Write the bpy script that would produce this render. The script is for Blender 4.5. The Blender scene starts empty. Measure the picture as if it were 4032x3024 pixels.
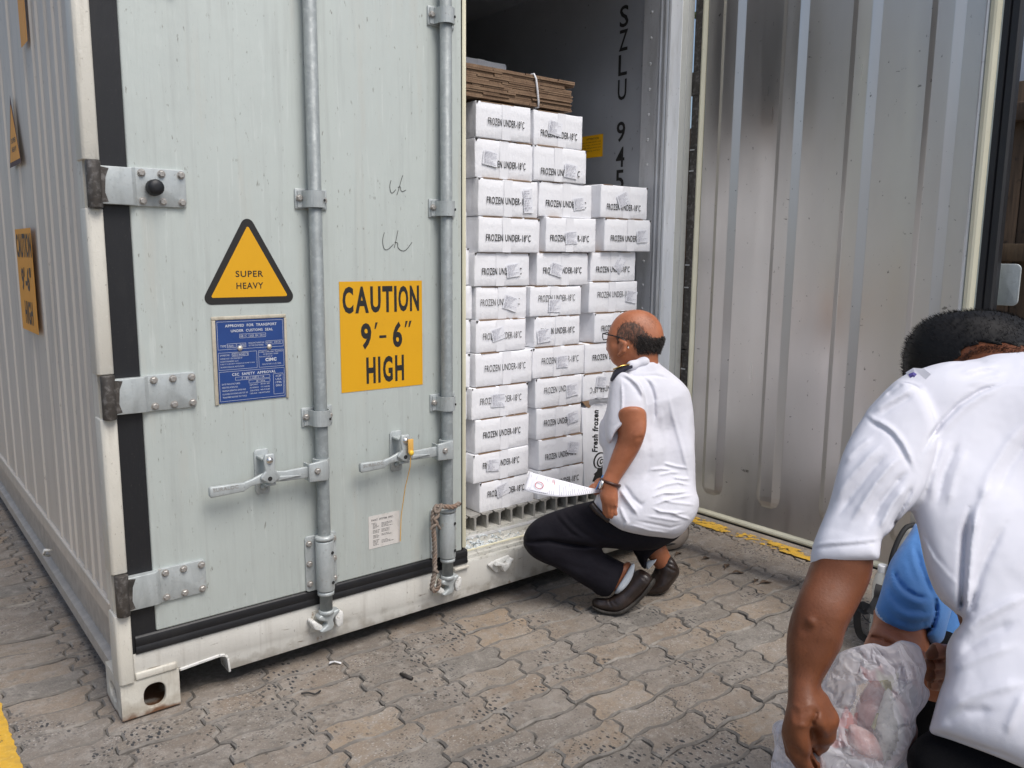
import bpy, bmesh, math, random
import numpy as np
from mathutils import Vector, Matrix

random.seed(7)
SC = bpy.context.scene
COL = SC.collection

# ------------------------------------------------------------------ camera
CP = np.array([-0.5014, -2.4165, 1.3591])            # eye height of somebody stooping a little
YAW, PITCH, ROLL, FPX = 0.67766, -0.15621, 0.00898, 3220.4

def basis():
    cy, sy, cp, sp = math.cos(YAW), math.sin(YAW), math.cos(PITCH), math.sin(PITCH)
    f = np.array([sy * cp, cy * cp, sp])
    r0 = np.array([cy, -sy, 0.0])
    u0 = np.cross(r0, f)
    cr, sr = math.cos(ROLL), math.sin(ROLL)
    return r0 * cr + u0 * sr, -r0 * sr + u0 * cr, f

CR, CU, CF = basis()
cam_d = bpy.data.cameras.new('camera')
cam = bpy.data.objects.new('camera', cam_d)
COL.objects.link(cam)
cam.matrix_world = Matrix(((CR[0], CU[0], -CF[0], CP[0]), (CR[1], CU[1], -CF[1], CP[1]),
                           (CR[2], CU[2], -CF[2], CP[2]), (0, 0, 0, 1)))
cam_d.sensor_width = 36.0
cam_d.lens = FPX / 4032.0 * 36.0
cam_d.clip_start, cam_d.clip_end = 0.02, 500.0
SC.camera = cam

# ------------------------------------------------------------------ daylight: hazy sky, one very soft sun
SUN_AZ, SUN_EL = math.radians(176.0), math.radians(58.0)     # from +Y, clockwise
W = bpy.data.worlds.new('World')
SC.world = W
W.use_nodes = True
nt = W.node_tree
sky = nt.nodes.new('ShaderNodeTexSky')
sky.sky_type = 'NISHITA'
sky.sun_disc = False
sky.sun_elevation = SUN_EL
sky.sun_rotation = SUN_AZ
sky.air_density = 1.0
sky.dust_density = 3.2
sky.ozone_density = 1.0
bg = nt.nodes['Background']
bg.inputs['Strength'].default_value = 0.085
nt.links.new(sky.outputs[0], bg.inputs['Color'])
sun_d = bpy.data.lights.new('sun', 'SUN')
sun_d.energy = 1.5
sun_d.angle = math.radians(32.0)
sun_d.color = (1.0, 0.975, 0.945)
sun = bpy.data.objects.new('sun', sun_d)
COL.objects.link(sun)
sun.location = (0, -4, 8)
sdir = Vector((math.sin(SUN_AZ) * math.cos(SUN_EL), math.cos(SUN_AZ) * math.cos(SUN_EL), math.sin(SUN_EL)))
sun.rotation_euler = sdir.to_track_quat('Z', 'Y').to_euler()
SC.view_settings.view_transform = 'Standard'
SC.view_settings.look = 'None'
SC.view_settings.exposure = 0.76
SC.view_settings.gamma = 1.0
SC.view_settings.use_curve_mapping = False
SC.render.engine = 'CYCLES'
SC.cycles.max_bounces = 8
SC.cycles.transparent_max_bounces = 12

# ------------------------------------------------------------------ mesh builder
def vec(a):
    return np.array(a, float)

def unit(a):
    a = np.asarray(a, float)
    return a / (np.linalg.norm(a) + 1e-12)

def perp(d):
    d = unit(d)
    a = np.array([0, 0, 1.0]) if abs(d[2]) < .9 else np.array([1.0, 0, 0])
    u = unit(np.cross(d, a))
    return u, np.cross(d, u)

class MB:
    def __init__(s):
        s.v, s.f = [], []

    def add(s, vs, fs):
        o = len(s.v)
        s.v += [tuple(map(float, p)) for p in vs]
        s.f += [tuple(i + o for i in f) for f in fs]
        return s

    def box(s, x0, x1, y0, y1, z0, z1):
        return s.add([(x0, y0, z0), (x1, y0, z0), (x1, y1, z0), (x0, y1, z0), (x0, y0, z1), (x1, y0, z1), (x1, y1, z1), (x0, y1, z1)],
                     [(0, 3, 2, 1), (4, 5, 6, 7), (0, 1, 5, 4), (1, 2, 6, 5), (2, 3, 7, 6), (3, 0, 4, 7)])

    def prism(s, poly, o, ax, ay, h):
        """poly of 2-D points in the frame o, ax, ay, extruded along h (a vector)"""
        o, ax, ay, h = vec(o), vec(ax), vec(ay), vec(h)
        n = len(poly)
        a = [o + ax * p[0] + ay * p[1] for p in poly]
        b = [p + h for p in a]
        fs = [tuple(range(n - 1, -1, -1)), tuple(range(n, 2 * n))]
        fs += [(i, (i + 1) % n, n + (i + 1) % n, n + i) for i in range(n)]
        return s.add(a + b, fs)

    def tube(s, pts, r, n=12, cap=True):
        pts = [vec(p) for p in pts]
        rs = r if isinstance(r, (list, tuple, np.ndarray)) else [r] * len(pts)
        vs, fs = [], []
        u = None
        for i, p in enumerate(pts):
            d = unit(pts[min(i + 1, len(pts) - 1)] - pts[max(i - 1, 0)])
            if u is None:
                u, w = perp(d)
            else:
                u = unit(u - d * np.dot(u, d))
                w = np.cross(d, u)
            for k in range(n):
                a = 2 * math.pi * k / n
                vs.append(p + (u * math.cos(a) + w * math.sin(a)) * rs[i])
        for i in range(len(pts) - 1):
            for k in range(n):
                fs.append((i * n + k, i * n + (k + 1) % n, (i + 1) * n + (k + 1) % n, (i + 1) * n + k))
        if cap:
            fs.append(tuple(range(n - 1, -1, -1)))
            fs.append(tuple((len(pts) - 1) * n + k for k in range(n)))
        return s.add(vs, fs)

    def ribbon(s, pts, w, nrm, t=0.0):
        """flat strip of width w along pts lying across nrm"""
        pts = [vec(p) for p in pts]
        nrm = vec(nrm)
        vs, fs = [], []
        ws = w if isinstance(w, (list, tuple)) else [w] * len(pts)
        for i, p in enumerate(pts):
            d = unit(pts[min(i + 1, len(pts) - 1)] - pts[max(i - 1, 0)])
            sd = unit(np.cross(d, nrm)) * ws[i] * .5
            vs += [p - sd, p + sd]
        for i in range(len(pts) - 1):
            fs.append((2 * i, 2 * i + 1, 2 * i + 3, 2 * i + 2))
        return s.add(vs, fs)

    def lathe(s, prof, o, axis, n=16):
        """prof: list of (radius, distance along axis)"""
        o, d = vec(o), unit(axis)
        u, w = perp(d)
        vs, fs = [], []
        for r, h in prof:
            for k in range(n):
                a = 2 * math.pi * k / n
                vs.append(o + d * h + (u * math.cos(a) + w * math.sin(a)) * r)
        for i in range(len(prof) - 1):
            for k in range(n):
                fs.append((i * n + k, i * n + (k + 1) % n, (i + 1) * n + (k + 1) % n, (i + 1) * n + k))
        fs.append(tuple(range(n - 1, -1, -1)))
        fs.append(tuple((len(prof) - 1) * n + k for k in range(n)))
        return s.add(vs, fs)

    def grid(s, P):
        """P: array (m,n,3)"""
        m, n = P.shape[:2]
        return s.add(P.reshape(-1, 3), [(i * n + j, i * n + j + 1, (i + 1) * n + j + 1, (i + 1) * n + j) for i in range(m - 1) for j in range(n - 1)])

    def build(s, name, mat, parent=None, loc=None, bevel=0, smooth=False, seg=2, solid=0):
        """world-space vertices -> object; a child keeps its parent's origin"""
        org = ORG.get(parent.name, vec((0, 0, 0))) if parent is not None else vec(loc if loc is not None else (0, 0, 0))
        me = bpy.data.meshes.new(name)
        me.from_pydata([tuple(vec(p) - org) for p in s.v], [], s.f)
        me.materials.append(mat)
        bm = bmesh.new()
        bm.from_mesh(me)
        bmesh.ops.recalc_face_normals(bm, faces=bm.faces)
        bm.to_mesh(me)
        bm.free()
        if smooth:
            me.polygons.foreach_set('use_smooth', [True] * len(me.polygons))
        return link(name, me, parent, org, bevel, seg, solid, smooth)

ORG = {}

def link(name, me, parent=None, org=(0, 0, 0), bevel=0, seg=2, solid=0, smooth=False):
    o = bpy.data.objects.new(name, me)
    COL.objects.link(o)
    if parent is not None:
        o.parent = parent
    else:
        o.location = org
    ORG[o.name] = vec(org)
    if solid:
        m = o.modifiers.new('solid', 'SOLIDIFY')
        m.thickness = solid
        m.offset = 0
    if bevel:
        m = o.modifiers.new('bevel', 'BEVEL')
        m.width = bevel
        m.segments = seg
        m.limit_method = 'ANGLE'
        m.angle_limit = math.radians(35)
        m.harden_normals = False
        me.polygons.foreach_set('use_smooth', [True] * len(me.polygons))
    if bevel or smooth == 'auto':
        for e in me.edges:
            pass
    return o

def tag(o, label=None, cat=None, group=None, kind=None):
    if label: o['label'] = label
    if cat: o['category'] = cat
    if group: o['group'] = group
    if kind: o['kind'] = kind
    return o

def empty(name, loc, label, cat, group=None):
    o = bpy.data.objects.new(name, None)
    COL.objects.link(o)
    o.location = loc
    o.empty_display_size = .1
    ORG[o.name] = vec(loc)
    return tag(o, label, cat, group)

def place(name, me, parent, p, rot=None, scale=None):
    """share mesh data: an object at world point p under parent (parents are never rotated unless given local p)"""
    o = bpy.data.objects.new(name, me)
    COL.objects.link(o)
    base = ORG.get(parent.name, vec((0, 0, 0))) if parent is not None else vec((0, 0, 0))
    o.parent = parent
    o.location = tuple(vec(p) - base)
    if rot is not None: o.rotation_euler = rot
    if scale is not None: o.scale = scale
    ORG[o.name] = vec(p)
    return o

# ------------------------------------------------------------------ materials
def M(name, col, rough=.5, metal=0., layers=(), bump=None, spec=.5, coord='Object', rvar=None, sss=0, vary=None, sheen=0):
    m = bpy.data.materials.new(name)
    m.use_nodes = True
    t = m.node_tree
    b = t.nodes['Principled BSDF']
    b.inputs['Roughness'].default_value = rough
    b.inputs['Metallic'].default_value = metal
    b.inputs['Specular IOR Level'].default_value = spec
    if sss:
        b.inputs['Subsurface Weight'].default_value = sss
        b.inputs['Subsurface Radius'].default_value = (.012, .005, .003)
        b.inputs['Subsurface Scale'].default_value = .6
    if sheen: b.inputs['Sheen Weight'].default_value = sheen
    tc = t.nodes.new('ShaderNodeTexCoord')
    geo = t.nodes.new('ShaderNodeNewGeometry')

    def tex(kind, scale, detail=4, cd=None):
        mp = t.nodes.new('ShaderNodeMapping')
        mp.inputs['Scale'].default_value = scale if isinstance(scale, tuple) else (scale,) * 3
        t.links.new(geo.outputs['Position'] if (cd or coord) == 'World' else tc.outputs[cd or coord], mp.inputs[0])
        if kind == 'zlow':                      # 1 at the foot, 0 a little higher: grime that creeps up
            sx = t.nodes.new('ShaderNodeSeparateXYZ')
            t.links.new(mp.outputs[0], sx.inputs[0])
            nn = t.nodes.new('ShaderNodeTexNoise')
            nn.inputs['Scale'].default_value = 22
            nn.inputs['Detail'].default_value = 5
            t.links.new(tc.outputs['Object'], nn.inputs['Vector'])
            ms = t.nodes.new('ShaderNodeMath')
            ms.operation = 'MULTIPLY_ADD'
            t.links.new(nn.outputs['Fac'], ms.inputs[0])
            ms.inputs[1].default_value = -1.4
            t.links.new(sx.outputs[2], ms.inputs[2])
            return ms.outputs[0]
        if kind == 'voronoi':
            n = t.nodes.new('ShaderNodeTexVoronoi')
            n.inputs['Scale'].default_value = 1
            out = n.outputs['Distance']
        elif kind == 'cell':
            n = t.nodes.new('ShaderNodeTexVoronoi')
            n.inputs['Scale'].default_value = 1
            sp = t.nodes.new('ShaderNodeSeparateColor')
            t.links.new(n.outputs['Color'], sp.inputs[0])
            t.links.new(mp.outputs[0], n.inputs['Vector'])
            return sp.outputs[0]
        else:
            n = t.nodes.new('ShaderNodeTexNoise')
            n.inputs['Scale'].default_value = 1
            n.inputs['Detail'].default_value = 1.0 if kind == 'soft' else detail
            n.inputs['Roughness'].default_value = .6
            out = n.outputs['Fac']
        t.links.new(mp.outputs[0], n.inputs['Vector'])
        return out

    def ramp(out, lo, hi, a=0., b_=1.):
        r = t.nodes.new('ShaderNodeMapRange')
        r.inputs['From Min'].default_value, r.inputs['From Max'].default_value = lo, hi
        r.inputs['To Min'].default_value, r.inputs['To Max'].default_value = a, b_
        t.links.new(out, r.inputs[0])
        return r.outputs[0]

    def mix(fac, a, bcol):
        x = t.nodes.new('ShaderNodeMix')
        x.data_type = 'RGBA'
        t.links.new(fac, x.inputs[0])
        if isinstance(a, tuple): x.inputs[6].default_value = a + (1,)
        else: t.links.new(a, x.inputs[6])
        if isinstance(bcol, tuple): x.inputs[7].default_value = bcol + (1,)
        else: t.links.new(bcol, x.inputs[7])
        return x.outputs[2]

    cur = col
    if vary:                                   # colour of each separate piece
        oi = t.nodes.new('ShaderNodeObjectInfo')
        r = t.nodes.new('ShaderNodeValToRGB')
        els = r.color_ramp.elements
        els[0].color = vary[0] + (1,)
        els[1].color = vary[-1] + (1,)
        for i, c in enumerate(vary[1:-1]):
            e = els.new((i + 1) / (len(vary) - 1))
            e.color = c + (1,)
        t.links.new(oi.outputs['Random'], r.inputs[0])
        cur = r.outputs[0]
    for L in layers:
        kind, scale, lo, hi, c, fac = L[:6]
        f = ramp(tex(kind, scale, L[6] if len(L) > 6 and L[6] else 4, L[7] if len(L) > 7 else None), lo, hi, 0, fac)
        if len(L) > 8:                          # second noise masks the first
            k2, s2, lo2, hi2 = L[8]
            mm = t.nodes.new('ShaderNodeMath')
            mm.operation = 'MULTIPLY'
            t.links.new(f, mm.inputs[0])
            t.links.new(ramp(tex(k2, s2, 3, L[7]), lo2, hi2), mm.inputs[1])
            f = mm.outputs[0]
        cur = mix(f, cur, c)
    if isinstance(cur, tuple): b.inputs['Base Color'].default_value = cur + (1,)
    else: t.links.new(cur, b.inputs['Base Color'])
    if rvar:
        t.links.new(ramp(tex('noise', rvar[0], 4), .3, .7, rvar[1], rvar[2]), b.inputs['Roughness'])
    if bump:
        prev = None
        for sc_, st, kind in (bump if isinstance(bump, list) else [bump]):
            bn = t.nodes.new('ShaderNodeBump')
            bn.inputs['Strength'].default_value = 1.0
            bn.inputs['Distance'].default_value = st
            t.links.new(tex(kind, sc_, 5), bn.inputs['Height'])
            if prev: t.links.new(prev, bn.inputs['Normal'])
            prev = bn.outputs[0]
        t.links.new(prev, b.inputs['Normal'])
    return m

# ------------------------------------------------------------------ lettering
_txt = {}

def text_geo(s, bold=0., shear=0.):
    key = (s, bold, shear)
    if key not in _txt:
        cu = bpy.data.curves.new('t', 'FONT')
        cu.body = s
        cu.offset = bold
        cu.shear = shear
        cu.space_character = 1.12 if bold > 0 else 1.06
        cu.resolution_u = 3
        ob = bpy.data.objects.new('t', cu)
        COL.objects.link(ob)
        dg = bpy.context.evaluated_depsgraph_get()
        me = bpy.data.meshes.new_from_object(ob.evaluated_get(dg))
        v = np.zeros(len(me.vertices) * 3)
        me.vertices.foreach_get('co', v)
        v = v.reshape(-1, 3)[:, :2]
        fs = [tuple(p.vertices) for p in me.polygons]
        COL.objects.unlink(ob)
        bpy.data.objects.remove(ob)
        bpy.data.curves.remove(cu)
        bpy.data.meshes.remove(me)
        lo, hi = v.min(0), v.max(0)
        _txt[key] = ((v - lo) / (hi - lo), fs)
    return _txt[key]

def write(mb, s, o, r, u, w, h, bold=0., shear=0.):
    """letters filling the w x h box whose lower left corner is o"""
    v, fs = text_geo(s, bold, shear)
    o, r, u = vec(o), vec(r), vec(u)
    return mb.add([o + r * (a * w) + u * (b * h) for a, b in v], fs)
# ------------------------------------------------------------------ figures and soft shapes: distance fields -> surface nets
# built in camera-aligned metres (right, up, depth) and turned into world space at the end
def V(px, py, z):
    return np.array([(px - 2016.) / FPX * z, -(py - 1512.) / FPX * z, z])

def to_world(q):
    return CP + q[:, :1] * CR + q[:, 1:2] * CU + q[:, 2:3] * CF

DOWN = np.array([-CR[2], -CU[2], -CF[2]])            # world down, camera-aligned

def zground(px, py):
    d = CF + CR * (px - 2016.) / FPX - CU * (py - 1512.) / FPX
    return -CP[2] / d[2]

def smin(a, b, k):
    if k <= 0: return np.minimum(a, b)
    h = np.clip(.5 + .5 * (b - a) / k, 0, 1)
    return b + (a - b) * h - k * h * (1 - h)

def smax(a, b, k):
    return -smin(-a, -b, k)

def rc(a, b, r1, r2):
    a, b = vec(a), vec(b)
    def f(q):
        ba = b - a
        t = np.clip(((q - a) @ ba) / (ba @ ba + 1e-12), 0, 1)
        return np.linalg.norm(q - a - t[:, None] * ba, axis=1) - (r1 + (r2 - r1) * t)
    f.lo = np.minimum(a - r1, b - r2)
    f.hi = np.maximum(a + r1, b + r2)
    return f

def ell(c, r, rot=0., yaw=0.):
    """ellipsoid, radii along right, up, depth; rot tilts in the picture plane, yaw turns about up"""
    c, r = vec(c), vec(r)
    cr, sr = math.cos(rot), math.sin(rot)
    cy, sy = math.cos(yaw), math.sin(yaw)
    A = np.array([[cr, sr, 0], [-sr, cr, 0], [0, 0, 1]]) @ np.array([[cy, 0, sy], [0, 1, 0], [-sy, 0, cy]])
    def f(q):
        p = (q - c) @ A.T
        k0 = np.linalg.norm(p / r, axis=1)
        k1 = np.linalg.norm(p / (r * r), axis=1) + 1e-9
        return k0 * (k0 - 1) / k1
    m = max(r)
    f.lo, f.hi = c - m, c + m
    return f

def chaikin(P, n=2):
    P = np.asarray(P, float)
    for _ in range(n):
        Q = np.roll(P, -1, 0)
        P = np.stack([P * .75 + Q * .25, P * .25 + Q * .75], 1).reshape(-1, 2)
    return P

class Raster:
    """2-D lookup over the directions seen from the eye"""
    def __init__(s, lo, hi, st):
        s.lo, s.st = np.floor(np.array(lo)), st
        s.n = np.ceil((np.array(hi) - s.lo) / st).astype(int) + 2
        X, Y = np.meshgrid(np.arange(s.n[0]) * st + s.lo[0], np.arange(s.n[1]) * st + s.lo[1], indexing='ij')
        s.pts = np.stack([X.ravel(), Y.ravel()], 1)
        s.val = None

    def get(s, q):
        z = np.maximum(q[:, 2], .05)
        u = (2016 + FPX * q[:, 0] / z - s.lo[0]) / s.st
        v = (1512 - FPX * q[:, 1] / z - s.lo[1]) / s.st
        uc, vc = np.clip(u, 0, s.n[0] - 1.001), np.clip(v, 0, s.n[1] - 1.001)
        out = np.hypot(u - uc, v - vc) * s.st
        i, j = uc.astype(int), vc.astype(int)
        a, b = uc - i, vc - j
        G = s.val
        g = (G[i, j] * (1 - a) * (1 - b) + G[i + 1, j] * a * (1 - b) + G[i, j + 1] * (1 - a) * b + G[i + 1, j + 1] * a * b)
        return g, out, z / FPX

def seg_dist(P, a, b):
    ba = b - a
    t = np.clip(((P - a) @ ba) / (ba @ ba + 1e-9), 0, 1)
    return np.linalg.norm(P - a - t[:, None] * ba, axis=1), t

def outline(poly, step=4, smooth=2):
    """how far inside (-) or outside (+) an outline a direction is"""
    P = chaikin(poly, smooth) if smooth else np.asarray(poly, float)
    R = Raster(P.min(0) - 120, P.max(0) + 120, step)
    d = np.full(len(R.pts), 1e9)
    ins = np.zeros(len(R.pts), bool)
    x, y = R.pts[:, 0], R.pts[:, 1]
    for i in range(len(P)):
        a, b = P[i], P[(i + 1) % len(P)]
        d = np.minimum(d, seg_dist(R.pts, a, b)[0])
        c = (a[1] > y) != (b[1] > y)
        if abs(b[1] - a[1]) > 1e-9:
            ins ^= c & (x < (b[0] - a[0]) * (y - a[1]) / (b[1] - a[1]) + a[0])
    R.val = np.where(ins, -d, d).reshape(R.n)
    def f(q):
        g, o, m = R.get(q)
        return (g + o) * m
    return f

def creases(strokes, step=4):
    """strokes: (points, width px, height m) -> relief, tapering towards the ends; + is a ridge"""
    A = np.concatenate([np.asarray(s[0], float) for s in strokes])
    wm = max(s[1] for s in strokes) * 3
    R = Raster(A.min(0) - wm, A.max(0) + wm, step)
    H = np.zeros(len(R.pts))
    for pts, w, h in strokes:
        pts = np.asarray(pts, float)
        L = np.concatenate([[0], np.cumsum(np.linalg.norm(np.diff(pts, axis=0), axis=1))])
        best = np.full(len(R.pts), 1e9)
        tt = np.zeros(len(R.pts))
        for i in range(len(pts) - 1):
            d, t = seg_dist(R.pts, pts[i], pts[i + 1])
            k = d < best
            best[k] = d[k]
            tt[k] = ((L[i] + t * (L[i + 1] - L[i])) / L[-1])[k]
        taper = np.clip(np.minimum(tt, 1 - tt) * 5, 0.15, 1)
        H += h * np.exp(-(best / (w * (.5 + .5 * taper))) ** 2) * taper
    R.val = H.reshape(R.n)
    def f(q):
        g, o, m = R.get(q)
        return np.where(o > 0, 0, g)
    return f

def ripple(amp, freq, seed, stretch=(1, 1, 1)):
    rng = np.random.RandomState(seed)
    K = rng.normal(size=(7, 3)) * freq * np.array(stretch)
    K2 = rng.normal(size=(7, 3)) * freq * .6
    ph = rng.uniform(0, 6.28, (7, 2))
    def f(q):
        d = 0
        for i in range(7):
            d = d + np.sin(q @ K[i] + ph[i, 0] + 1.4 * np.sin(q @ K2[i] + ph[i, 1]))
        return amp * d / 3.0
    return f

def blend(prims, k=.02, sil=None, ks=.012, relief=None, noise=None, clip=None, grow=0.):
    """soft union of prims, trimmed to an outline, with folds"""
    def f(q):
        d = prims[0](q)
        for p in prims[1:]:
            d = smin(d, p(q), k)
        d = d - grow
        if sil is not None: d = smax(d, sil(q), ks)
        if relief is not None:
            for r in (relief if isinstance(relief, list) else [relief]): d = d - r(q)
        if noise is not None: d = d + noise(q)
        if clip is not None:
            for c in clip: d = np.maximum(d, c(q))
        return d
    f.lo = np.min([p.lo for p in prims], 0) - grow
    f.hi = np.max([p.hi for p in prims], 0) + grow
    return f

def union(fs, k=.0):
    def f(q):
        d = fs[0](q)
        for g in fs[1:]: d = smin(d, g(q), k)
        return d
    f.lo = np.min([g.lo for g in fs], 0)
    f.hi = np.max([g.hi for g in fs], 0)
    return f

def above(z0):
    def f(q):
        return z0 - (CP[2] + q[:, 0] * CR[2] + q[:, 1] * CU[2] + q[:, 2] * CF[2])
    return f

def half(p, n):
    """keep the side of the plane through p that n points away from"""
    p, n = vec(p), unit(n)
    return lambda q: (q - p) @ n

def nets(f, h, B=8):
    lo, hi = f.lo - 3 * h, f.hi + 3 * h
    S = B * h
    nb = np.ceil((hi - lo) / S).astype(int)
    I = np.stack(np.meshgrid(*[np.arange(n) for n in nb], indexing='ij'), -1).reshape(-1, 3)
    d = f(lo + (I + .5) * S)
    I = I[np.abs(d) < S * .87 * 1.25 + .012]
    c9 = np.stack(np.meshgrid(*[np.arange(B + 1)] * 3, indexing='ij'), -1).reshape(-1, 3)
    val = []
    for k in range(0, len(I), 400):
        q = lo + ((I[k:k + 400, None, :] * B + c9[None]) * h).reshape(-1, 3)
        val.append(f(q).reshape(-1, B + 1, B + 1, B + 1))
    D = np.concatenate(val)
    cells, corners = [], []
    ins = D < 0
    s8 = [(a, b, c) for a in (0, 1) for b in (0, 1) for c in (0, 1)]
    cnt = sum(ins[:, a:a + B, b:b + B, c:c + B].astype(np.int8) for a, b, c in s8)
    w = np.argwhere((cnt > 0) & (cnt < 8))
    C = I[w[:, 0]] * B + w[:, 1:]
    vals = np.stack([D[w[:, 0], w[:, 1] + a, w[:, 2] + b, w[:, 3] + c] for a, b, c in s8], 1)
    pos = np.zeros((len(w), 3))
    n = np.zeros(len(w))
    s8a = np.array(s8, float)
    for i in range(8):
        for ax in range(3):
            j = i | (4 >> ax)
            if j == i: continue
            a, b = vals[:, i], vals[:, j]
            m = (a < 0) != (b < 0)
            t = np.where(m, a / (a - b + 1e-12), 0)
            pos += np.where(m[:, None], s8a[i] + t[:, None] * (s8a[j] - s8a[i]), 0)
            n += m
    pos = lo + (C + pos / n[:, None]) * h
    N = nb * B + 2
    key = (C[:, 0].astype(np.int64) * N[1] + C[:, 1]) * N[2] + C[:, 2]
    o = np.argsort(key)
    ks = key[o]
    def find(cc):
        k = (cc[:, 0].astype(np.int64) * N[1] + cc[:, 1]) * N[2] + cc[:, 2]
        p = np.clip(np.searchsorted(ks, k), 0, len(ks) - 1)
        return np.where(ks[p] == k, o[p], -1)
    faces = []
    for ax in range(3):
        j = 4 >> ax
        a, b = vals[:, 0] < 0, vals[:, j] < 0
        m = np.nonzero(a != b)[0]
        e1, e2 = np.eye(3, dtype=int)[(ax + 1) % 3], np.eye(3, dtype=int)[(ax + 2) % 3]
        q = np.stack([find(C[m] - e1 - e2), find(C[m] - e2), m, find(C[m] - e1)], 1)
        ok = (q >= 0).all(1)
        q, fl = q[ok], a[m][ok]
        q[~fl] = q[~fl][:, ::-1]
        faces.append(q)
    return pos, np.concatenate(faces)

def relax(P, Fc, it, lam=.5):
    for _ in range(it):
        acc = np.zeros_like(P)
        n = np.zeros(len(P))
        for i in range(4):
            a, b = Fc[:, i], Fc[:, (i + 1) % 4]
            np.add.at(acc, a, P[b]); np.add.at(n, a, 1)
            np.add.at(acc, b, P[a]); np.add.at(n, b, 1)
        P = P + lam * (acc / np.maximum(n, 1)[:, None] - P)
    return P

def soft(name, f, h, mat, parent=None, loc=None, smooth=1, mats=None, pick=None):
    P, Fc = nets(f, h)
    if smooth: P = relax(P, Fc, smooth)
    Wd = to_world(P)
    org = ORG[parent.name] if parent is not None else vec(loc)
    me = bpy.data.meshes.new(name)
    me.vertices.add(len(Wd))
    me.vertices.foreach_set('co', (Wd - org).ravel())
    me.loops.add(len(Fc) * 4)
    me.loops.foreach_set('vertex_index', Fc.ravel().astype(np.int32))
    me.polygons.add(len(Fc))
    me.polygons.foreach_set('loop_start', np.arange(len(Fc), dtype=np.int32) * 4)
    me.polygons.foreach_set('loop_total', np.full(len(Fc), 4, np.int32))
    me.polygons.foreach_set('use_smooth', np.ones(len(Fc), bool))
    me.materials.append(mat)
    if mats:
        for m in mats: me.materials.append(m)
        me.polygons.foreach_set('material_index', pick(P[Fc].mean(1)).astype(np.int32))
    me.update()
    me.validate()
    o = link(name, me, parent, org)
    return o, P, Fc

def strands(P, Fc, mask, n, length, lean, seed, width=.0006, lift=1.0):
    """short tapered hairs standing off a surface"""
    rng = np.random.RandomState(seed)
    A = P[Fc]
    c = A.mean(1)
    nr = np.cross(A[:, 2] - A[:, 0], A[:, 3] - A[:, 1])
    nr /= np.linalg.norm(nr, axis=1)[:, None] + 1e-12
    idx = np.nonzero(mask(c))[0]
    idx = idx[rng.randint(0, len(idx), n)]
    w = rng.dirichlet((1, 1, 1, 1), n)
    base = (A[idx] * w[:, :, None]).sum(1)
    d = nr[idx] * lift + rng.normal(size=(n, 3)) * .35 * min(1, lift + .3) + np.array(lean)
    d /= np.linalg.norm(d, axis=1)[:, None]
    L = length * rng.uniform(.5, 1.15, n)[:, None]
    sd = np.cross(d, rng.normal(size=(n, 3)))
    sd = sd / np.linalg.norm(sd, axis=1)[:, None] * width
    tip = base + d * L * .6 + (d + np.array(lean) * .8) * L * .4
    v = np.stack([base - sd, base + sd, base + d * L * .55 + sd * .8, base + d * L * .55 - sd * .8, tip], 1).reshape(-1, 3)
    i = np.arange(n) * 5
    fs = [(k, k + 1, k + 2, k + 3) for k in i] + [(k + 3, k + 2, k + 4) for k in i]
    return to_world(v), fs
# ------------------------------------------------------------------ ground: block paving on sand
m_sand = M('joint_sand', (.20, .185, .16), .95, layers=[('noise', 2.2, .35, .7, (.13, .12, .105), .7), ('noise', 60, .4, .7, (.34, .32, .29), .6)], bump=[(220, .003, 'noise'), (40, .004, 'noise')], coord='World')
m_paver = M('paving_concrete', (.27, .24, .205), .88, coord='World',
            vary=[(0.220, 0.191, 0.160), (0.292, 0.223, 0.160), (0.253, 0.205, 0.160), (0.189, 0.172, 0.150), (0.330, 0.246, 0.166), (0.226, 0.191, 0.157), (0.275, 0.223, 0.171)],
            layers=[('noise', 1.7, .35, .72, (.125, .114, .102), .65), ('noise', (6, 9, 6), .45, .75, (.33, .30, .265), .6), ('noise', 24, .5, .72, (.31, .285, .25), .8),
                    ('noise', 30, .56, .72, (.13, .12, .11), .6), ('noise', 130, .55, .75, (.14, .13, .12), .55), ('noise', 190, .56, .74, (.46, .43, .38), .55),
                    ('voronoi', (70, 40, 52), .34, .27, (.030, .032, .036), .95, None, 'World', ('noise', 3.1, .515, .60)),
                    ('voronoi', (84, 118, 92), .30, .23, (.05, .05, .05), .85, None, 'World', ('noise', 4.0, .52, .61)),
                    ('voronoi', (38, 48, 44), .20, .16, (.045, .04, .036), .85, None, 'World', ('noise', 1.6, .46, .6)), ('voronoi', (80, 95, 90), .26, .2, (.42, .40, .37), .7, None, 'World', ('noise', 4.4, .5, .62))],
            bump=[(70, .004, 'noise'), (260, .0022, 'noise')])
m_edge = M('paver_edge_dust', (.165, .150, .132), .95, coord='World', layers=[('noise', 6, .50, .66, (.31, .285, .25), .8), ('noise', 60, .5, .72, (.12, .11, .10), .6)], bump=[(90, .004, 'noise')])
ground = MB().add([(-60, -60, -.013), (60, -60, -.013), (60, 60, -.013), (-60, 60, -.013)], [(0, 1, 2, 3)]).build('ground', m_sand, loc=(0, 0, 0))
tag(ground, 'brown grey block paving with sand filled joints around the container', kind='structure')

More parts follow.
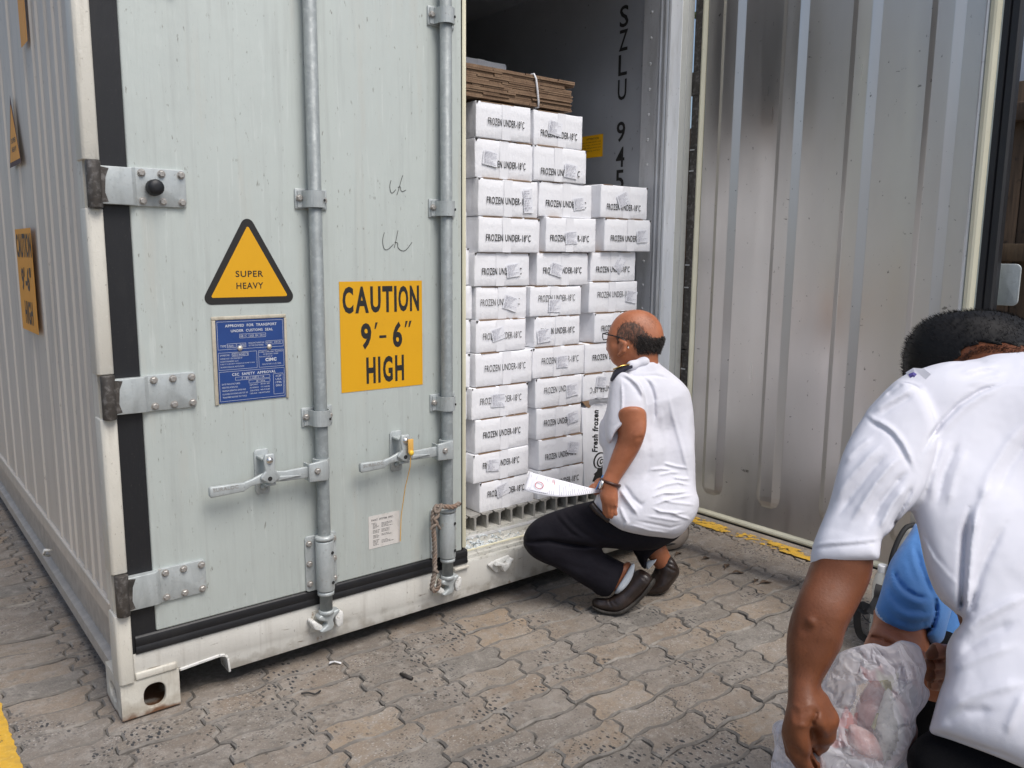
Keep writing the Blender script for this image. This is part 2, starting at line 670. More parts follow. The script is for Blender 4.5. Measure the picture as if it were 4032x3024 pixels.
PX, PY, X0, Y0 = .2325, .1165, -.032, -.035
def wav(t):        # long edges swing once along a block
    return .0098 * math.sin(2 * math.pi * t) + .002 * math.sin(6 * math.pi * t + 1)
ZIG = [(0, -.012), (.14, -.015), (.38, -.013), (.54, .012), (.68, .015), (.88, .013)]
def paver_mesh(seed):
    r = random.Random(seed)
    g = .0016
    bottom = [(t, 0) for t in np.linspace(0, 1, 8)[:-1]]
    out = []
    zx = lambda t: np.interp(t, [z[0] for z in ZIG] + [1], [z[1] for z in ZIG] + [-.012])
    n = 9
    for i in range(n):
        t = i / n
        out.append((t * PX - PX / 2 + zx(0), -PY / 2 + wav(t) + g))
    for t, x in ZIG:
        out.append((PX / 2 + x - g, -PY / 2 + t * PY + wav(1)))
    for i in range(n):
        t = 1 - i / n
        out.append((t * PX - PX / 2 + zx(1), PY / 2 + wav(t) - g))
    for t, x in [(1, -.012)] + ZIG[:0:-1]:
        out.append((-PX / 2 + x + g, -PY / 2 + t * PY + wav(0)))
    P = np.array(out)
    P += np.array([[r.uniform(-.0014, .0014), r.uniform(-.0014, .0014)] for _ in out])
    k = len(P)
    ctr = P.mean(0)
    inn = P.copy()
    for i in range(k):
        d = P[(i + 1) % k] - P[i - 1]
        nrm = unit(np.array([-d[1], d[0]]))
        inn[i] = P[i] + nrm * r.uniform(.0026, .0085)
    z = [r.uniform(-.0009, .0009) for _ in range(k)]
    v = [(p[0], p[1], z[i]) for i, p in enumerate(inn)] + [(p[0], p[1], -.0055 + r.uniform(-.001, .001)) for p in P] + [(p[0], p[1], -.022) for p in P]
    f = [tuple(range(k))]
    for a in (0, k):
        f += [(a + k + i, a + k + (i + 1) % k, a + (i + 1) % k, a + i) for i in range(k)]
    me = bpy.data.meshes.new('paving_stone')
    me.from_pydata(v, [], f)
    me.materials.append(m_paver)
    me.materials.append(m_edge)
    me.polygons.foreach_set('material_index', [0] + [1] * (2 * k))
    return me, v, f
pav = [paver_mesh(s) for s in range(14)]

def in_view(x, y):
    d = np.array([x, y, 0]) - CP
    z = d @ CF
    if z < .3: return False
    u, v = FPX * (d @ CR) / z, FPX * (d @ CU) / z
    return abs(u) < 2016 + 170 and -1512 - 330 < v < 1512

spots, rest = [], []
for i in range(-9, 22):
    for j in range(-26, 60):
        x, y = X0 + (i + .5) * PX, Y0 + (j + .5) * PY
        if y > .12 and x > .13: 
            if x < 2.5: continue
        if y > 6.5 or x > 4.4: continue
        z = (np.array([x, y, 0]) - CP) @ CF
        hidden = x > 2.62 and y < .1 and y > -1.25
        (spots if in_view(x, y) and not hidden else rest).append((max(z, .1), x, y))
spots.sort()
rest += spots[300:]
R = random.Random(3)
def pose():
    return (R.gauss(0, .007), R.gauss(0, .012), R.uniform(-.009, .009)), R.gauss(-.0006, .0016)
for z, x, y in spots[:300]:
    e, dz = pose()
    place('paving_stone', R.choice(pav)[0], ground, (x, y, dz), e)
mb = MB()
for z, x, y in rest:
    e, dz = pose()
    _, v, f = R.choice(pav)
    mb.add([(a + x, b + y, c + dz) for a, b, c in v], f)
o = mb.build('paving_blocks', m_paver, ground)
tag(o, kind='stuff')

# worn yellow bay lines, sheets lying just over the blocks, their holes are paint that has gone
m_line = M('yellow_line_paint', (.62, .36, .035), .7, coord='World', layers=[('noise', 26, .45, .75, (.34, .22, .06), .7), ('noise', 110, .5, .7, (.72, .50, .12), .4)], bump=(120, .002, 'noise'))
t = m_line.node_tree
b = t.nodes['Principled BSDF']
g2 = t.nodes.new('ShaderNodeNewGeometry')
n2 = t.nodes.new('ShaderNodeTexNoise'); n2.inputs['Scale'].default_value = 34; n2.inputs['Detail'].default_value = 6; n2.inputs['Roughness'].default_value = .68
n3 = t.nodes.new('ShaderNodeTexNoise'); n3.inputs['Scale'].default_value = 5.5; n3.inputs['Detail'].default_value = 3
t.links.new(g2.outputs['Position'], n2.inputs['Vector']); t.links.new(g2.outputs['Position'], n3.inputs['Vector'])
ad = t.nodes.new('ShaderNodeMath'); ad.operation = 'ADD'
t.links.new(n2.outputs['Fac'], ad.inputs[0]); t.links.new(n3.outputs['Fac'], ad.inputs[1])
mr = t.nodes.new('ShaderNodeMapRange'); mr.inputs['From Min'].default_value = 1.01; mr.inputs['From Max'].default_value = .955
t.links.new(ad.outputs[0], mr.inputs[0]); t.links.new(mr.outputs[0], b.inputs['Alpha'])
def line(x0, x1, y0, y1, label, m_line=m_line):
    r = random.Random(int(x0 * 100))
    n = int((y1 - y0) / .02)
    P = np.zeros((n, 2, 3))
    for i in range(n):
        y = y0 + (y1 - y0) * i / (n - 1)
        P[i, 0] = (x0 + r.uniform(-.005, .005), y, .0042)
        P[i, 1] = (x1 + r.uniform(-.005, .005), y, .0042)
    o = MB().grid(P).build('road_marking', m_line, loc=(0, 0, 0))
    tag(o, label, kind='structure')
m_line2 = m_line.copy()
m_line2.name = 'yellow_line_paint_sound'
for n_ in m_line2.node_tree.nodes:
    if n_.type == 'MAP_RANGE' and abs(n_.inputs['From Min'].default_value - 1.01) < .001: n_.inputs['From Min'].default_value, n_.inputs['From Max'].default_value = 1.20, 1.14
line(-.40, -.262, -2.2, 6, 'yellow bay line painted on the paving left of the container', m_line2)
line(2.775, 2.865, -2.2, 3, 'flaking yellow bay line on the paving beneath the open door')
# ------------------------------------------------------------------ refrigerated container
m_door = M('door_paint', (.50, .545, .515), .42, coord='Object', spec=.4,
           layers=[('noise', (5, 5, .8), .4, .75, (.44, .475, .45), .6), ('noise', (45, 45, 2.2), .52, .74, (.38, .405, .385), .45), ('noise', (90, 90, 6), .60, .76, (.61, .65, .62), .6),
                   ('noise', (130, 130, 38), .66, .74, (.20, .195, .17), .9), ('noise', (14, 14, 1.2), .58, .8, (.50, .48, .42), .5), ('noise', (300, 300, 120), .70, .75, (.12, .11, .1), .7), ('noise', (22, 22, .55), .66, .82, (.40, .33, .24), .45)],
           bump=[((60, 60, 8), .0012, 'noise'), (3.5, .004, 'noise')], rvar=(14, .32, .55))
m_side = M('side_paint', (.56, .52, .465), .5, coord='Object',
           layers=[('noise', (6, 3, .7), .35, .75, (.48, .445, .39), .6), ('zlow', (1, 1, 4.0), .55, -.3, (.20, .18, .155), .6), ('noise', (40, 30, 2), .52, .75, (.33, .31, .28), .5), ('noise', (60, 40, 30), .66, .75, (.17, .15, .13), .6)], bump=((40, 30, 6), .001, 'noise'))
m_frame = M('frame_paint', (.62, .60, .53), .5, coord='Object',
            layers=[('noise', (9, 9, 3), .4, .75, (.52, .49, .42), .6), ('noise', (50, 50, 4), .56, .74, (.36, .33, .27), .55), ('noise', (120, 120, 60), .66, .74, (.16, .13, .10), .7),
                    ('noise', (22, 22, 22), .64, .72, (.72, .70, .65), .6), ('noise', (17, 17, 9), .67, .71, (.20, .10, .05), .85), ('zlow', (1, 1, 5.5), -.30, -.72, (.30, .26, .20), .7), ('zlow', (1, 1, 30), -.10, -.46, (.13, .055, .022), .95)], bump=[((30, 30, 12), .0025, 'noise'), (160, .0008, 'noise')])
m_sill = M('sill_paint', (.60, .59, .545), .5, coord='Object',
           layers=[('noise', (6, 6, 2.5), .4, .75, (.49, .475, .43), .7), ('noise', (44, 44, 3), .55, .74, (.40, .38, .34), .55), ('noise', (90, 90, 50), .655, .72, (.14, .12, .10), .75),
                   ('noise', (26, 26, 16), .68, .72, (.26, .15, .07), .75), ('zlow', (1, 1, 6), -.08, -.42, (.33, .305, .26), .75), ('noise', (12, 12, 60), .66, .71, (.17, .13, .09), .7)], bump=[((25, 25, 10), .002, 'noise'), (160, .0008, 'noise')])
m_galv = M('galvanised_steel', (.44, .475, .475), .55, metal=.25, coord='Object',
           layers=[('cell', 70, .1, .9, (.50, .53, .52), .35), ('noise', (30, 30, 9), .45, .75, (.27, .29, .285), .6), ('noise', 90, .6, .74, (.2, .2, .19), .5), ('noise', 24, .66, .72, (.30, .22, .15), .35)],
           bump=(120, .0006, 'noise'), rvar=(40, .38, .62))
m_rod = M('weathered_zinc_tube', (.25, .275, .275), .55, metal=.2, layers=[('cell', 60, .1, .9, (.33, .36, .36), .4), ('noise', (40, 40, 12), .45, .72, (.17, .185, .185), .6), ('noise', 50, .55, .72, (.40, .43, .43), .5)], bump=(90, .0008, 'noise'), rvar=(30, .45, .65))
m_bolt = M('bolt_steel', (.40, .385, .36), .45, metal=.5, layers=[('noise', 90, .5, .7, (.26, .2, .15), .55)])
m_rubber = M('black_rubber', (.009, .0095, .0115), .5, layers=[('noise', (12, 12, 3), .5, .8, (.024, .0235, .023), .6), ('noise', 160, .64, .75, (.09, .08, .07), .3)], bump=((30, 30, 10), .0015, 'noise'))
m_pin = M('greasy_steel_gap_shade', (.07, .062, .055), .55, metal=.3, layers=[('noise', 60, .5, .7, (.20, .19, .18), .8), ('noise', 25, .55, .7, (.03, .028, .025), .8)], bump=(70, .002, 'noise'))
m_cream = M('cream_gasket', (.80, .765, .58), .55, layers=[('noise', (10, 10, 3), .45, .75, (.60, .56, .40), .5), ('noise', 150, .66, .74, (.3, .26, .18), .5)])
m_inox = M('stainless_sheet', (.63, .61, .585), .38, metal=.88, coord='Object',
           layers=[('noise', (3, 3, 1.2), .4, .7, (.55, .52, .49), .6), ('noise', (60, 60, 40), .68, .73, (.12, .11, .10), .8), ('noise', (14, 14, 30), .70, .735, (.10, .09, .08), .7)],
           rvar=((9, 9, .7), .27, .46), bump=[((2.0, 2.0, .8), .004, 'noise')])
m_alu = M('dull_aluminium', (.66, .67, .68), .45, metal=.5, layers=[('noise', (20, 20, 4), .45, .75, (.40, .40, .38), .6), ('noise', 80, .62, .74, (.2, .19, .17), .5)], bump=(100, .0006, 'noise'))
m_floor = M('t_floor_aluminium', (.44, .43, .40), .55, metal=.4, layers=[('noise', 40, .5, .72, (.24, .225, .20), .7), ('noise', 130, .62, .74, (.10, .09, .08), .6)], bump=(120, .001, 'noise'))
m_thresh = M('dirty_threshold_paint', (.55, .545, .50), .6, layers=[('noise', (14, 30, 30), .42, .7, (.40, .38, .32), .75), ('noise', (60, 90, 90), .56, .7, (.14, .12, .10), .8), ('noise', 30, .62, .7, (.74, .74, .72), .7)], bump=(60, .004, 'noise'))
m_yellow = M('yellow_vinyl', (.72, .37, .006), .45, layers=[('noise', (9, 9, 5), .5, .8, (.66, .33, .006), .6), ('noise', 120, .69, .74, (.35, .22, .06), .5)])
m_ink = M('black_print', (.018, .017, .016), .5)
m_white_ink = M('pale_print', (.60, .62, .66), .5)
m_blue = M('blue_plate_enamel', (.018, .055, .21), .4, layers=[('noise', 12, .5, .8, (.025, .07, .25), .6)])
m_tan = M('aged_sealant', (.50, .46, .37), .7, layers=[('noise', (60, 60, 12), .45, .75, (.30, .25, .18), .7)], bump=(90, .002, 'noise'))
m_dark = M('dark_void_paint', (.02, .02, .02), .8)
m_white_worn = M('chipped_white_steel', (.68, .68, .65), .5, layers=[('noise', 70, .56, .7, (.22, .19, .15), .8)], bump=(80, .003, 'noise'))

box_root = empty('shipping_container', (1.219, 6.1, 0), 'long white refrigerated container, its left door shut and its right door open', 'container')
def part(name, mb, mat, parent=box_root, **k):
    return mb.build(name, mat, parent, **k)

# corner castings, hollow with an oval hole in the end and one in the side
def casting(x0, sx, y0, sy, z0, z1):
    """sx, sy = +1/-1: direction from the outer corner into the container"""
    mb = MB()
    Wd, Dp, t = .164, .178, .014
    def plate(o, ax, ay, w, h, c, r, n_in):
        o, ax, ay, n_in = vec(o), vec(ax), vec(ay), vec(n_in)
        N = 24
        hole, edge = [], []
        for k in range(N):
            a = 2 * math.pi * k / N
            px, py = c[0] + r[0] * np.sign(math.cos(a)) * abs(math.cos(a)) ** .8, c[1] + r[1] * np.sign(math.sin(a)) * abs(math.sin(a)) ** .8
            hole.append((px, py))
            ca, sa = math.cos(a), math.sin(a)
            s = min((w - c[0]) / ca if ca > 1e-6 else (c[0] / -ca if ca < -1e-6 else 9), (h - c[1]) / sa if sa > 1e-6 else (c[1] / -sa if sa < -1e-6 else 9))
            edge.append((c[0] + ca * s, c[1] + sa * s))
        for cx, cy in ((0, 0), (w, 0), (w, h), (0, h)):
            k = min(range(N), key=lambda i: (edge[i][0] - cx) ** 2 + (edge[i][1] - cy) ** 2)
            edge[k] = (cx, cy)
        v = [o + ax * p[0] + ay * p[1] for p in edge] + [o + ax * p[0] + ay * p[1] for p in hole] + [o + ax * p[0] + ay * p[1] + n_in * t for p in hole]
        f = [(i, (i + 1) % N, N + (i + 1) % N, N + i) for i in range(N)] + [(N + i, N + (i + 1) % N, 2 * N + (i + 1) % N, 2 * N + i) for i in range(N)]
        mb.add(v, f)
    H = z1 - z0
    plate((x0, y0, z0), (sx, 0, 0), (0, 0, 1), Wd, H, (.093, .052), (.0315, .037), (0, sy, 0))
    plate((x0, y0, z0), (0, sy, 0), (0, 0, 1), Dp, H, (.10, .052), (.040, .026), (sx, 0, 0))
    X1, Y1 = x0 + sx * Wd, y0 + sy * Dp
    A, B_ = (x0, y0), (X1, Y1)
    mb.add([(X1, y0, z0), (X1, Y1, z0), (X1, Y1, z1), (X1, y0, z1)], [(0, 1, 2, 3)])
    mb.add([(x0, Y1, z0), (X1, Y1, z0), (X1, Y1, z1), (x0, Y1, z1)], [(0, 1, 2, 3)])
    for z in (z0, z1):
        mb.add([(x0, y0, z), (X1, y0, z), (X1, Y1, z), (x0, Y1, z)], [(0, 1, 2, 3)])
    # inside, dark with grease
    return mb
for x0, sx in ((0, 1), (2.438, -1)):
    for y0, sy in ((-.002, 1), (12.19, -1)):
        for z0, z1 in ((.008, .122), (2.778, 2.896)):
            mb = casting(x0, sx, y0, sy, z0, z1)
            o = part('corner_casting', mb, m_frame, bevel=.0035)

# rear sill: front plate with the fork notch beside the casting, threshold behind it
def sill_poly():
    return [(.1645, .075), (.1645, .117), (.285, .122), (.306, .118), (.313, .105), (.316, .066), (2.438 - .166, .066), (2.438 - .166, .200), (.040, .200), (.040, .1225), (.1645, .1225)]
mb = MB().prism(sill_poly(), (0, 0, 0), (1, 0, 0), (0, 0, 1), (0, .012, 0))
sill = part('rear_sill', mb, m_sill, bevel=.002)
mb = MB()                                           # thick flange round the notch, and pads above the castings
lip = [(.166, .113), (.225, .117), (.286, .1205), (.302, .117), (.309, .105), (.3125, .060)]
mb.ribbon([(x, .03, z) for x, z in lip], .07, (0, 0, 1))
for (xa, za), (xb, zb) in zip(lip, lip[1:]):
    n = unit(np.array([-(zb - za), xb - xa])) * .007
    mb.add([(xa, -.004, za), (xb, -.004, zb), (xb + n[0], -.004, zb + n[1]), (xa + n[0], -.004, za + n[1]),
            (xa, .06, za), (xb, .06, zb), (xb + n[0], .06, zb + n[1]), (xa + n[0], .06, za + n[1])],
           [(0, 1, 2, 3), (4, 5, 6, 7), (0, 1, 5, 4), (1, 2, 6, 5), (2, 3, 7, 6), (3, 0, 4, 7)])
part('notch_flange', mb, m_white_worn, bevel=.0015)
part('corner_pad', MB().box(.042, .158, -.0075, .02, .124, .145), m_frame, bevel=.003)
prof = [(.0, .199), (.004, .207), (.014, .208), (.016, .221), (.027, .2225), (.029, .233), (.036, .2345), (.040, .226), (.062, .244), (.067, .262), (.086, .266), (.086, .2805), (.5, .2805), (.5, .18), (.013, .18)]
mb = MB().prism(prof, (.04, 0, 0), (0, 1, 0), (0, 0, 1), (2.36, 0, 0))
part('threshold', mb, m_thresh)
part('gutter_lip', MB().prism([(.0285, .2325), (.0365, .2335), (.0365, .2375), (.0285, .2375)], (.06, 0, 0), (0, 1, 0), (0, 0, 1), (2.3, 0, 0)), m_cream)
part('threshold_plate', MB().prism([(.0665, .2622), (.0865, .2665), (.0865, .2685), (.0665, .2645)], (.06, 0, 0), (0, 1, 0), (0, 0, 1), (2.3, 0, 0)), m_alu)

# corner posts, cut back at the hinges
HZ = [.3955, .9655, 1.5335, 2.10]
def post(x0, x1, side):
    cuts = [(.1225, HZ[0] - .062)] + [(HZ[i] + .062, HZ[i + 1] - .062) for i in range(3)] + [(HZ[3] + .062, 2.777)]
    for a, b in cuts:
        P = [(x0 - .004, .06), (x0 - .004, -.006), (x0 + .004, -.013), (x1 - .004, -.013), (x1, -.008), (x1, .06)] if side < 0 else \
            [(x0, .05), (x0, -.001), (x1, -.001), (x1, .05)]
        part('corner_post', MB().prism(P, (0, 0, a), (1, 0, 0), (0, 1, 0), (0, 0, b - a)), m_frame, bevel=.003)
post(0.0, .0385, -1)
part('post_channel', MB().box(.001, .04, .020, .09, .1225, 2.777), m_frame)
m_post = M('right_post_paint', (.46, .47, .44), .5, layers=[('noise', (30, 30, 4), .45, .75, (.36, .36, .33), .6), ('noise', (90, 90, 40), .62, .74, (.18, .16, .14), .6)])
part('corner_post', MB().prism([(2.357, .001), (2.394, .001), (2.394, -.004), (2.430, -.004), (2.430, .10), (2.357, .10)], (0, 0, .1225), (1, 0, 0), (0, 1, 0), (0, 0, 2.655)), m_post, bevel=.002)

# side walls, pressed with upright beads; rails top and bottom
beads = [.040, .082, .177, .271, .379, .506, .600, .757, 1.02, 1.266, 1.52, 1.77, 2.02] + list(np.arange(2.4, 12.0, .38))
def side_wall(x, s):
    pts = [(.06, 0)]
    for y in beads:
        w = .009
        pts += [(y - w, 0), (y - w * .25, .0062), (y + w * .6, .0062), (y + w * 1.5, 0)]
    pts.append((12.05, 0))
    mb = MB()
    P = np.zeros((len(pts), 2, 3))
    for i, (y, d) in enumerate(pts):
        P[i, 0] = (x - s * d, y, .349)
        P[i, 1] = (x - s * d, y, 2.72)
    mb.grid(P)
    return mb
part('side_wall', side_wall(.007, 1), m_side)
part('side_wall', side_wall(2.431, -1), m_side)
for x, s in ((0, 1), (2.438, -1)):
    pr = [(.005, .353), (.0005, .347), (.0015, .292), (.030, .283), (.034, .126), (.012, .118), (.010, .082), (.018, .078), (.06, .078), (.06, .353)]
    part('bottom_rail', MB().prism([(x + s * a, b) for a, b in pr], (0, .05, 0), (1, 0, 0), (0, 0, 1), (0, 12.0, 0)), m_side)
    part('top_rail', MB().box(min(x, x + s * .06), max(x, x + s * .06), .18, 12.01, 2.721, 2.88), m_side, bevel=.004)
o = part('weld_seam', MB().tube([(.001, y, .349) for y in np.arange(.06, 12, .4)], .0045, 6), m_side)
part('roof', MB().box(.061, 2.377, .02, 12.1, 2.80, 2.89), m_side)
part('header', MB().box(.165, 2.273, -.001, .15, 2.765, 2.894), m_frame, bevel=.004)
part('front_wall', MB().box(.02, 2.418, 12.05, 12.15, .12, 2.79), m_side)
mb = MB()
for y in (1.05,):
    mb.tube([(.010, y, .215), (-.012, y, .222), (-.016, y + .015, .20), (.006, y + .03, .186)], .006, 8)
part('lashing_hook', mb, m_white_worn, smooth=True)

# stickers on the left side
def side_text(mb, s, y0, y1, z0, z1, b=.02):
    write(mb, s, (-.0090, y0, z0), (0, -1, 0), (0, 0, 1), y0 - y1, z1 - z0, b)
m_yel_old = M('faded_orange_vinyl', (.74, .32, .02), .55, layers=[('noise', (10, 10, 5), .45, .8, (.60, .25, .015), .7), ('noise', 100, .66, .74, (.2, .1, .03), .6)])
st = part('height_sticker', MB().box(-.0082, -.0076, .822, 1.152, 1.07, 1.437), m_yel_old)
mb = MB()
side_text(mb, 'CAUTION', 1.14, .83, 1.335, 1.42, .03)
side_text(mb, "9'-6\"", 1.08, .88, 1.215, 1.30, .03)
side_text(mb, 'HIGH', 1.06, .90, 1.095, 1.18, .03)
mb.build('lettering', m_ink, st)
tri = [(1.14, 1.658), (.891, 1.658), (1.012, 1.896)]
def tri_in(P, k):
    c = np.mean(P, 0)
    return [tuple(c + (np.array(p) - c) * k) for p in P]
st = part('weight_sticker', MB().prism(tri, (-.0076, 0, 0), (0, 1, 0), (0, 0, 1), (-.0005, 0, 0)), M('maroon_border', (.06, .02, .018), .6))
MB().prism(tri_in([(1.14, 1.664), (.891, 1.664), (1.012, 1.885)], .86), (-.0082, 0, 0), (0, 1, 0), (0, 0, 1), (-.0004, 0, 0)).build('yellow_field', m_yel_old, st)
mb = MB(); side_text(mb, 'SUPER', 1.06, .965, 1.735, 1.752); side_text(mb, 'HEAVY', 1.06, .965, 1.705, 1.722)
mb.build('lettering', m_ink, st)
part('warning_strip', MB().prism([(.60, 2.56), (.60, 2.00), (.715, 2.00), (.715, 2.56)], (-.0076, 0, 0), (0, 1, 0), (0, 0, 1), (-.0006, 0, 0)), m_yel_old)

# closed left door
door = part('door', MB().box(.107, 1.206, -.003, .085, .2570, 2.74), m_door, bevel=.006, seg=3)
tag(door, 'closed pale green white door')
mb = MB().box(.0400, .1065, .002, .05, .201, 2.745)
mb.build('seal', m_rubber, door)
pr = [(.02, .2005), (-.002, .2012), (-.0065, .205), (-.0075, .212), (-.0060, .222), (-.0042, .226), (-.0060, .230), (-.0068, .242), (-.005, .252), (.0, .2568), (.02, .2568)]
MB().prism(pr, (.048, 0, 0), (0, 1, 0), (0, 0, 1), (1.182, 0, 0)).build('seal', m_rubber, door, smooth=False, bevel=.001)
MB().prism([(1.2145, .03), (1.2075, -.004), (1.2165, -.0105), (1.2215, -.007), (1.2215, .03)], (0, 0, .268), (1, 0, 0), (0, 1, 0), (0, 0, 2.47)).build('gasket', m_cream, door, bevel=.001)
MB().box(1.2062, 1.2140, -.001, .05, .23, 2.74).build('seal', m_rubber, door)

# bolts
def bolt_mesh(r=.0088, h=.0065):
    mb = MB()
    hexa = lambda rr: [(rr * math.cos(math.pi / 3 * k + .3), rr * math.sin(math.pi / 3 * k + .3)) for k in range(6)]
    v = [(x, .0, z) for x, z in hexa(r)] + [(x, -h, z) for x, z in hexa(r)] + [(x, -h - .0016, z) for x, z in hexa(r * .76)]
    f = [(i, (i + 1) % 6, 6 + (i + 1) % 6, 6 + i) for i in range(6)] + [(6 + i, 6 + (i + 1) % 6, 12 + (i + 1) % 6, 12 + i) for i in range(6)] + [tuple(range(12, 18))]
    N = 12
    w = [(r * 1.25 * math.cos(2 * math.pi * k / N), .0, r * 1.25 * math.sin(2 * math.pi * k / N)) for k in range(N)]
    w2 = [(x, -.0016, z) for x, _, z in w]
    mb.add(v, f)
    mb.add(w + w2, [(i, (i + 1) % N, N + (i + 1) % N, N + i) for i in range(N)] + [tuple(range(N, 2 * N))])
    me = bpy.data.meshes.new('bolt')
    me.from_pydata(mb.v, [], mb.f)
    me.materials.append(m_bolt)
    return me
me_bolt = bolt_mesh()
BR = random.Random(9)
def bolt(parent, x, y, z):
    place('bolt', me_bolt, parent, (x, y, z), (0, BR.uniform(0, 1.0), 0))

# hinges of the closed door
for i, z in enumerate(HZ):
    mb = MB()
    h = .0515
    # leaf: thick by the pin, stepped down onto the door, rounded outer corners
    outl = [(.030, -h + .002), (.112, -h + .001), (.124, -h), (.249, -h), (.2535, -h + .005), (.2555, -h + .012), (.2555, h - .012), (.2535, h - .005), (.249, h), (.124, h), (.112, h - .003), (.030, h - .003)]
    n = len(outl)
    dep = lambda x: -.0235 if x < .06 else (-.022 if x < .115 else -.0115)
    v = [(x, dep(x), z + d) for x, d in outl] + [(x, .0, z + d) for x, d in outl]
    mb.add(v, [(0, 1, 10, 11), (1, 2, 9, 10), (2, 3, 4, 5, 6, 7, 8, 9)] + [(k, (k + 1) % n, n + (k + 1) % n, n + k) for k in range(n)])
    leaf = part('hinge', mb, m_galv, bevel=.0015)
    MB().tube([(.019, -.0165, z - .061), (.019, -.0165, z + .061)], .0185, 14).build('hinge_pin', m_pin, leaf, bevel=.002)
    MB().prism([(.03, -.047), (.05, -.044), (.043, -.02), (.046, .02), (.055, .043), (.03, .047)], (0, -.0242, z), (1, 0, 0), (0, 0, 1), (0, .002, 0)).build('grease_stain', m_pin, leaf)
    for x in (.139, .191, .243):
        for d in (-.0375, .0370):
            bolt(leaf, x, -.0115, z + d)
    if i == 2:
        MB().lathe([(.021, 0), (.0225, .006), (.0215, .028), (.017, .034), (.006, .036)], (.168, -.0115, z - .001), (0, -1, 0), 16).build('rubber_stop', m_rubber, leaf, smooth=True)

# locking rods with guides, handles and cams
def keeper(x, z, mat, flip=1):
    mb = MB()
    mb.prism([(-.030, -.030), (.030, -.034), (.034, .012), (.012, .030), (-.030, .020)], (x, 0, z), (1, 0, 0), (0, 0, 1), (0, -.010, 0))
    mb.prism([(-.004, -.006), (.030, -.004), (.052 * flip, .012), (.050, .022), (.012, .014), (-.006, .012)], (x, -.008, z), (1, 0, 0), (0, 0, 1), (0, -.022, 0))
    mb.prism([(-.024, -.026), (.006, -.030), (.004, -.006), (-.026, .002)], (x, -.008, z), (1, 0, 0), (0, 0, 1), (0, -.026, 0))
    return part('cam_keeper', mb, mat, bevel=.004, seg=2)
def rod(x, clamps, yc=-.036):
    r = part('locking_rod', MB().tube([(x, yc, .185), (x, yc, .45), (x, yc, 2.72)], .0207, 20, True), m_rod, smooth=True)
    for z in clamps:
        c = part('rod_guide', MB().prism([(-.053, -.031), (.053, -.031), (.053, .031), (-.053, .031)], (x, -.0032, z), (1, 0, 0), (0, 0, 1), (0, -.006, 0)), m_galv, bevel=.002)
        arc = [(-.046, -.0095), (-.030, -.0105)] + [(-.0255 * math.cos(a), yc - .0255 * math.sin(a)) for a in np.linspace(.0, math.pi, 13)] + [(.030, -.0105), (.046, -.0095)]
        arc2 = [(-.046, -.0135), (-.033, -.0145)] + [(-.0300 * math.cos(a), yc - .0300 * math.sin(a)) for a in np.linspace(-.1, math.pi + .1, 13)] + [(.033, -.0145), (.046, -.0135)]
        MB().prism([(a, b) for a, b in arc] + [(a, b) for a, b in arc2[::-1]], (x, 0, z - .026), (1, 0, 0), (0, 1, 0), (0, 0, .050)).build('guide_strap', m_galv, c)
        MB().tube([(x + .019, yc - .0235, z - .004), (x + .021, yc - .0262, z - .004)], .0042, 10).build('grease_hole', m_dark, c)
        for s in (-1, 1): bolt(c, x + s * .0405, -.0136, z - s * .002)
    # long bottom bearing
    b = part('rod_bearing', MB().prism([(-.056, .262), (-.048, .256), (-.020, .256), (.044, .256), (.056, .262), (.056, .440), (.050, .446), (-.050, .446), (-.056, .438)], (x, -.0032, 0), (1, 0, 0), (0, 0, 1), (0, -.006, 0)), m_galv, bevel=.002)
    MB().lathe([(.0285, 0), (.0298, .004), (.0298, .166), (.0285, .170)], (x, yc, .262), (0, 0, 1), 22).build('sleeve', m_galv, b, bevel=.001)
    MB().lathe([(.0215, 0), (.030, .002), (.0315, .008), (.030, .014), (.0225, .017)], (x, yc, .434), (0, 0, 1), 20).build('collar', m_galv, b, smooth=True)
    MB().lathe([(.023, 0), (.0275, .002), (.0275, .012), (.023, .014)], (x, yc, .245), (0, 0, 1), 20).build('collar', m_galv, b, smooth=True)
    MB().lathe([(.021, 0), (.0255, .003), (.0255, .012), (.022, .015)], (x, yc, .178), (0, 0, 1), 20).build('collar', m_galv, b, smooth=True)
    for z in (.292, .394): MB().tube([(x + .013, yc - .0275, z), (x + .014, yc - .0302, z)], .0052, 10).build('grease_hole', m_dark, b)
    for z in (.283, .352, .421):
        bolt(b, x - .043, -.0092, z); bolt(b, x + .045, -.0092, z)
    cm = MB()
    cm.prism([(-.026, .050), (.024, .054), (.040, .058), (.044, .047), (.026, .036), (.018, .026), (.022, .004), (.012, -.010), (-.022, -.012), (-.030, -.004), (-.016, .004), (-.002, .012), (-.004, .024), (-.020, .030), (-.032, .036), (-.034, .046)],
             (x, yc + .020, .130), (1, 0, 0), (0, 0, 1), (0, -.034, 0))
    part('cam', cm, m_galv, bevel=.005, seg=3)
    k = part('cam_keeper', MB().prism([(-.056, .024), (-.046, .030), (-.018, .006), (-.014, -.006), (-.026, -.012), (-.044, -.004)], (x, -.001, .136), (1, 0, 0), (0, 0, 1), (0, -.040, 0)), m_white_worn, bevel=.005)
    part('cam_keeper', MB().prism([(.027, .030), (.034, .042), (.056, .038), (.060, .024), (.056, -.012), (.036, -.018), (.030, .0)], (x, -.001, .136), (1, 0, 0), (0, 0, 1), (0, -.044, 0)), m_white_worn, bevel=.005)
    part('keeper_plate', MB().prism([(-.045, -.02), (.05, -.024), (.058, .03), (.03, .058), (-.035, .052)], (x, -.0005, .13), (1, 0, 0), (0, 0, 1), (0, -.003, 0)), m_frame)
    return r
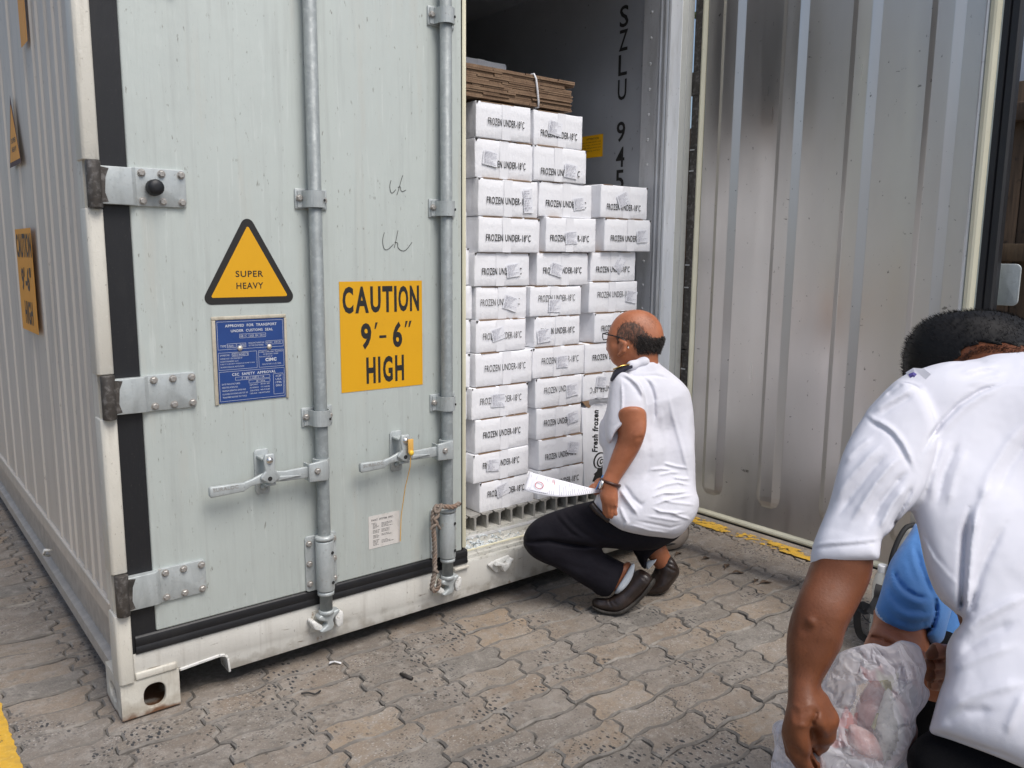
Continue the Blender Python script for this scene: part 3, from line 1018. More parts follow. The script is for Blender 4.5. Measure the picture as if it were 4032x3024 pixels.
def handle(x, xr, z, x_end):
    """x: rod, lever to the left held by a hasp at xr"""
    b = part('handle_hub', MB().prism([(-.062, -.031), (.004, -.035), (.004, .033), (-.062, .028)], (x, -.060, z), (1, 0, 0), (0, 0, 1), (0, -.012, 0)), m_galv, bevel=.003)
    MB().tube([(x - .004, -.036, z - .033), (x - .004, -.036, z + .032)], .0265, 18).build('hub_collar', m_galv, b)
    MB().prism([(-.062, -.028), (-.056, -.028), (-.056, .026), (-.062, .026)], (x, -.030, z), (1, 0, 0), (0, 0, 1), (0, -.030, 0)).build('hub_ear', m_galv, b)
    bolt(b, x - .034, -.072, z + .002)
    lv = MB()
    P = [(x - .045, .0), (x - .075, .0), (xr + .05, .000), (xr + .02, .004), (xr - .02, .004), (xr - .052, -.003), (xr - .078, -.012)]
    Hh = [.034, .036, .032, .034, .030, .020, .026]
    v = []
    for (a, d), hh in zip(P, Hh):
        v += [(a, -.062, z + d - hh / 2), (a, -.062, z + d + hh / 2), (a, -.050, z + d + hh / 2), (a, -.050, z + d - hh / 2)]
    n = len(P)
    lv.add(v, [(4 * i + k, 4 * i + (k + 1) % 4, 4 * i + 4 + (k + 1) % 4, 4 * i + 4 + k) for i in range(n - 1) for k in range(4)] + [(0, 1, 2, 3), tuple(4 * (n - 1) + k for k in range(4))])
    hd = part('door_handle', lv, m_galv, bevel=.003)
    xe = xr - .074
    MB().prism([(x_end + .004, -.017), (xe, -.014), (xe, .012), (x_end + .004, .016), (x_end, .010), (x_end, -.012)], (0, -.047, z - .012), (1, 0, 0), (0, 0, 1), (0, -.016, 0)).build('grip', m_galv, hd, bevel=.004)
    mb = MB(); write(mb, 'SURALOC', (x_end + .010, -.0636, z - .012), (1, 0, 0), (0, 0, 1), .075, .011, .02)
    mb.build('embossed_lettering', m_bolt, hd)
    MB().prism([(xr + .02, -.006), (xr + .105, .0), (xr + .02, .010)], (0, -.0622, z - .004), (1, 0, 0), (0, 0, 1), (0, -.006, 0)).build('lever_rib', m_galv, hd, bevel=.002)
    hp = part('hasp', MB().prism([(-.0235, -.058), (-.017, -.0715), (.017, -.0715), (.0235, -.066), (.0235, .066), (.017, .0715), (-.017, .0715), (-.0235, .064)], (xr, -.003, z + .012), (1, 0, 0), (0, 0, 1), (0, -.006, 0)), m_galv, bevel=.002)
    MB().prism([(-.014, .070), (.016, .070), (.020, .055), (.016, .018), (.032, .000), (.030, -.012), (.008, -.026), (-.010, -.020), (-.030, -.004), (-.026, .006), (-.012, .018), (-.018, .052)], (xr, -.060, z + .010), (1, 0, 0), (0, 0, 1), (0, -.012, 0)).build('latch', m_galv, hp, bevel=.004)
    MB().tube([(xr - .001, -.0718, z + .003), (xr - .001, -.0732, z + .003)], .007, 12).build('seal_hole', m_dark, hp)
    MB().lathe([(.012, 0), (.0125, .004), (.008, .012), (.002, .014)], (xr, -.066, z + .060), (0, -1, 0), 14).build('rivet', M('polished_rivet', (.75, .72, .68), .15, 1.0), hp, smooth=True)
    MB().lathe([(.011, 0), (.010, .008), (.002, .011)], (xr + .002, -.009, z - .036), (0, -1, 0), 12).build('rivet', m_galv, hp, smooth=True)
    MB().box(xr - .010, xr + .024, -.058, -.009, z - .024, z - .016).build('hasp_tongue', m_galv, hp, bevel=.002)
    MB().box(xr - .018, xr + .014, -.052, -.009, z + .058, z + .066).build('hasp_tongue', m_galv, hp, bevel=.002)
rod(.632, (.842, 1.524, 2.205))
rod(1.118, (.837, 1.516, 2.141))
handle(.632, .443, .676, .262)
handle(1.118, .923, .672, .755)
part('cam_keeper', MB().prism([(-.052, .012), (-.030, .022), (.050, .030), (.060, .018), (.026, .006), (.014, -.026), (-.012, -.028), (-.030, -.010)], (1.376, -.001, .160), (1, 0, 0), (0, 0, 1), (0, -.012, 0)), m_white_worn, bevel=.004)
part('cam_keeper', MB().prism([(-.034, .010), (-.008, .004), (.010, -.026), (.026, -.018), (.052, .006), (.058, .020), (.044, .022), (.026, .004), (.008, .010), (-.02, .024)], (1.376, -.012, .162), (1, 0, 0), (0, 0, 1), (0, -.026, 0)), m_white_worn, bevel=.005, seg=3)
part('sill_ledge', MB().box(1.168, 1.232, -.014, .0, .186, .196), m_frame, bevel=.002)

# notices on the closed door
YF = -.0038
def rect(x0, x1, z0, z1, y=YF, t=.0006):
    return MB().box(x0, x1, y - t, y, z0, z1)
def dtext(mb, s, x0, x1, z0, z1, y=YF - .0011, bold=0.):
    return write(mb, s, (x0, y, z0), (1, 0, 0), (0, 0, 1), x1 - x0, z1 - z0, bold)
st = part('height_sticker', rect(.7225, 1.0365, .907, 1.270), m_yellow)
mb = MB()
x = .733
for ch, w in zip('CAUTION', (.039, .050, .039, .039, .010, .039, .037)):
    dtext(mb, ch, x, x + w, 1.166, 1.2535, bold=.035)
    x += w + (.291 - .253) / 6
dtext(mb, '9', .797, .836, 1.045, 1.133, bold=.035); dtext(mb, '6', .918, .955, 1.045, 1.133, bold=.035)
dtext(mb, '-', .866, .893, 1.080, 1.089, bold=.01)
for xx in (.848, .965, .980):
    mb.add([(xx, YF - .0011, 1.112), (xx + .005, YF - .0011, 1.112), (xx + .013, YF - .0011, 1.1335), (xx + .004, YF - .0011, 1.1335)], [(0, 1, 2, 3)])
x = .815
for ch, w in zip('HIGH', (.035, .009, .038, .035)):
    dtext(mb, ch, x, x + w, .929, 1.018, bold=.035)
    x += w + .0095
mb.build('lettering', m_ink, st)

def rounded(P, r, n=6):
    out = []
    for i in range(len(P)):
        a, b, c = vec(P[i - 1]), vec(P[i]), vec(P[(i + 1) % len(P)])
        d1, d2 = unit(a - b), unit(c - b)
        ang = math.acos(np.clip(d1 @ d2, -1, 1))
        L = r / math.tan(ang / 2)
        s0, s1 = b + d1 * L, b + d2 * L
        ctr = b + unit(d1 + d2) * (r / math.sin(ang / 2))
        a0, a1 = math.atan2(*(s0 - ctr)[::-1]), math.atan2(*(s1 - ctr)[::-1])
        da = (a1 - a0 + math.pi) % (2 * math.pi) - math.pi
        out += [tuple(ctr + r * np.array([math.cos(a0 + da * k / n), math.sin(a0 + da * k / n)])) for k in range(n + 1)]
    return out
T0 = [(.2800, 1.2085), (.5790, 1.2085), (.4295, 1.4800)]
st = part('weight_sticker', MB().prism(rounded(T0, .020), (0, YF, 0), (1, 0, 0), (0, 0, 1), (0, -.0005, 0)), m_ink)
MB().prism(rounded([(.3115, 1.2285), (.5480, 1.2285), (.4298, 1.4395)], .004, 3), (0, YF - .0007, 0), (1, 0, 0), (0, 0, 1), (0, -.0004, 0)).build('yellow_field', m_yellow, st)
mb = MB()
dtext(mb, 'SUPER', .3875, .4715, 1.288, 1.3065, YF - .0016, .012); dtext(mb, 'HEAVY', .3885, .4705, 1.253, 1.2715, YF - .0016, .012)
mb.build('lettering', m_ink, st)

pl = part('approval_plate', rect(.3215, .5305, .9145, 1.1625, YF - .001, .0012), m_blue)
mb = MB()
for a, b, c, d in ((.309, .538, 1.1625, 1.1735), (.309, .3205, .910, 1.1625), (.5315, .540, .910, 1.1625)):
    mb.box(a, b, YF - .004, YF, c, d)
mb.build('plate_border', m_tan, pl, bevel=.003)
for x, z in ((.3905, 1.0765), (.4815, 1.0755)):
    MB().lathe([(.0075, 0), (.0078, .003), (.004, .006), (.001, .0065)], (x, YF - .002, z), (0, -1, 0), 12).build('rivet', M('plate_rivet', (.72, .66, .55), .4, .5), pl, smooth=True)
mb = MB()
YT = YF - .0027
def pt(s, u0, u1, v0, v1, b=.0):
    """u, v: fractions across and down the plate"""
    dtext(mb, s, .3215 + u0 * .209, .3215 + u1 * .209, 1.1625 - v1 * .248, 1.1625 - v0 * .248, YT, b)
def pbox(u0, u1, v0, v1, w=.0008):
    xa, xb, za, zb = .3215 + u0 * .209, .3215 + u1 * .209, 1.1625 - v1 * .248, 1.1625 - v0 * .248
    for a, b, c, d in ((xa, xb, za, za + w), (xa, xb, zb - w, zb), (xa, xa + w, za, zb), (xb - w, xb, za, zb)):
        mb.add([(a, YT, c), (b, YT, c), (b, YT, d), (a, YT, d)], [(0, 1, 2, 3)])
pbox(.015, .985, .02, .355); pbox(.015, .575, .39, .60); pbox(.60, .985, .39, .60); pbox(.015, .985, .62, .98)
pt('APPROVED  FOR  TRANSPORT', .13, .89, .055, .088, .02); pt('UNDER  CUSTOMS  SEAL', .21, .83, .118, .150, .02)
pbox(.33, .72, .175, .225); pt('GB / C  12625  BV / 2014', .345, .70, .187, .214)
pt('TYPE', .05, .13, .300, .328); pbox(.145, .42, .285, .335); pt('1AAA - S - 042C', .155, .41, .297, .325)
pt("MANUFACTURER'S NO.", .46, .70, .282, .300); pt('OF THE CONTAINER', .46, .68, .312, .330); pbox(.715, .97, .275, .322); pt('QCRC  410120', .725, .94, .287, .312)
pt("OWNER'S NO.", .04, .18, .412, .432); pbox(.21, .45, .402, .442); pt('SZLU 945421 4', .22, .44, .411, .433)
for i, (s, u) in enumerate((('OWNED AND / OR MANAGED BY', .36), ('CONTAINERS LLC', .30), ('SUBJECT TO SECURITY INTERESTS IN FAVOR OF ONE', .54), ('OR MORE FINANCIAL INSTITUTIONS', .38))):
    pt(s, .04, u, .455 + i * .034, .472 + i * .034)
pt('TIMBER COMPONENT TREATMENT', .61, .975, .405, .420); pt('NO EXPOSED TIMBER', .67, .90, .432, .447); pt('MANUFACTURED BY', .61, .81, .462, .476)
pt('CIMC', .70, .87, .488, .530, .05); pt('MANUFACTURE CO. LTD. CHINA', .65, .94, .555, .572)
pt('CSC  SAFETY  APPROVAL', .20, .85, .645, .678, .02); pbox(.245, .76, .695, .735); pt('F / BV / 12873 / 14', .34, .67, .703, .727)
pbox(.44, .76, .745, .785); pt('08 / 2016', .55, .68, .755, .776)
for i, (s, u) in enumerate((('DATE MANUFACTURED', .31), ('IDENTIFICATION NO.', .28), ('MAXIMUM OPERATING GROSS MASS', .39), ('ALLOWABLE STACKING LOAD FOR 1.8G', .42), ('TRANSVERSE RACKING TEST FORCE', .40))):
    pt(s, .05, u, .763 + i * .040, .782 + i * .040)
for i, s in enumerate(('QCRC  410120', '35,000KG   77,160LBS', '228,670KG  489,710LBS', '150,000  NEWTONS')):
    pt(s, .45, .75, .797 + i * .036, .816 + i * .036)
pbox(.81, .965, .69, .95)
for i, s in enumerate(('ACEP', 'USA', '1996', '003')):
    pt(s, .845, .935, .71 + i * .04, .735 + i * .04)
mb.build('lettering', m_white_ink, pl)

st = part('paint_notice', rect(.812, .9355, .3495, .467), M('worn_notice_paper', (.62, .595, .56), .6, layers=[('noise', (40, 40, 20), .5, .72, (.50, .48, .44), .7), ('noise', 120, .62, .72, (.4, .42, .39), .6)]))
mb = MB()
dtext(mb, 'PAINT  SYSTEM  SPEC.', .8235, .911, .4475, .4545, YF - .0011, .02)
r = random.Random(4)
for i, n in enumerate((1, 2, 2, 2, 2, 0, 2, 2, 2, 0, 2, 2, 1, 0, 1, 2, 2, 2, 1)):
    z = .439 - i * .0044
    for k in range(n):
        xa = (.823 + .006 * (i > 0)) if k == 0 else .862
        xb = xa + r.uniform(.014, .028) * (1 if k == 0 else 1.7)
        while xa < xb:
            xe = min(xb, xa + r.uniform(.004, .012))
            mb.add([(xa, YF - .0011, z), (xe, YF - .0011, z), (xe, YF - .0011, z + .0017), (xa, YF - .0011, z + .0017)], [(0, 1, 2, 3)])
            xa = xe + .0018
mb.build('lettering', M('grey_print', (.12, .115, .11), .6), st)

def scrawl(P, w=.0022):
    mb = MB()
    for pts in P:
        c = []
        for i in range(len(pts) - 1):
            p0, p1, p2, p3 = [vec(pts[max(0, min(len(pts) - 1, k))]) for k in (i - 1, i, i + 1, i + 2)]
            for t in np.linspace(0, 1, 6)[:-1]:
                c.append(.5 * (2 * p1 + (p2 - p0) * t + (2 * p0 - 5 * p1 + 4 * p2 - p3) * t * t + (3 * p1 - p0 - 3 * p2 + p3) * t ** 3))
        c.append(vec(pts[-1]))
        mb.ribbon([(a, YF - .0004, b) for a, b in c], w, (0, -1, 0))
    return mb
m_pencil = M('pencil', (.09, .095, .09), .6)
part('pencil_mark', scrawl([[(.920, 1.600), (.915, 1.580), (.919, 1.561), (.926, 1.560), (.938, 1.571)], [(.965, 1.619), (.958, 1.600), (.948, 1.570), (.941, 1.553)], [(.946, 1.578), (.955, 1.581), (.957, 1.570), (.964, 1.566), (.977, 1.572)]]), m_pencil)
part('pencil_mark', scrawl([[(.892, 1.430), (.885, 1.405), (.890, 1.377), (.905, 1.375), (.926, 1.392)], [(.944, 1.438), (.937, 1.410), (.929, 1.380)], [(.931, 1.398), (.942, 1.396), (.943, 1.382), (.957, 1.371), (.975, 1.374), (.999, 1.400)]]), m_pencil)

# inside: stainless lining, jamb, aluminium T floor
m_lining = M('lining_steel', (.50, .52, .55), .46, metal=.62, coord='Object', layers=[('noise', (3, 2, 2), .4, .75, (.36, .375, .40), .6), ('noise', (40, 40, 30), .68, .73, (.10, .10, .10), .7)])
part('lining', MB().add([(2.360, .128, .28), (2.360, 12, .28), (2.360, 12, 2.66), (2.360, .128, 2.66)], [(0, 1, 2, 3)]), m_lining)
part('lining', MB().add([(.078, .09, .28), (.078, 12, .28), (.078, 12, 2.66), (.078, .09, 2.66)], [(0, 1, 2, 3)]), m_lining)
part('lining', MB().add([(.078, .09, 2.66), (2.36, .09, 2.66), (2.36, 12, 2.66), (.078, 12, 2.66)], [(0, 1, 2, 3)]), m_lining)
part('lining', MB().add([(.078, 11.6, .28), (2.36, 11.6, .28), (2.36, 11.6, 2.66), (.078, 11.6, 2.66)], [(0, 1, 2, 3)]), m_lining)
jb = part('jamb', MB().prism([(2.3602, .222), (2.3565, .221), (2.3560, .131), (2.3602, .130)], (0, 0, .30), (1, 0, 0), (0, 1, 0), (0, 0, 2.36)), m_alu)
me_rivet = bpy.data.meshes.new('rivet')
t_ = MB().lathe([(.0075, 0), (.0072, .0018), (.004, .0035), (.001, .004)], (0, 0, 0), (-1, 0, 0), 10)
me_rivet.from_pydata(t_.v, [], t_.f); me_rivet.materials.append(m_alu)
for i in range(22): place('rivet', me_rivet, jb, (2.3563, .176, .36 + i * .1085))
pr = [(2.3603, .129), (2.3560, .127), (2.3540, .118), (2.3575, .112), (2.3560, .100), (2.3530, .092), (2.3565, .080), (2.3604, .076)]
part('jamb', MB().prism(pr, (0, 0, .285), (1, 0, 0), (0, 1, 0), (0, 0, 2.38)), m_alu, bevel=.001)
m_jamb = M('jamb_white', (.86, .88, .88), .4, layers=[('noise', (40, 40, 5), .5, .75, (.58, .58, .54), .5), ('noise', (120, 120, 50), .66, .74, (.3, .28, .24), .6)])
part('jamb', MB().prism([(2.3605, .0755), (2.3550, .074), (2.3535, .060), (2.3560, .056), (2.3560, .0015), (2.3605, .0015)], (0, 0, .27), (1, 0, 0), (0, 1, 0), (0, 0, 2.40)), m_jamb, bevel=.001)

mb = MB()
z = 2.318
def wall_char(ch, y0, y1, z0, z1):
    write(mb, ch, (2.3585, y0, z0), (0, -1, 0), (0, 0, 1), y0 - y1, z1 - z0, .012)
for ch, zc, hh in (('S', 2.44, .094), ('Z', 2.336, .092), ('L', 2.228, .092), ('U', 2.119, .092), ('9', 1.931, .092), ('4', 1.817, .092), ('5', 1.712, .094), ('4', 1.60, .092), ('2', 1.49, .092), ('1', 1.38, .092)):
    wall_char(ch, .373, .318, zc - hh / 2, zc + hh / 2)
part('wall_number', mb, m_ink)
nz = part('attention_notice', MB().add([(2.3588, .66, 1.83), (2.3588, .462, 1.83), (2.3588, .462, 1.935), (2.3588, .66, 1.935)], [(0, 1, 2, 3)]), m_yellow)
mb = MB()
write(mb, 'ATTENTION', (2.3582, .575, 1.914), (0, -1, 0), (0, 0, 1), .085, .009, .02)
for i, s in enumerate(('negligence in operation may', 'damage the cargo, observe the', 'terms of the refrigeration unit', 'on the door fitting and floor', 'of this box')):
    write(mb, s, (2.3582, .645, 1.899 - i * .0135), (0, -1, 0), (0, 0, 1), .17 if i < 4 else .07, .0075)
mb.build('lettering', m_ink, nz)

bar = MB()
pr = [(-.0045, 0), (.0045, 0), (.0045, .050), (.010, .0565), (.0245, .0585), (.0265, .062), (.0265, .0645), (-.0265, .0645), (-.0265, .062), (-.0245, .0585), (-.010, .0565), (-.0045, .050)]
bar.prism(pr, (0, 0, 0), (1, 0, 0), (0, 0, 1), (0, 11.4, 0))
me_bar = bpy.data.meshes.new('floor_bar')
me_bar.from_pydata(bar.v, [], bar.f); me_bar.materials.append(m_floor)
fl = part('cargo_floor', MB().box(.078, 2.36, .0875, 11.6, .25, .2802), m_floor)
i = 0
x = 1.336 - 3 * .0612
while x < 2.35:
    place('floor_bar', me_bar, fl, (x, .089 + (i * 37 % 5) * .0006, .2804)); x += .0612; i += 1

# the open door, square to the container, its steel lining towards the opening
XD = 2.440
od = part('door', MB().box(XD + .004, 2.545, -1.245, -.045, .205, 2.74), m_door, bevel=.004)
tag(od, 'open door showing its ribbed stainless lining')
MB().box(XD, XD + .0035, -1.196, -.072, .226, 2.72).build('lining', m_inox, od)
def rib(y0, y1, y2, y3, z0):
    """dark flank y0-y1, crown y1-y2, light flank y2-y3"""
    hgt = .0155
    mb = MB()
    zz = [z0, z0 + .012, z0 + .030, z0 + .05, 2.66, 2.69]
    k = [0.02, .55, .9, 1, 1, .02]
    ins = [.030, .014, .004, 0, 0, .02]
    P = np.zeros((len(zz), 6, 3))
    for i, z in enumerate(zz):
        d = hgt * k[i]
        ym = (y0 + y3) / 2
        q = lambda y: y + (ym - y) * min(1, ins[i] / .06)
        P[i] = [(XD - .0003, q(y0), z), (XD - d * .93, q(y1) + .0015, z), (XD - d, q(y1) - .0015, z), (XD - d, q(y2) + .0015, z), (XD - d * .93, q(y2) - .0015, z), (XD - .0003, q(y3), z)]
    mb.grid(P)
    return mb.build('rib', m_inox, od)
for y0, y1, y2, y3, z0 in ((-.147, -.172, -.232, -.262, .300), (-.437, -.462, -.521, -.550, .312), (-.728, -.754, -.811, -.841, .316), (-1.014, -1.040, -1.098, -1.128, .316)):
    rib(y0, y1, y2, y3, z0)
def dgask(y0, y1, z0, z1, horiz=False):
    mb = MB()
    if horiz:
        mb.prism([(XD + .010, z0), (XD - .006, z0 + .001), (XD - .012, z0 + .009), (XD - .010, z0 + .016), (XD - .0035, z1 - .003), (XD - .001, z1), (XD + .01, z1)], (0, y0, 0), (1, 0, 0), (0, 0, 1), (0, y1 - y0, 0))
    else:
        mb.prism([(XD + .010, y0), (XD - .002, y0), (XD - .010, y0 + (y1 - y0) * .3), (XD - .012, y0 + (y1 - y0) * .55), (XD - .003, y1), (XD + .01, y1)], (0, 0, z0), (1, 0, 0), (0, 1, 0), (0, 0, z1 - z0))
    mb.build('gasket', m_cream, od)
dgask(-.040, -.0685, .226, 2.72)
dgask(-1.236, -1.203, .226, 2.72)
dgask(-1.236, -.040, .2005, .2255, True)
dgask(-1.236, -.040, 2.7205, 2.745, True)
MB().prism([(XD - .003, -1.199), (XD - .007, -1.194), (XD - .004, -1.188), (XD + .001, -1.187), (XD + .001, -1.199)], (0, 0, .23), (1, 0, 0), (0, 1, 0), (0, 0, 2.48)).build('lining_edge', m_alu, od)
pr = [(XD + .008, -1.2375), (XD + .002, -1.242), (XD + .004, -1.258), (XD + .010, -1.262), (XD + .004, -1.267), (XD + .006, -1.286), (XD + .016, -1.292), (XD + .060, -1.286), (XD + .060, -1.2375)]
MB().prism(pr, (0, 0, .19), (1, 0, 0), (0, 1, 0), (0, 0, 2.56)).build('seal', m_rubber, od)
MB().box(XD + .012, XD + .07, -1.26, -.03, .186, .2000).build('seal', m_rubber, od)
MB().box(XD - .007, XD + .100, -.0445, -.0065, .19, 2.75).build('seal', m_pin, od)  # hinge-side seal, widened into a dark block standing for the gap's shade
for i, z in enumerate(HZ):
    part('hinge', MB().box(2.4305, 2.448, -.055, .0, z - .05, z + .05), m_pin, bevel=.003)
for z in (.85, .94, 1.22, 1.32, 1.73, 1.82):
    part('hinge_shim', MB().box(2.4305, 2.437, -.030, -.006, z, z + .005), m_alu)
x_out = 2.585
part('locking_rod', MB().tube([(x_out, -.75, .17), (x_out, -.75, 2.75)], .0207, 14), m_galv, smooth=True)
part('locking_rod', MB().tube([(x_out, -1.10, .17), (x_out, -1.10, 2.75)], .0207, 14), m_galv, smooth=True)
for y in (-.75, -1.10):
    part('cam', MB().prism([(-.062, .075), (.062, .075), (.058, .062), (.022, .050), (.018, .028), (.040, .014), (.066, .006), (.060, -.012), (-.060, -.012), (-.068, .0), (-.030, .022), (-.026, .045), (-.045, .058)], (x_out - .012, y, .112), (0, 1, 0), (0, 0, 1), (.03, 0, 0)), m_pin, bevel=.003)
part('latch_plate', MB().prism(rounded([(-1.33, 1.205), (-1.24, 1.205), (-1.24, 1.345), (-1.33, 1.345)], .018), (2.550, 0, 0), (0, 1, 0), (0, 0, 1), (.008, 0, 0)), m_galv, bevel=.002)
# ------------------------------------------------------------------ cargo: white cartons of frozen fish
m_carton = M('white_carton', (.85, .855, .88), .5, coord='Object', layers=[('noise', (7, 7, 9), .45, .8, (.78, .785, .81), .6), ('noise', (90, 90, 7), .62, .78, (.70, .70, .73), .5), ('noise', 60, .70, .76, (.40, .39, .38), .5)],
             bump=[((26, 26, 18), .004, 'noise'), ((120, 120, 8), .0008, 'noise')])
m_kraft = M('kraft_board', (.27, .17, .10), .85, layers=[('noise', 60, .4, .7, (.36, .25, .16), .6)])
m_tape = M('clear_tape_over_white', (.84, .845, .87), .32, layers=[('noise', (60, 60, 6), .5, .75, (.79, .79, .82), .5)], bump=[((50, 50, 9), .0022, 'noise')])
m_label = M('paper_label', (.80, .81, .85), .55, bump=((40, 40, 30), .004, 'noise'))
m_print = M('grey_label_print', (.47, .47, .52), .6)
m_gap = M('notch_dark', (.03, .025, .022), .9)

ROWS = {
    (1, 1): (1.340, 1.605, 1.918, 1.788),
    (1, 2): (1.339, 1.619, 1.786, 1.645),
    (1, 3): (1.347, 1.641, 1.643, 1.504),
    (1, 4): (1.349, 1.652, 1.502, 1.369),
    (1, 5): (1.339, 1.611, 1.368, 1.240),
    (1, 6): (1.349, 1.601, 1.238, 1.112),
    (1, 7): (1.345, 1.595, 1.111, 0.985),
    (1, 8): (1.342, 1.628, 0.983, 0.852),
    (1, 9): (1.324, 1.609, 0.850, 0.725),
    (1, 10): (1.339, 1.613, 0.723, 0.589),
    (1, 11): (1.329, 1.613, 0.587, 0.470),
    (1, 12): (1.363, 1.646, 0.468, 0.345),
    (2, 1): (1.621, 1.882, 1.918, 1.787),
    (2, 2): (1.621, 1.905, 1.785, 1.651),
    (2, 3): (1.653, 1.946, 1.650, 1.513),
    (2, 4): (1.681, 1.962, 1.512, 1.374),
    (2, 5): (1.649, 1.934, 1.372, 1.238),
    (2, 6): (1.614, 1.898, 1.236, 1.114),
    (2, 7): (1.638, 1.894, 1.112, 0.989),
    (2, 8): (1.631, 1.923, 0.987, 0.861),
    (2, 9): (1.649, 1.913, 0.859, 0.734),
    (2, 10): (1.655, 1.910, 0.732, 0.602),
    (2, 11): (1.668, 1.919, 0.600, 0.469),
    (2, 12): (1.665, 1.929, 0.467, 0.345),
    (3, 3): (1.986, 2.277, 1.657, 1.520),
    (3, 4): (2.011, 2.301, 1.518, 1.380),
    (3, 5): (1.954, 2.231, 1.378, 1.252),
    (3, 6): (1.944, 2.245, 1.250, 1.118),
    (3, 7): (1.973, 2.250, 1.116, 0.988),
    (3, 8): (1.926, 2.252, 0.986, 0.857),
    (3, 9): (1.913, 2.242, 0.855, 0.738),
}
#        text: u0, u1, v from the top, bold      label: u, v, tilt, portrait
LOOK = {
    (1, 1): ((.20, .86, .52, 1), None), (1, 2): ((.20, .86, .62, 1), (.24, .50, -8, 0)), (1, 3): ((.13, .86, .57, 1), (.815, .54, 4, 1)), (1, 4): ((.11, .84, .58, 1), None),
    (1, 5): ((.12, .84, .55, 1), (.68, .53, 6, 0)), (1, 6): ((.08, .85, .47, 0), (.66, .52, -16, 0)), (1, 7): ((.13, .90, .50, 0), (.42, .45, 14, 0)), (1, 8): ((.15, .87, .46, 0), None),
    (1, 9): ((.14, .87, .44, 0), (.45, .46, -2, 0)), (1, 10): ((.14, .83, .47, 1), None), (1, 11): ((.16, .81, .42, 1), (.34, .45, -6, 0)), (1, 12): ((.13, .80, .42, 1), (.40, .36, 12, 0)),
    (2, 1): ((.13, .88, .64, 1), (.42, .47, -8, 0)), (2, 2): ((.12, .86, .72, 1), (.68, .66, -6, 0)), (2, 3): ((.12, .88, .61, 1), (.74, .58, 8, 0)), (2, 4): ((.08, .85, .60, 1), (.49, .58, 5, 0)),
    (2, 5): ((.11, .86, .54, 1), (.36, .52, -14, 0)), (2, 6): ((.15, .86, .40, 0), (.46, .66, -3, 0)), (2, 7): ((.13, .87, .48, 1), (.20, .62, 5, 0)), (2, 8): ((.16, .87, .45, 0), (.55, .52, 2, 0)),
    (2, 9): ((.17, .90, .42, 0), (.77, .50, 6, 0)), (2, 10): ((.15, .86, .48, 1), (.79, .42, 9, 0)), (2, 11): ((.13, .84, .58, 1), (.77, .42, -14, 0)), (2, 12): ((.12, .88, .50, 1), None),
    (3, 3): ((.12, .84, .66, 1), (.46, .42, 22, 0)), (3, 4): ((.12, .86, .60, 1), (.80, .52, 4, 0)), (3, 5): ((.11, .86, .60, 1), (.62, .42, 56, 0)), (3, 6): ((.16, .86, .42, 0), (.86, .52, -10, 0)),
    (3, 7): ((.14, .86, .52, 1), None), (3, 8): ((.13, .86, .48, 1), None), (3, 9): ((.12, .86, .62, 0), (.33, .34, -10, 0)),
}
ORD = ['top', 'second', 'third', 'fourth', 'fifth', 'sixth', 'seventh', 'eighth', 'ninth', 'tenth', 'eleventh', 'bottom']
CB = random.Random(21)

def label_mesh(seed, w, h):
    r = random.Random(seed)
    mb = MB()
    n, m = 6, 5
    P = np.zeros((m, n, 3))
    for i in range(m):
        for j in range(n):
            P[i, j] = (w * (j / (n - 1) - .5) + r.uniform(-.0008, .0008), -.0008 - abs(r.gauss(0, .0007)) - (.003 if (i == 0 and j == n - 1 and seed % 2) else 0), h * (i / (m - 1) - .5) + r.uniform(-.0008, .0008))
    mb.grid(P)
    pr = MB()
    rows = 9
    for i in range(rows):
        z = h * (.40 - .8 * i / (rows - 1))
        xa = -w * .42
        xe = w * r.choice((-.05, .1, .2, .35, .4))
        while xa < xe:
            xb = min(xe, xa + r.uniform(.004, .014))
            pr.add([(xa, -.0034, z), (xb, -.0034, z), (xb, -.0034, z + h * .034), (xa, -.0034, z + h * .034)], [(0, 1, 2, 3)])
            xa = xb + .0022
    for i in range(14):
        x, z = r.uniform(-.44, -.3) * w, r.uniform(-.4, .35) * h
        pr.add([(x, -.0035, z), (x + w * .05, -.0035, z), (x + w * .05, -.0035, z + h * .05), (x, -.0035, z + h * .05)], [(0, 1, 2, 3)])
    out = []
    for nm, q, mt in (('paper_label', mb, m_label), ('print', pr, m_print)):
        me = bpy.data.meshes.new(nm)
        me.from_pydata(q.v, [], q.f)
        me.materials.append(mt)
        if nm == 'paper_label': me.polygons.foreach_set('use_smooth', [True] * len(me.polygons))
        out.append(me)
    return out
LAB = [label_mesh(s, .066, .050) for s in range(5)]
PORT = label_mesh(11, .042, .084)

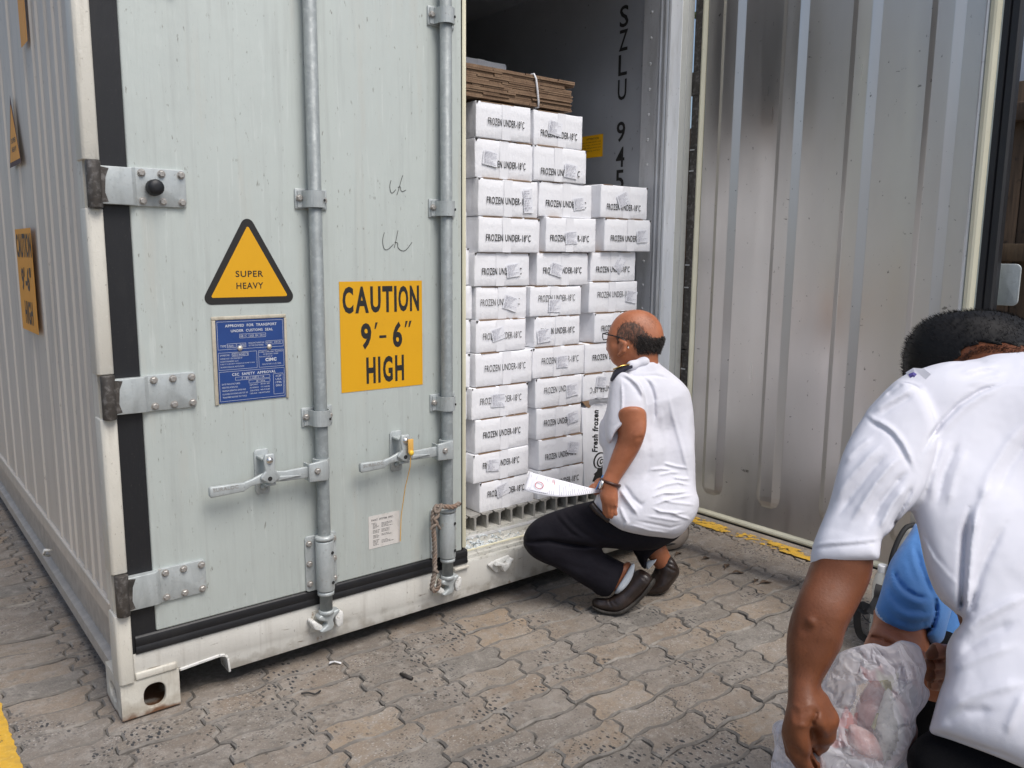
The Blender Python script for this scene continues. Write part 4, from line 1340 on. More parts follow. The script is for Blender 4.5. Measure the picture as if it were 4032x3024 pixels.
def carton(name, x0, x1, z0, z1, y0, y1, label, group, text=None, lab=None, up=True, seed=0, cat='carton'):
    r = random.Random(seed)
    c = vec(((x0 + x1) / 2, y0, z0))
    mb = MB()
    nx, nz = 9, 5
    dx0, dx1, dz = r.uniform(-.003, .003), r.uniform(-.003, .003), r.uniform(-.0035, .0015)
    P = np.zeros((nz, nx, 3))
    bul = r.uniform(.0004, .0028)
    for i in range(nz):
        for j in range(nx):
            u, v = j / (nx - 1), i / (nz - 1)
            zt = z1 + (dz * u if i == nz - 1 else 0) - (r.uniform(0, .0022) if i == nz - 1 and 0 < j < nx - 1 else 0)
            P[i, j] = (x0 + (x1 - x0) * u + (dx0 if v > .5 else 0) * (1 - u) * .5 + dx1 * u * v * .5, y0 - bul * math.sin(math.pi * u) * math.sin(math.pi * v) + r.gauss(0, .0006), z0 + (zt - z0) * v)
    mb.grid(P)
    B_ = P.copy(); B_[:, :, 1] = y1
    for E in ((P[0], B_[0]), (P[-1], B_[-1])):
        mb.grid(np.stack(E))
    for j in (0, -1):
        mb.grid(np.stack((P[:, j], B_[:, j])))
    mb.grid(B_)
    me = bpy.data.meshes.new(name)
    bm = bmesh.new()
    tmp = bpy.data.meshes.new('t')
    tmp.from_pydata([tuple(vec(p) - c) for p in mb.v], [], mb.f)
    bm.from_mesh(tmp)
    bmesh.ops.remove_doubles(bm, verts=bm.verts, dist=.00005)
    bmesh.ops.recalc_face_normals(bm, faces=bm.faces)
    bm.to_mesh(me); bm.free()
    bpy.data.meshes.remove(tmp)
    me.materials.append(m_carton)
    o = link(name, me, None, tuple(c), bevel=.0035, seg=2)
    tag(o, label, cat, group)
    w, h = x1 - x0, z1 - z0
    ys = y0 - bul - .0012
    kb = MB()
    xa = x0 + r.uniform(.006, .03)
    for k in range(r.randint(1, 3)):
        xb = min(x1 - .004, xa + r.uniform(.05, .16))
        kb.box(xa, xb, y0 - .0005 + r.uniform(-.001, .001), y0 + .05, z1 - .0022, z1 + .0002)
        xa = xb + r.uniform(.01, .04)
        if xa > x1 - .03: break
    kb.build('flap_edge', m_kraft, o)
    g = MB()
    for cx, s in ((x0 + .0015, 1), (x1 - .0015, -1)):
        if r.random() < .6:
            g.add([(cx - s * .002, y0 - .0012, z1 - .001), (cx + s * r.uniform(.006, .012), y0 - .0012, z1 - .0015), (cx + s * .003, y0 - .0012, z1 - r.uniform(.008, .016))], [(0, 1, 2)])
    if g.v: g.build('notch_shade', m_gap, o)  # flat black triangles, the shade inside the corner holes put into colour
    tx = x0 + w * r.uniform(.44, .58)
    T = np.zeros((7, 4, 3))
    for i in range(7):
        for j in range(4):
            T[i, j] = (tx + (j - 1.5) * .014 + r.uniform(-.001, .001), y0 - .0010 - bul * math.sin(math.pi * i / 6) * .99 - abs(r.gauss(0, .00025)), z0 + h * (.005 + i / 6 * .985))
    MB().grid(T).build('tape', m_tape, o, smooth=True)
    if text:
        u0, u1, v, b = text
        m = MB()
        s = 'FROZEN UNDER-18\u00b0C'
        zc = z1 - v * h
        if up: write(m, s, (x0 + u0 * w, ys - .0012, zc - .0135), (1, 0, 0), (0, 0, 1), (u1 - u0) * w, .0275, .012 if b else -.004)
        else: write(m, s, (x0 + u1 * w, ys - .0012, zc + .0135), (-1, 0, 0), (0, 0, -1), (u1 - u0) * w, .0275, .012 if b else -.004)
        m.build('lettering', m_ink, o)
    if lab:
        u, v, rot, port = lab
        A, Bm = PORT if port else r.choice(LAB)
        L = bpy.data.objects.new('paper_label', A)
        COL.objects.link(L)
        L.parent = o
        L.location = tuple(vec((x0 + u * w, ys - .0012, z1 - v * h)) - c)
        L.rotation_euler = (0, math.radians(-rot), 0)
        L.scale = (r.uniform(.95, 1.12),) * 3
        pp = bpy.data.objects.new('print', Bm)
        COL.objects.link(pp)
        pp.parent = L
    return o

STACK = {1: 'left', 2: 'middle', 3: 'right'}
def describe(c, n):
    t, l = LOOK[c, n]
    k = n if c < 3 else n - 2
    total = 12 if c < 3 else 7
    pos = {1: 'top', total: 'bottom'}.get(k) if c < 3 else ({1: 'top'}.get(k))
    pos = pos or ORD[k - 1] + ' from the top'
    end = 'words fully clear' if l is None else ('upright label over last digits' if l[3] else ('label over words\' start' if l[0] < .4 else ('label over words\' middle' if l[0] < .62 else 'label over words\' end')))
    if (c, n) == (3, 9): end = 'words upside down above torn carton'
    return f'white carton, {pos} in the {STACK[c]} stack, {end}'
i = 0
for (c, n), (x0, x1, zt, zb) in ROWS.items():
    t, l = LOOK[c, n]
    i += 1
    y = .100 + CB.uniform(-.004, .004) + (-.008 if (c, n) in ((1, 3), (1, 4), (3, 3), (3, 4), (2, 4)) else 0) + (.006 if n in (5, 6) else 0)
    carton('frozen_fish_box', x0 + .001, x1 - .001, zb, zt, y, .55, describe(c, n), 'white frozen fish cartons stacked in the container', t, l, (c, n) != (3, 9), 100 + i)
# slivers of the stack that stands behind the closed door
zs = [1.655, 1.520, 1.385, 1.245, 1.115, .985, .852, .725, .60, .475, .3455]
for k in range(10):
    xr = {0: 1.318, 1: 1.318, 2: 1.330, 3: 1.343, 4: 1.338, 5: 1.334, 6: 1.318, 7: 1.318, 8: 1.316, 9: 1.318}[k]
    carton('frozen_fish_box', xr - .285, xr, zs[k + 1] + .001, zs[k] - .001, .125 + CB.uniform(-.004, .004), .57, f'white carton, {ORD[k] if k else "topmost"} from the top, mostly hidden behind the closed door edge'.replace('topmost from the top', 'topmost'),
           'white frozen fish cartons stacked in the container', None, None, True, 300 + k)
# under the torn carton, a full one lies behind; this one stands on end with its top ripped open
c = vec((2.075, .10, .3455))
torn = MB()
x0, x1, z0 = 1.924, 2.236, .3455
tops = [(x0 - .012, .712), (1.938, .706), (1.950, .716), (1.962, .702), (1.975, .722), (2.00, .728), (2.05, .724), (2.12, .730), (2.20, .726), (x1, .730)]
torn.prism([(x0 + .014, z0), (x1, z0)] + tops[::-1], (0, .10, 0), (1, 0, 0), (0, 0, 1), (0, .45, 0))
tb = torn.build('torn_fish_box', m_carton, loc=tuple(c), bevel=.002)
tag(tb, 'white carton standing on end by the squatting man, ripped open at the top', 'carton')
MB().prism([(1.913, .738), (1.996, .768), (1.996, .738), (1.968, .724), (1.962, .708), (1.950, .706), (1.938, .714)], (0, .0985, 0), (1, 0, 0), (0, 0, 1), (0, .006, 0)).build('torn_flap', m_kraft, tb)
fl = np.zeros((6, 10, 3))
FR = random.Random(5)
for i in range(6):
    for j in range(10):
        u, v = j / 9, i / 5
        fl[i, j] = (1.962 + u * .27 - .03 * v, .097 - .016 * v + FR.uniform(-.004, .004), .714 + .030 * v + .006 * math.sin(u * 9) + FR.uniform(-.006, .006) * (v > .2))
MB().grid(fl).build('crumpled_flap', m_label, tb, smooth=True)
mb = MB()
write(mb, 'Fresh frozen', (2.014, .0988, .500), (0, 0, 1), (-1, 0, 0), .192, .036, .035, .28)
mb.build('lettering', m_ink, tb)
mb = MB()                                            # curling wave emblem and the black burst under it
def spiral(cx, cz, r0, r1, a0, a1, w0, w1):
    P, Wd = [], []
    for t in np.linspace(0, 1, 22):
        a, rr = a0 + (a1 - a0) * t, r0 + (r1 - r0) * t
        P.append((cx + rr * math.cos(a), .0987, cz + rr * math.sin(a)))
        Wd.append(w0 + (w1 - w0) * math.sin(math.pi * min(1, t * 1.1)))
    mb.ribbon(P, Wd, (0, -1, 0))
spiral(2.028, .454, .042, .030, .9, 4.6, .003, .010)
spiral(2.036, .450, .024, .018, 1.2, 5.4, .003, .008)
spiral(2.040, .452, .011, .006, .6, 6.4, .004, .007)
mb.prism([(1.985, .370), (2.000, .398), (1.992, .402), (2.012, .412), (2.018, .428), (2.034, .424), (2.07, .44), (2.10, .40), (2.06, .352), (1.997, .352), (2.004, .366)], (0, .0990, 0), (1, 0, 0), (0, 0, 1), (0, -.0004, 0))
mb.build('wave_emblem', m_ink, tb)

# flattened spare cartons strapped in a bundle on top
bun = empty('cardboard_bundle', (1.5, .3, 1.927), 'strapped bundle of brown flattened cardboard lying on top of the carton stacks', 'cardboard')
m_board = [M('corrugated_edge', (.20 + d, .125 + d * .7, .075 + d * .45), .9, layers=[('noise', (500, 20, 40), .45, .6, (.09, .055, .035), .7), ('noise', (16, 16, 60), .45, .7, (.30, .205, .13), .6)]) for d in (0, .03, -.025, .015)]
r = random.Random(12)
z = 1.9285
n = 17
th = (2.045 - 1.9285) / n
for k in range(n):
    xa, xb = 1.10, 1.822 + r.uniform(-.007, .005) + (.016 if k > 13 else 0) - (.036 if k in (12, 13) else 0)
    cuts = sorted(r.uniform(1.3, 1.75) for _ in range(2))
    mb = MB()
    ed = [xa] + cuts + [xb]
    for a, b in zip(ed, ed[1:]):
        dy = r.uniform(-.004, .004)
        mb.box(a + .0012, b - .0012, .100 + dy, 1.0, z + .0004, z + th - .0007)
    s = mb.build('cardboard_sheet', m_board[k % 4], bun)
    z += th
m_strap = M('white_strap', (.72, .72, .74), .35)
P = [(1.617, .097, 2.046), (1.624, .094, 2.03), (1.632, .0935, 1.985), (1.638, .094, 1.945), (1.642, .097, 1.9285), (1.643, .2, 1.928)]
MB().tube([(1.617, .3, 2.0475)] + P, .0042, 8).build('strap', m_strap, bun, smooth=True)
o = carton('frozen_fish_box', 1.72, 2.037, 2.047, 2.262, .80, 1.25, 'plain white carton resting on the cardboard bundle at the very top', 'white frozen fish cartons stacked in the container', None, None, True, 77)

# ice melting on the threshold
m_ice = M('crushed_ice', (.62, .68, .70), .18, spec=.6, layers=[('noise', 90, .4, .7, (.78, .81, .82), .7)], bump=(160, .004, 'noise'))
r = random.Random(8)
mb = MB()
for k in range(260):
    t = r.random() ** 1.7
    x, y = 1.228 + t * .30 + r.gauss(0, .006), r.uniform(.036, .066) + r.gauss(0, .003)
    s = r.uniform(.003, .011) * (1.15 - t * .7)
    zb = np.interp(y, [.036, .040, .062, .067, .086], [.2345, .226, .244, .262, .266])
    pts = [vec((x, y, zb + s * .5)) + unit(vec((r.gauss(0, 1), r.gauss(0, 1), r.gauss(0, 1)))) * s * vec((1.1, 1, .75)) for _ in range(6)]
    mb.add(pts, [(0, 1, 2), (0, 2, 3), (0, 3, 4), (0, 4, 1), (5, 2, 1), (5, 3, 2), (5, 4, 3), (5, 1, 4)])
ice = mb.build('crushed_ice', m_ice, loc=(1.3, .05, .24))
tag(ice, 'patch of crushed ice and frost on the container sill beside the door edge', 'ice', kind='stuff')

# seal tag and rope on the locking gear
tagr = MB().prism(rounded([(.9255, .690), (.9465, .690), (.9465, .738), (.9255, .738)], .003), (0, -.081, 0), (1, 0, 0), (0, 0, 1), (0, -.004, 0)).build('security_seal', M('yellow_seal_plastic', (.74, .43, .11), .4), loc=(.936, -.08, .69), bevel=.001)
tag(tagr, 'yellow plastic security seal with a long thin tail hanging from the right-hand handle hasp', 'security seal')
m_seal2 = M('seal_body_yellow', (.80, .52, .05), .35)
MB().lathe([(.009, 0), (.0095, .004), (.006, .008), (.003, .009)], (.9365, -.084, .690), (0, -1, 0), 14).build('lock_body', m_seal2, tagr, smooth=True)
MB().tube([(.9365, -.084, .69), (.9362, -.078, .64), (.935, -.046, .56), (.934, -.018, .45), (.934, -.010, .355)], .0016, 6).build('tail', tagr.data.materials[0], tagr)

rope_path = [(1.150, -.058, .462), (1.145, -.068, .466), (1.118, -.074, .462), (1.090, -.068, .466), (1.068, -.056, .468), (1.052, -.050, .458), (1.044, -.052, .430), (1.043, -.056, .400), (1.047, -.056, .350), (1.049, -.056, .300), (1.046, -.058, .262), (1.046, -.060, .235), (1.040, -.060, .205), (1.034, -.058, .172), (1.044, -.062, .160), (1.056, -.068, .175), (1.058, -.070, .200)]
def smooth_path(P, n=8):
    P = [vec(p) for p in P]
    out = []
    for i in range(len(P) - 1):
        p0, p1, p2, p3 = P[max(0, i - 1)], P[i], P[i + 1], P[min(len(P) - 1, i + 2)]
        for t in np.linspace(0, 1, n, endpoint=False):
            out.append(.5 * (2 * p1 + (p2 - p0) * t + (2 * p0 - 5 * p1 + 4 * p2 - p3) * t * t + (3 * p1 - p0 - 3 * p2 + p3) * t ** 3))
    return out + [P[-1]]
def twist(path, r0, rs, pitch, k=3):
    path = smooth_path(path, 10)
    mbs = []
    L = 0
    u = None
    fr = []
    for i, p in enumerate(path):
        d = unit(path[min(i + 1, len(path) - 1)] - path[max(i - 1, 0)])
        if i: L += np.linalg.norm(p - path[i - 1])
        u = perp(d)[0] if u is None else unit(u - d * np.dot(u, d))
        fr.append((p, u, np.cross(d, u), L))
    for s in range(k):
        mbs.append([p + (u * math.cos(2 * math.pi * (l / pitch + s / k)) + w * math.sin(2 * math.pi * (l / pitch + s / k))) * r0 for p, u, w, l in fr])
    return mbs
m_rope = M('old_hemp_rope', (.24, .195, .16), .9, layers=[('noise', (120, 120, 40), .45, .7, (.13, .10, .08), .7), ('noise', 18, .5, .7, (.26, .14, .08), .6)], bump=(400, .001, 'noise'))
rope = empty('rope', (1.046, -.056, .16), 'frayed brown rope knotted round the locking rod nearest the opening and hanging to its cam', 'rope')
for P in twist(rope_path, .0046, .0048, .045): MB().tube(P, .0048, 7).build('rope_strand', m_rope, rope, smooth=True)
knot = [(1.075, -.062, .478), (1.064, -.068, .462), (1.052, -.066, .452), (1.050, -.055, .462), (1.062, -.050, .472), (1.058, -.066, .440), (1.043, -.066, .428), (1.052, -.068, .412), (1.036, -.064, .402), (1.030, -.060, .392)]
MB().tube(smooth_path(knot), .0058, 8).build('knot', m_rope, rope, smooth=True)
MB().tube(smooth_path([(1.043, -.066, .425), (1.054, -.068, .405), (1.066, -.066, .388)]), .005, 8).build('rope_end', m_rope, rope, smooth=True)
MB().tube(smooth_path([(1.050, -.064, .250), (1.040, -.068, .240), (1.054, -.068, .228), (1.036, -.064, .242)]), .0055, 8).build('knot', m_rope, rope, smooth=True)
# ------------------------------------------------------------------ people
m_skinA = M('brown_skin', (.40, .148, .072), .46, spec=.4, sss=.05, layers=[('noise', 14, .4, .75, (.27, .088, .040), .75), ('noise', 60, .55, .75, (.46, .19, .10), .4)], bump=[(350, .0004, 'noise'), (60, .0006, 'noise')])
m_skinB = M('dark_tanned_skin', (.165, .056, .023), .50, spec=.34, sss=.03, rvar=(40, .38, .62), layers=[('noise', 5, .42, .66, (.12, .038, .015), .6), ('noise', 11, .4, .75, (.098, .031, .012), .8), ('noise', 45, .52, .75, (.235, .075, .028), .5), ('noise', 150, .62, .75, (.10, .03, .013), .4)], bump=[(300, .0004, 'noise'), (50, .0005, 'noise')])
m_fist_light = M('lightened_red_skin', (.36, .15, .09), .5, layers=[('noise', 40, .4, .7, (.28, .11, .06), .6)])  # redder fist skin, also lightened to offset the torso's shade on it
m_shirt = M('white_poplin', (.675, .675, .725), .95, spec=.12, layers=[('noise', 8, .4, .8, (.62, .62, .67), .6), ('noise', 3, .45, .75, (.60, .595, .64), .4)], bump=[(900, .0003, 'noise'), ((7, 15, 11), .005, 'soft'), ((26, 44, 38), .0016, 'soft')])
m_shirt_in = M('shirt_seam', (.70, .70, .75), .8)
m_navy = M('dark_navy_trousers', (.0105, .0092, .0138), .85, spec=.2, layers=[('noise', 9, .4, .75, (.018, .017, .022), .6)], bump=[(600, .0005, 'noise'), (30, .003, 'noise')])
m_black = M('black_trousers', (.004, .004, .0048), .9, spec=.12, bump=[(500, .0005, 'noise'), (24, .003, 'noise')])
m_bluec = M('blue_knit_shirt', (.075, .235, .56), .75, sheen=.2, layers=[('noise', 7, .4, .75, (.06, .19, .46), .5)], bump=[(700, .0005, 'noise'), (30, .002, 'noise')])
m_stripe = M('pale_sleeve_stripe', (.45, .52, .68), .8)
m_leather = M('dark_brown_leather', (.022, .014, .011), .32, layers=[('noise', 30, .45, .75, (.045, .026, .019), .6)], bump=[(200, .0006, 'noise'), (40, .0016, 'noise')])
m_sole = M('shoe_sole', (.03, .026, .022), .7, layers=[('noise', 60, .5, .7, (.07, .06, .05), .6)])
m_sock = M('grey_white_sock', (.50, .54, .58), .9, bump=(500, .001, 'noise'))
m_hair = M('black_hair', (.006, .0055, .0055), .6, spec=.25)
m_hairA = M('thin_dark_hair', (.020, .014, .011), .55)
m_stubble = M('shaved_scalp_hair', (.19, .075, .040), .6, layers=[('noise', (170, 170, 60), .40, .58, (.035, .020, .013), .9), ('noise', 30, .45, .65, (.06, .032, .02), .6)], bump=(600, .001, 'noise'))
m_gold = M('gold', (.75, .48, .14), .25, 1.0)
m_steel = M('watch_steel', (.70, .70, .70), .2, 1.0)
m_glassf = M('black_spectacle_frame', (.01, .01, .012), .25)
m_lens = M('spectacle_lens', (.9, .92, .95), .05, spec=.6)
b_ = m_lens.node_tree.nodes['Principled BSDF']
b_.inputs['Transmission Weight'].default_value = 1.0
b_.inputs['Alpha'].default_value = .35
m_nail = M('finger_nail', (.45, .24, .17), .35)

def P3(*a):
    return [V(*p) for p in a]

def inside(poly):
    s = outline(poly, 2, 2)
    return lambda q: s(q) < 0

# ============ kneeling man with papers (about 3 m away)
ZA = 3.12
gz = zground(2400, 2413)
rootA = to_world(np.array([V(2450, 2400, gz)]))[0]
rootA[2] = 0
head_sil = [(2386, 1352), (2393, 1315), (2400, 1293), (2418, 1258), (2445, 1233), (2476, 1220), (2515, 1217), (2549, 1224), (2578, 1241), (2596, 1261), (2608, 1288), (2614, 1318), (2613, 1337), (2604, 1361), (2595, 1381), (2590, 1408), (2596, 1440), (2600, 1480), (2440, 1490), (2445, 1453), (2426, 1440), (2410, 1428), (2399, 1404), (2390, 1379)]
zh = 3.10
headA = blend([ell(V(2500, 1318, zh), (.112, .102, .082), .15), ell(V(2436, 1372, zh), (.052, .078, .066), .15), ell(V(2550, 1345, zh), (.07, .075, .07)),
               rc(V(2530, 1390, zh + .0), V(2540, 1480, zh), .058, .066), rc(V(2440, 1425, zh), V(2470, 1400, zh), .028, .04)], .03, outline(head_sil, 2), .014,
              creases([([(2470, 1400), (2500, 1420), (2530, 1428)], 8, -.002), ([(2540, 1395), (2565, 1398), (2585, 1393)], 6, -.0025), ([(2408, 1350), (2425, 1352), (2440, 1352)], 10, -.004)], 2))
earA = blend([rc(V(2444, 1342, zh - .074), V(2461, 1354, zh - .090), .008, .010), rc(V(2461, 1354, zh - .090), V(2456, 1382, zh - .088), .0095, .009), rc(V(2456, 1382, zh - .088), V(2437, 1398, zh - .078), .009, .007), ell(V(2446, 1368, zh - .070), (.010, .024, .012))], .005)
faceA = blend([rc(V(2404, 1345, zh + .05), V(2400, 1372, zh + .085), .010, .014)], .01)
arm_sil = [(2544, 1600), (2548, 1670), (2541, 1715), (2522, 1765), (2494, 1816), (2453, 1880), (2437, 1905), (2433, 1934), (2436, 1975), (2437, 1992), (2428, 2006), (2444, 2036), (2442, 2049), (2434, 2048), (2424, 2036), (2416, 2034), (2413, 2042), (2396, 2040), (2381, 2022), (2367, 1976), (2360, 1950), (2364, 1925), (2366, 1890), (2376, 1868), (2385, 1835), (2396, 1800), (2402, 1750), (2412, 1712), (2425, 1660), (2440, 1600)]
za = 2.97
armA = blend([rc(V(2478, 1600, za), V(2500, 1700, za - .01), .072, .058), rc(V(2508, 1704, za - .01), V(2400, 1900, za), .056, .030), rc(V(2400, 1900, za), V(2398, 1955, za + .01), .032, .040), rc(V(2398, 1955, za + .01), V(2398, 2010, za + .015), .040, .034)], .02,
             outline(arm_sil, 2), .016, creases([([(2505, 1728), (2530, 1722)], 7, -.003), ([(2490, 1716), (2512, 1716)], 8, .002), ([(2398, 1985), (2402, 2012), (2400, 2034)], 4, -.005), ([(2412, 1990), (2415, 2012), (2414, 2034)], 4, -.005), ([(2384, 1985), (2386, 2010), (2388, 2028)], 4, -.005), ([(2424, 1985), (2432, 2000)], 5, .004)], 2))
fingers = [rc(V(2424, 2000, za + .0), V(2428, 2024, za - .006), .0105, .0095), rc(V(2428, 2024, za - .006), V(2439, 2044, za), .0095, .0075),
           rc(V(2408, 2005, za), V(2407, 2034, za - .002), .0105, .009), rc(V(2393, 2003, za), V(2392, 2032, za + .004), .010, .0085), rc(V(2380, 1998, za + .004), V(2380, 2020, za + .01), .009, .0075),
           rc(V(2428, 1945, za + .02), V(2433, 1990, za + .012), .012, .010)]
handA = blend(fingers, .006)
# the other hand, holding the papers out to the left
zp = 3.02
paperhand = blend([rc(V(2395, 1925, zp + .06), V(2368, 1912, zp + .03), .034, .030), rc(V(2366, 1905, zp + .02), V(2336, 1914, zp + .002), .0105, .0085), rc(V(2336, 1914, zp + .002), V(2322, 1921, zp), .0085, .0070),
                   rc(V(2368, 1915, zp + .012), V(2340, 1926, zp - .004), .010, .0085), rc(V(2340, 1926, zp - .004), V(2324, 1932, zp - .005), .0085, .0068),
                   rc(V(2372, 1920, zp + .02), V(2340, 1936, zp + .012), .010, .007), rc(V(2375, 1930, zp + .03), V(2345, 1944, zp + .022), .009, .007), rc(V(2400, 1925, zp + .07), V(2490, 1860, zp + .14), .030, .035)], .008)
torsoA = blend([ell(V(2540, 1640, 3.15), (.10, .17, .085)), ell(V(2545, 1850, 3.17), (.11, .2, .10)), rc(V(2535, 1480, zh), V(2540, 1600, 3.14), .05, .07)], .05)
anklesA = blend([rc(V(2450, 2250, 3.165), V(2446, 2300, 3.165), .045, .045)], .01, outline([(2488, 2214), (2470, 2206), (2430, 2250), (2400, 2330), (2425, 2330), (2447, 2290), (2470, 2252), (2489, 2226)], 2), .006)
anklesA2 = blend([rc(V(2585, 2170, 3.33), V(2612, 2215, 3.335), .044, .038)], .01)
bodyA, PA, FA = soft('person', union([headA, earA, faceA, union([armA, handA], .007), paperhand, torsoA, anklesA, anklesA2], .004), .0046, m_skinA, loc=rootA)
tag(bodyA, 'balding man in white shirt and glasses squatting at the open container with papers', 'person')

hair_sil = [(2425, 1322), (2432, 1300), (2446, 1277), (2468, 1266), (2500, 1270), (2522, 1284), (2542, 1310), (2565, 1327), (2590, 1332), (2613, 1326), (2622, 1345), (2606, 1378), (2585, 1386), (2555, 1382), (2535, 1392), (2512, 1394), (2504, 1370), (2490, 1352), (2478, 1340), (2460, 1338), (2448, 1330), (2440, 1345), (2428, 1346)]
hs = outline(hair_sil, 2)
def hairA_f(q):
    return np.maximum(headA(q) - .0012 - .0008 * np.sin(q[:, 0] * 900 + 3 * np.sin(q[:, 1] * 310)), hs(q) + .0025 * np.sin(q[:, 0] * 700) * np.sin(q[:, 1] * 640))
hairA_f.lo, hairA_f.hi = V(2400, 1420, zh - .15), V(2640, 1230, zh + .15)
dk = outline([(2500, 1290), (2545, 1320), (2625, 1325), (2625, 1385), (2500, 1390)], 2)
dk = outline([(2512, 1312), (2545, 1330), (2580, 1340), (2625, 1328), (2625, 1385), (2560, 1384), (2520, 1392), (2506, 1362)], 2)
hA, HP, HF = soft('hair', hairA_f, .0034, m_stubble, bodyA, smooth=0, mats=[m_hairA], pick=lambda c: (dk(c) < .005 * np.sin(c[:, 1] * 900) * np.sin(c[:, 0] * 700)).astype(int))
sv, sf = strands(PA, FA, lambda c: (hs(c) < .003 + .004 * np.sin(c[:, 0] * 420)) & (c[:, 2] < zh + .02), 14000, .0055, (.5, -.55, .1), 5, .00020, .4)
MB().add(sv, sf).build('hair_strands', m_hairA, bodyA)
sv, sf = strands(PA, FA, lambda c: (dk(c) < .006) & (c[:, 2] < zh + .03), 3500, .009, (.5, -.6, .1), 15, .00055, .6)
MB().add(sv, sf).build('hair_strands', m_hairA, bodyA)
sp = outline([(2445, 1262), (2458, 1240), (2480, 1235), (2500, 1245), (2540, 1238), (2580, 1255), (2590, 1290), (2570, 1300), (2545, 1290), (2520, 1262), (2480, 1262)], 2)
sv, sf = strands(PA, FA, lambda c: (sp(c) < -.002) & (c[:, 2] < zh), 150, .007, (.3, -.6, .0), 6, .00022)
MB().add(sv, sf).build('hair_strands', m_hairA, bodyA)

# shirt: body, sleeve, collar
tor_sil = [(2590, 1409), (2594, 1426), (2623, 1449), (2662, 1481), (2684, 1499), (2711, 1528), (2724, 1550), (2738, 1613), (2737, 1690), (2735, 1760), (2737, 1816), (2738, 1930), (2756, 1972), (2742, 2029), (2700, 2088), (2666, 2117), (2634, 2125), (2562, 2115), (2453, 2090), (2412, 2066), (2381, 2043), (2352, 2015), (2336, 1993), (2340, 1970), (2358, 1943), (2372, 1884), (2374, 1830), (2378, 1771), (2358, 1749), (2354, 1700), (2357, 1663), (2380, 1640), (2396, 1560), (2404, 1500), (2415, 1472), (2445, 1450), (2481, 1436), (2526, 1412), (2571, 1406)]
rel = creases([([(2530, 1484), (2556, 1510), (2575, 1560), (2578, 1640), (2574, 1672)], 6, -0.0072), ([(2552, 1486), (2580, 1520), (2590, 1580)], 7, 0.0048), ([(2630, 1540), (2650, 1640), (2690, 1780), (2714, 1880)], 8, 0.0054), ([(2460, 1480), (2520, 1482), (2580, 1478), (2640, 1492)], 5, -0.0036),
               ([(2610, 1823), (2660, 1836), (2712, 1844)], 5, 0.0054), ([(2560, 1850), (2600, 1846), (2650, 1850)], 5, 0.0048), ([(2590, 1872), (2640, 1860), (2680, 1860)], 5, 0.0048), ([(2650, 1880), (2690, 1886), (2718, 1886)], 5, 0.0060),
               ([(2570, 1930), (2620, 1908), (2670, 1900), (2720, 1912)], 5, 0.0060), ([(2560, 1960), (2610, 1942), (2700, 1935)], 5, 0.0060), ([(2610, 1940), (2660, 1944), (2710, 1934)], 5, 0.0048), ([(2570, 1990), (2620, 1970), (2660, 1960), (2730, 1950)], 5, 0.0054),
               ([(2566, 1998), (2600, 2014), (2660, 2020), (2700, 2016)], 5, 0.0072), ([(2640, 2018), (2680, 2034), (2720, 2046)], 5, 0.0060), ([(2540, 2030), (2600, 2040), (2660, 2050), (2690, 2046)], 5, 0.0042), ([(2600, 1965), (2650, 1978), (2740, 1988)], 5, 0.0048),
               ([(2440, 1925), (2470, 1970), (2500, 2010), (2512, 2030)], 8, 0.0120), ([(2455, 1905), (2490, 1960), (2525, 1990), (2545, 1970)], 8, -0.0072), ([(2440, 1990), (2455, 2030), (2470, 2060), (2452, 2085)], 7, 0.0072), ([(2500, 2050), (2560, 2062), (2640, 2078), (2690, 2064)], 5, -0.0036),
               ([(2470, 2068), (2500, 2072), (2560, 2090), (2640, 2100)], 5, 0.0036), ([(2550, 1700), (2556, 1800), (2540, 1900)], 13, -0.0060), ([(2600, 1600), (2610, 1700), (2612, 1800)], 13, 0.0036)], 2)
shirtA = blend([rc(V(2478, 1555, 3.10), V(2470, 1760, 3.10), .115, .125), rc(V(2610, 1550, 3.17), V(2625, 1780, 3.18), .115, .135), rc(V(2470, 1780, 3.1), V(2460, 2000, 3.11), .13, .16), rc(V(2630, 1790, 3.2), V(2630, 2000, 3.2), .14, .17), rc(V(2530, 1450, 3.11), V(2545, 1560, 3.13), .075, .12), ell(V(2546, 1990, 3.16), (.21, .16, .2))],
               .06, outline(tor_sil, 2), .035, rel, ripple(.0012, 22, 3, (1, 1.6, 1)))
slv_sil = [(2415, 1470), (2440, 1458), (2480, 1470), (2520, 1510), (2540, 1560), (2547, 1610), (2546, 1658), (2525, 1654), (2489, 1657), (2455, 1671), (2421, 1700), (2403, 1748), (2388, 1734), (2380, 1684), (2385, 1640), (2394, 1590), (2398, 1530), (2402, 1500)]
sleeveA = blend([rc(V(2470, 1530, 3.03), V(2466, 1720, 2.985), .088, .082)], .02, outline(slv_sil, 2), .014,
                creases([([(2447, 1500), (2450, 1560), (2449, 1640), (2455, 1672)], 5, .006), ([(2440, 1480), (2480, 1500), (2510, 1540), (2524, 1580)], 9, -.007), ([(2460, 1478), (2510, 1510), (2540, 1570)], 8, .005), ([(2400, 1690), (2450, 1655), (2500, 1640), (2544, 1642)], 4, -.002)], 2), ripple(.0012, 25, 5))
shA, _, _ = soft('shirt', union([shirtA, sleeveA], .006), .0034, m_shirt, bodyA, smooth=1)
collar = blend([rc(V(2488, 1440, 3.03), V(2535, 1424, 3.045), .016, .016), rc(V(2535, 1424, 3.045), V(2578, 1420, 3.10), .016, .014), rc(V(2488, 1440, 3.03), V(2462, 1458, 3.06), .014, .010)], .02)
soft('collar', collar, .0045, m_shirt, bodyA)
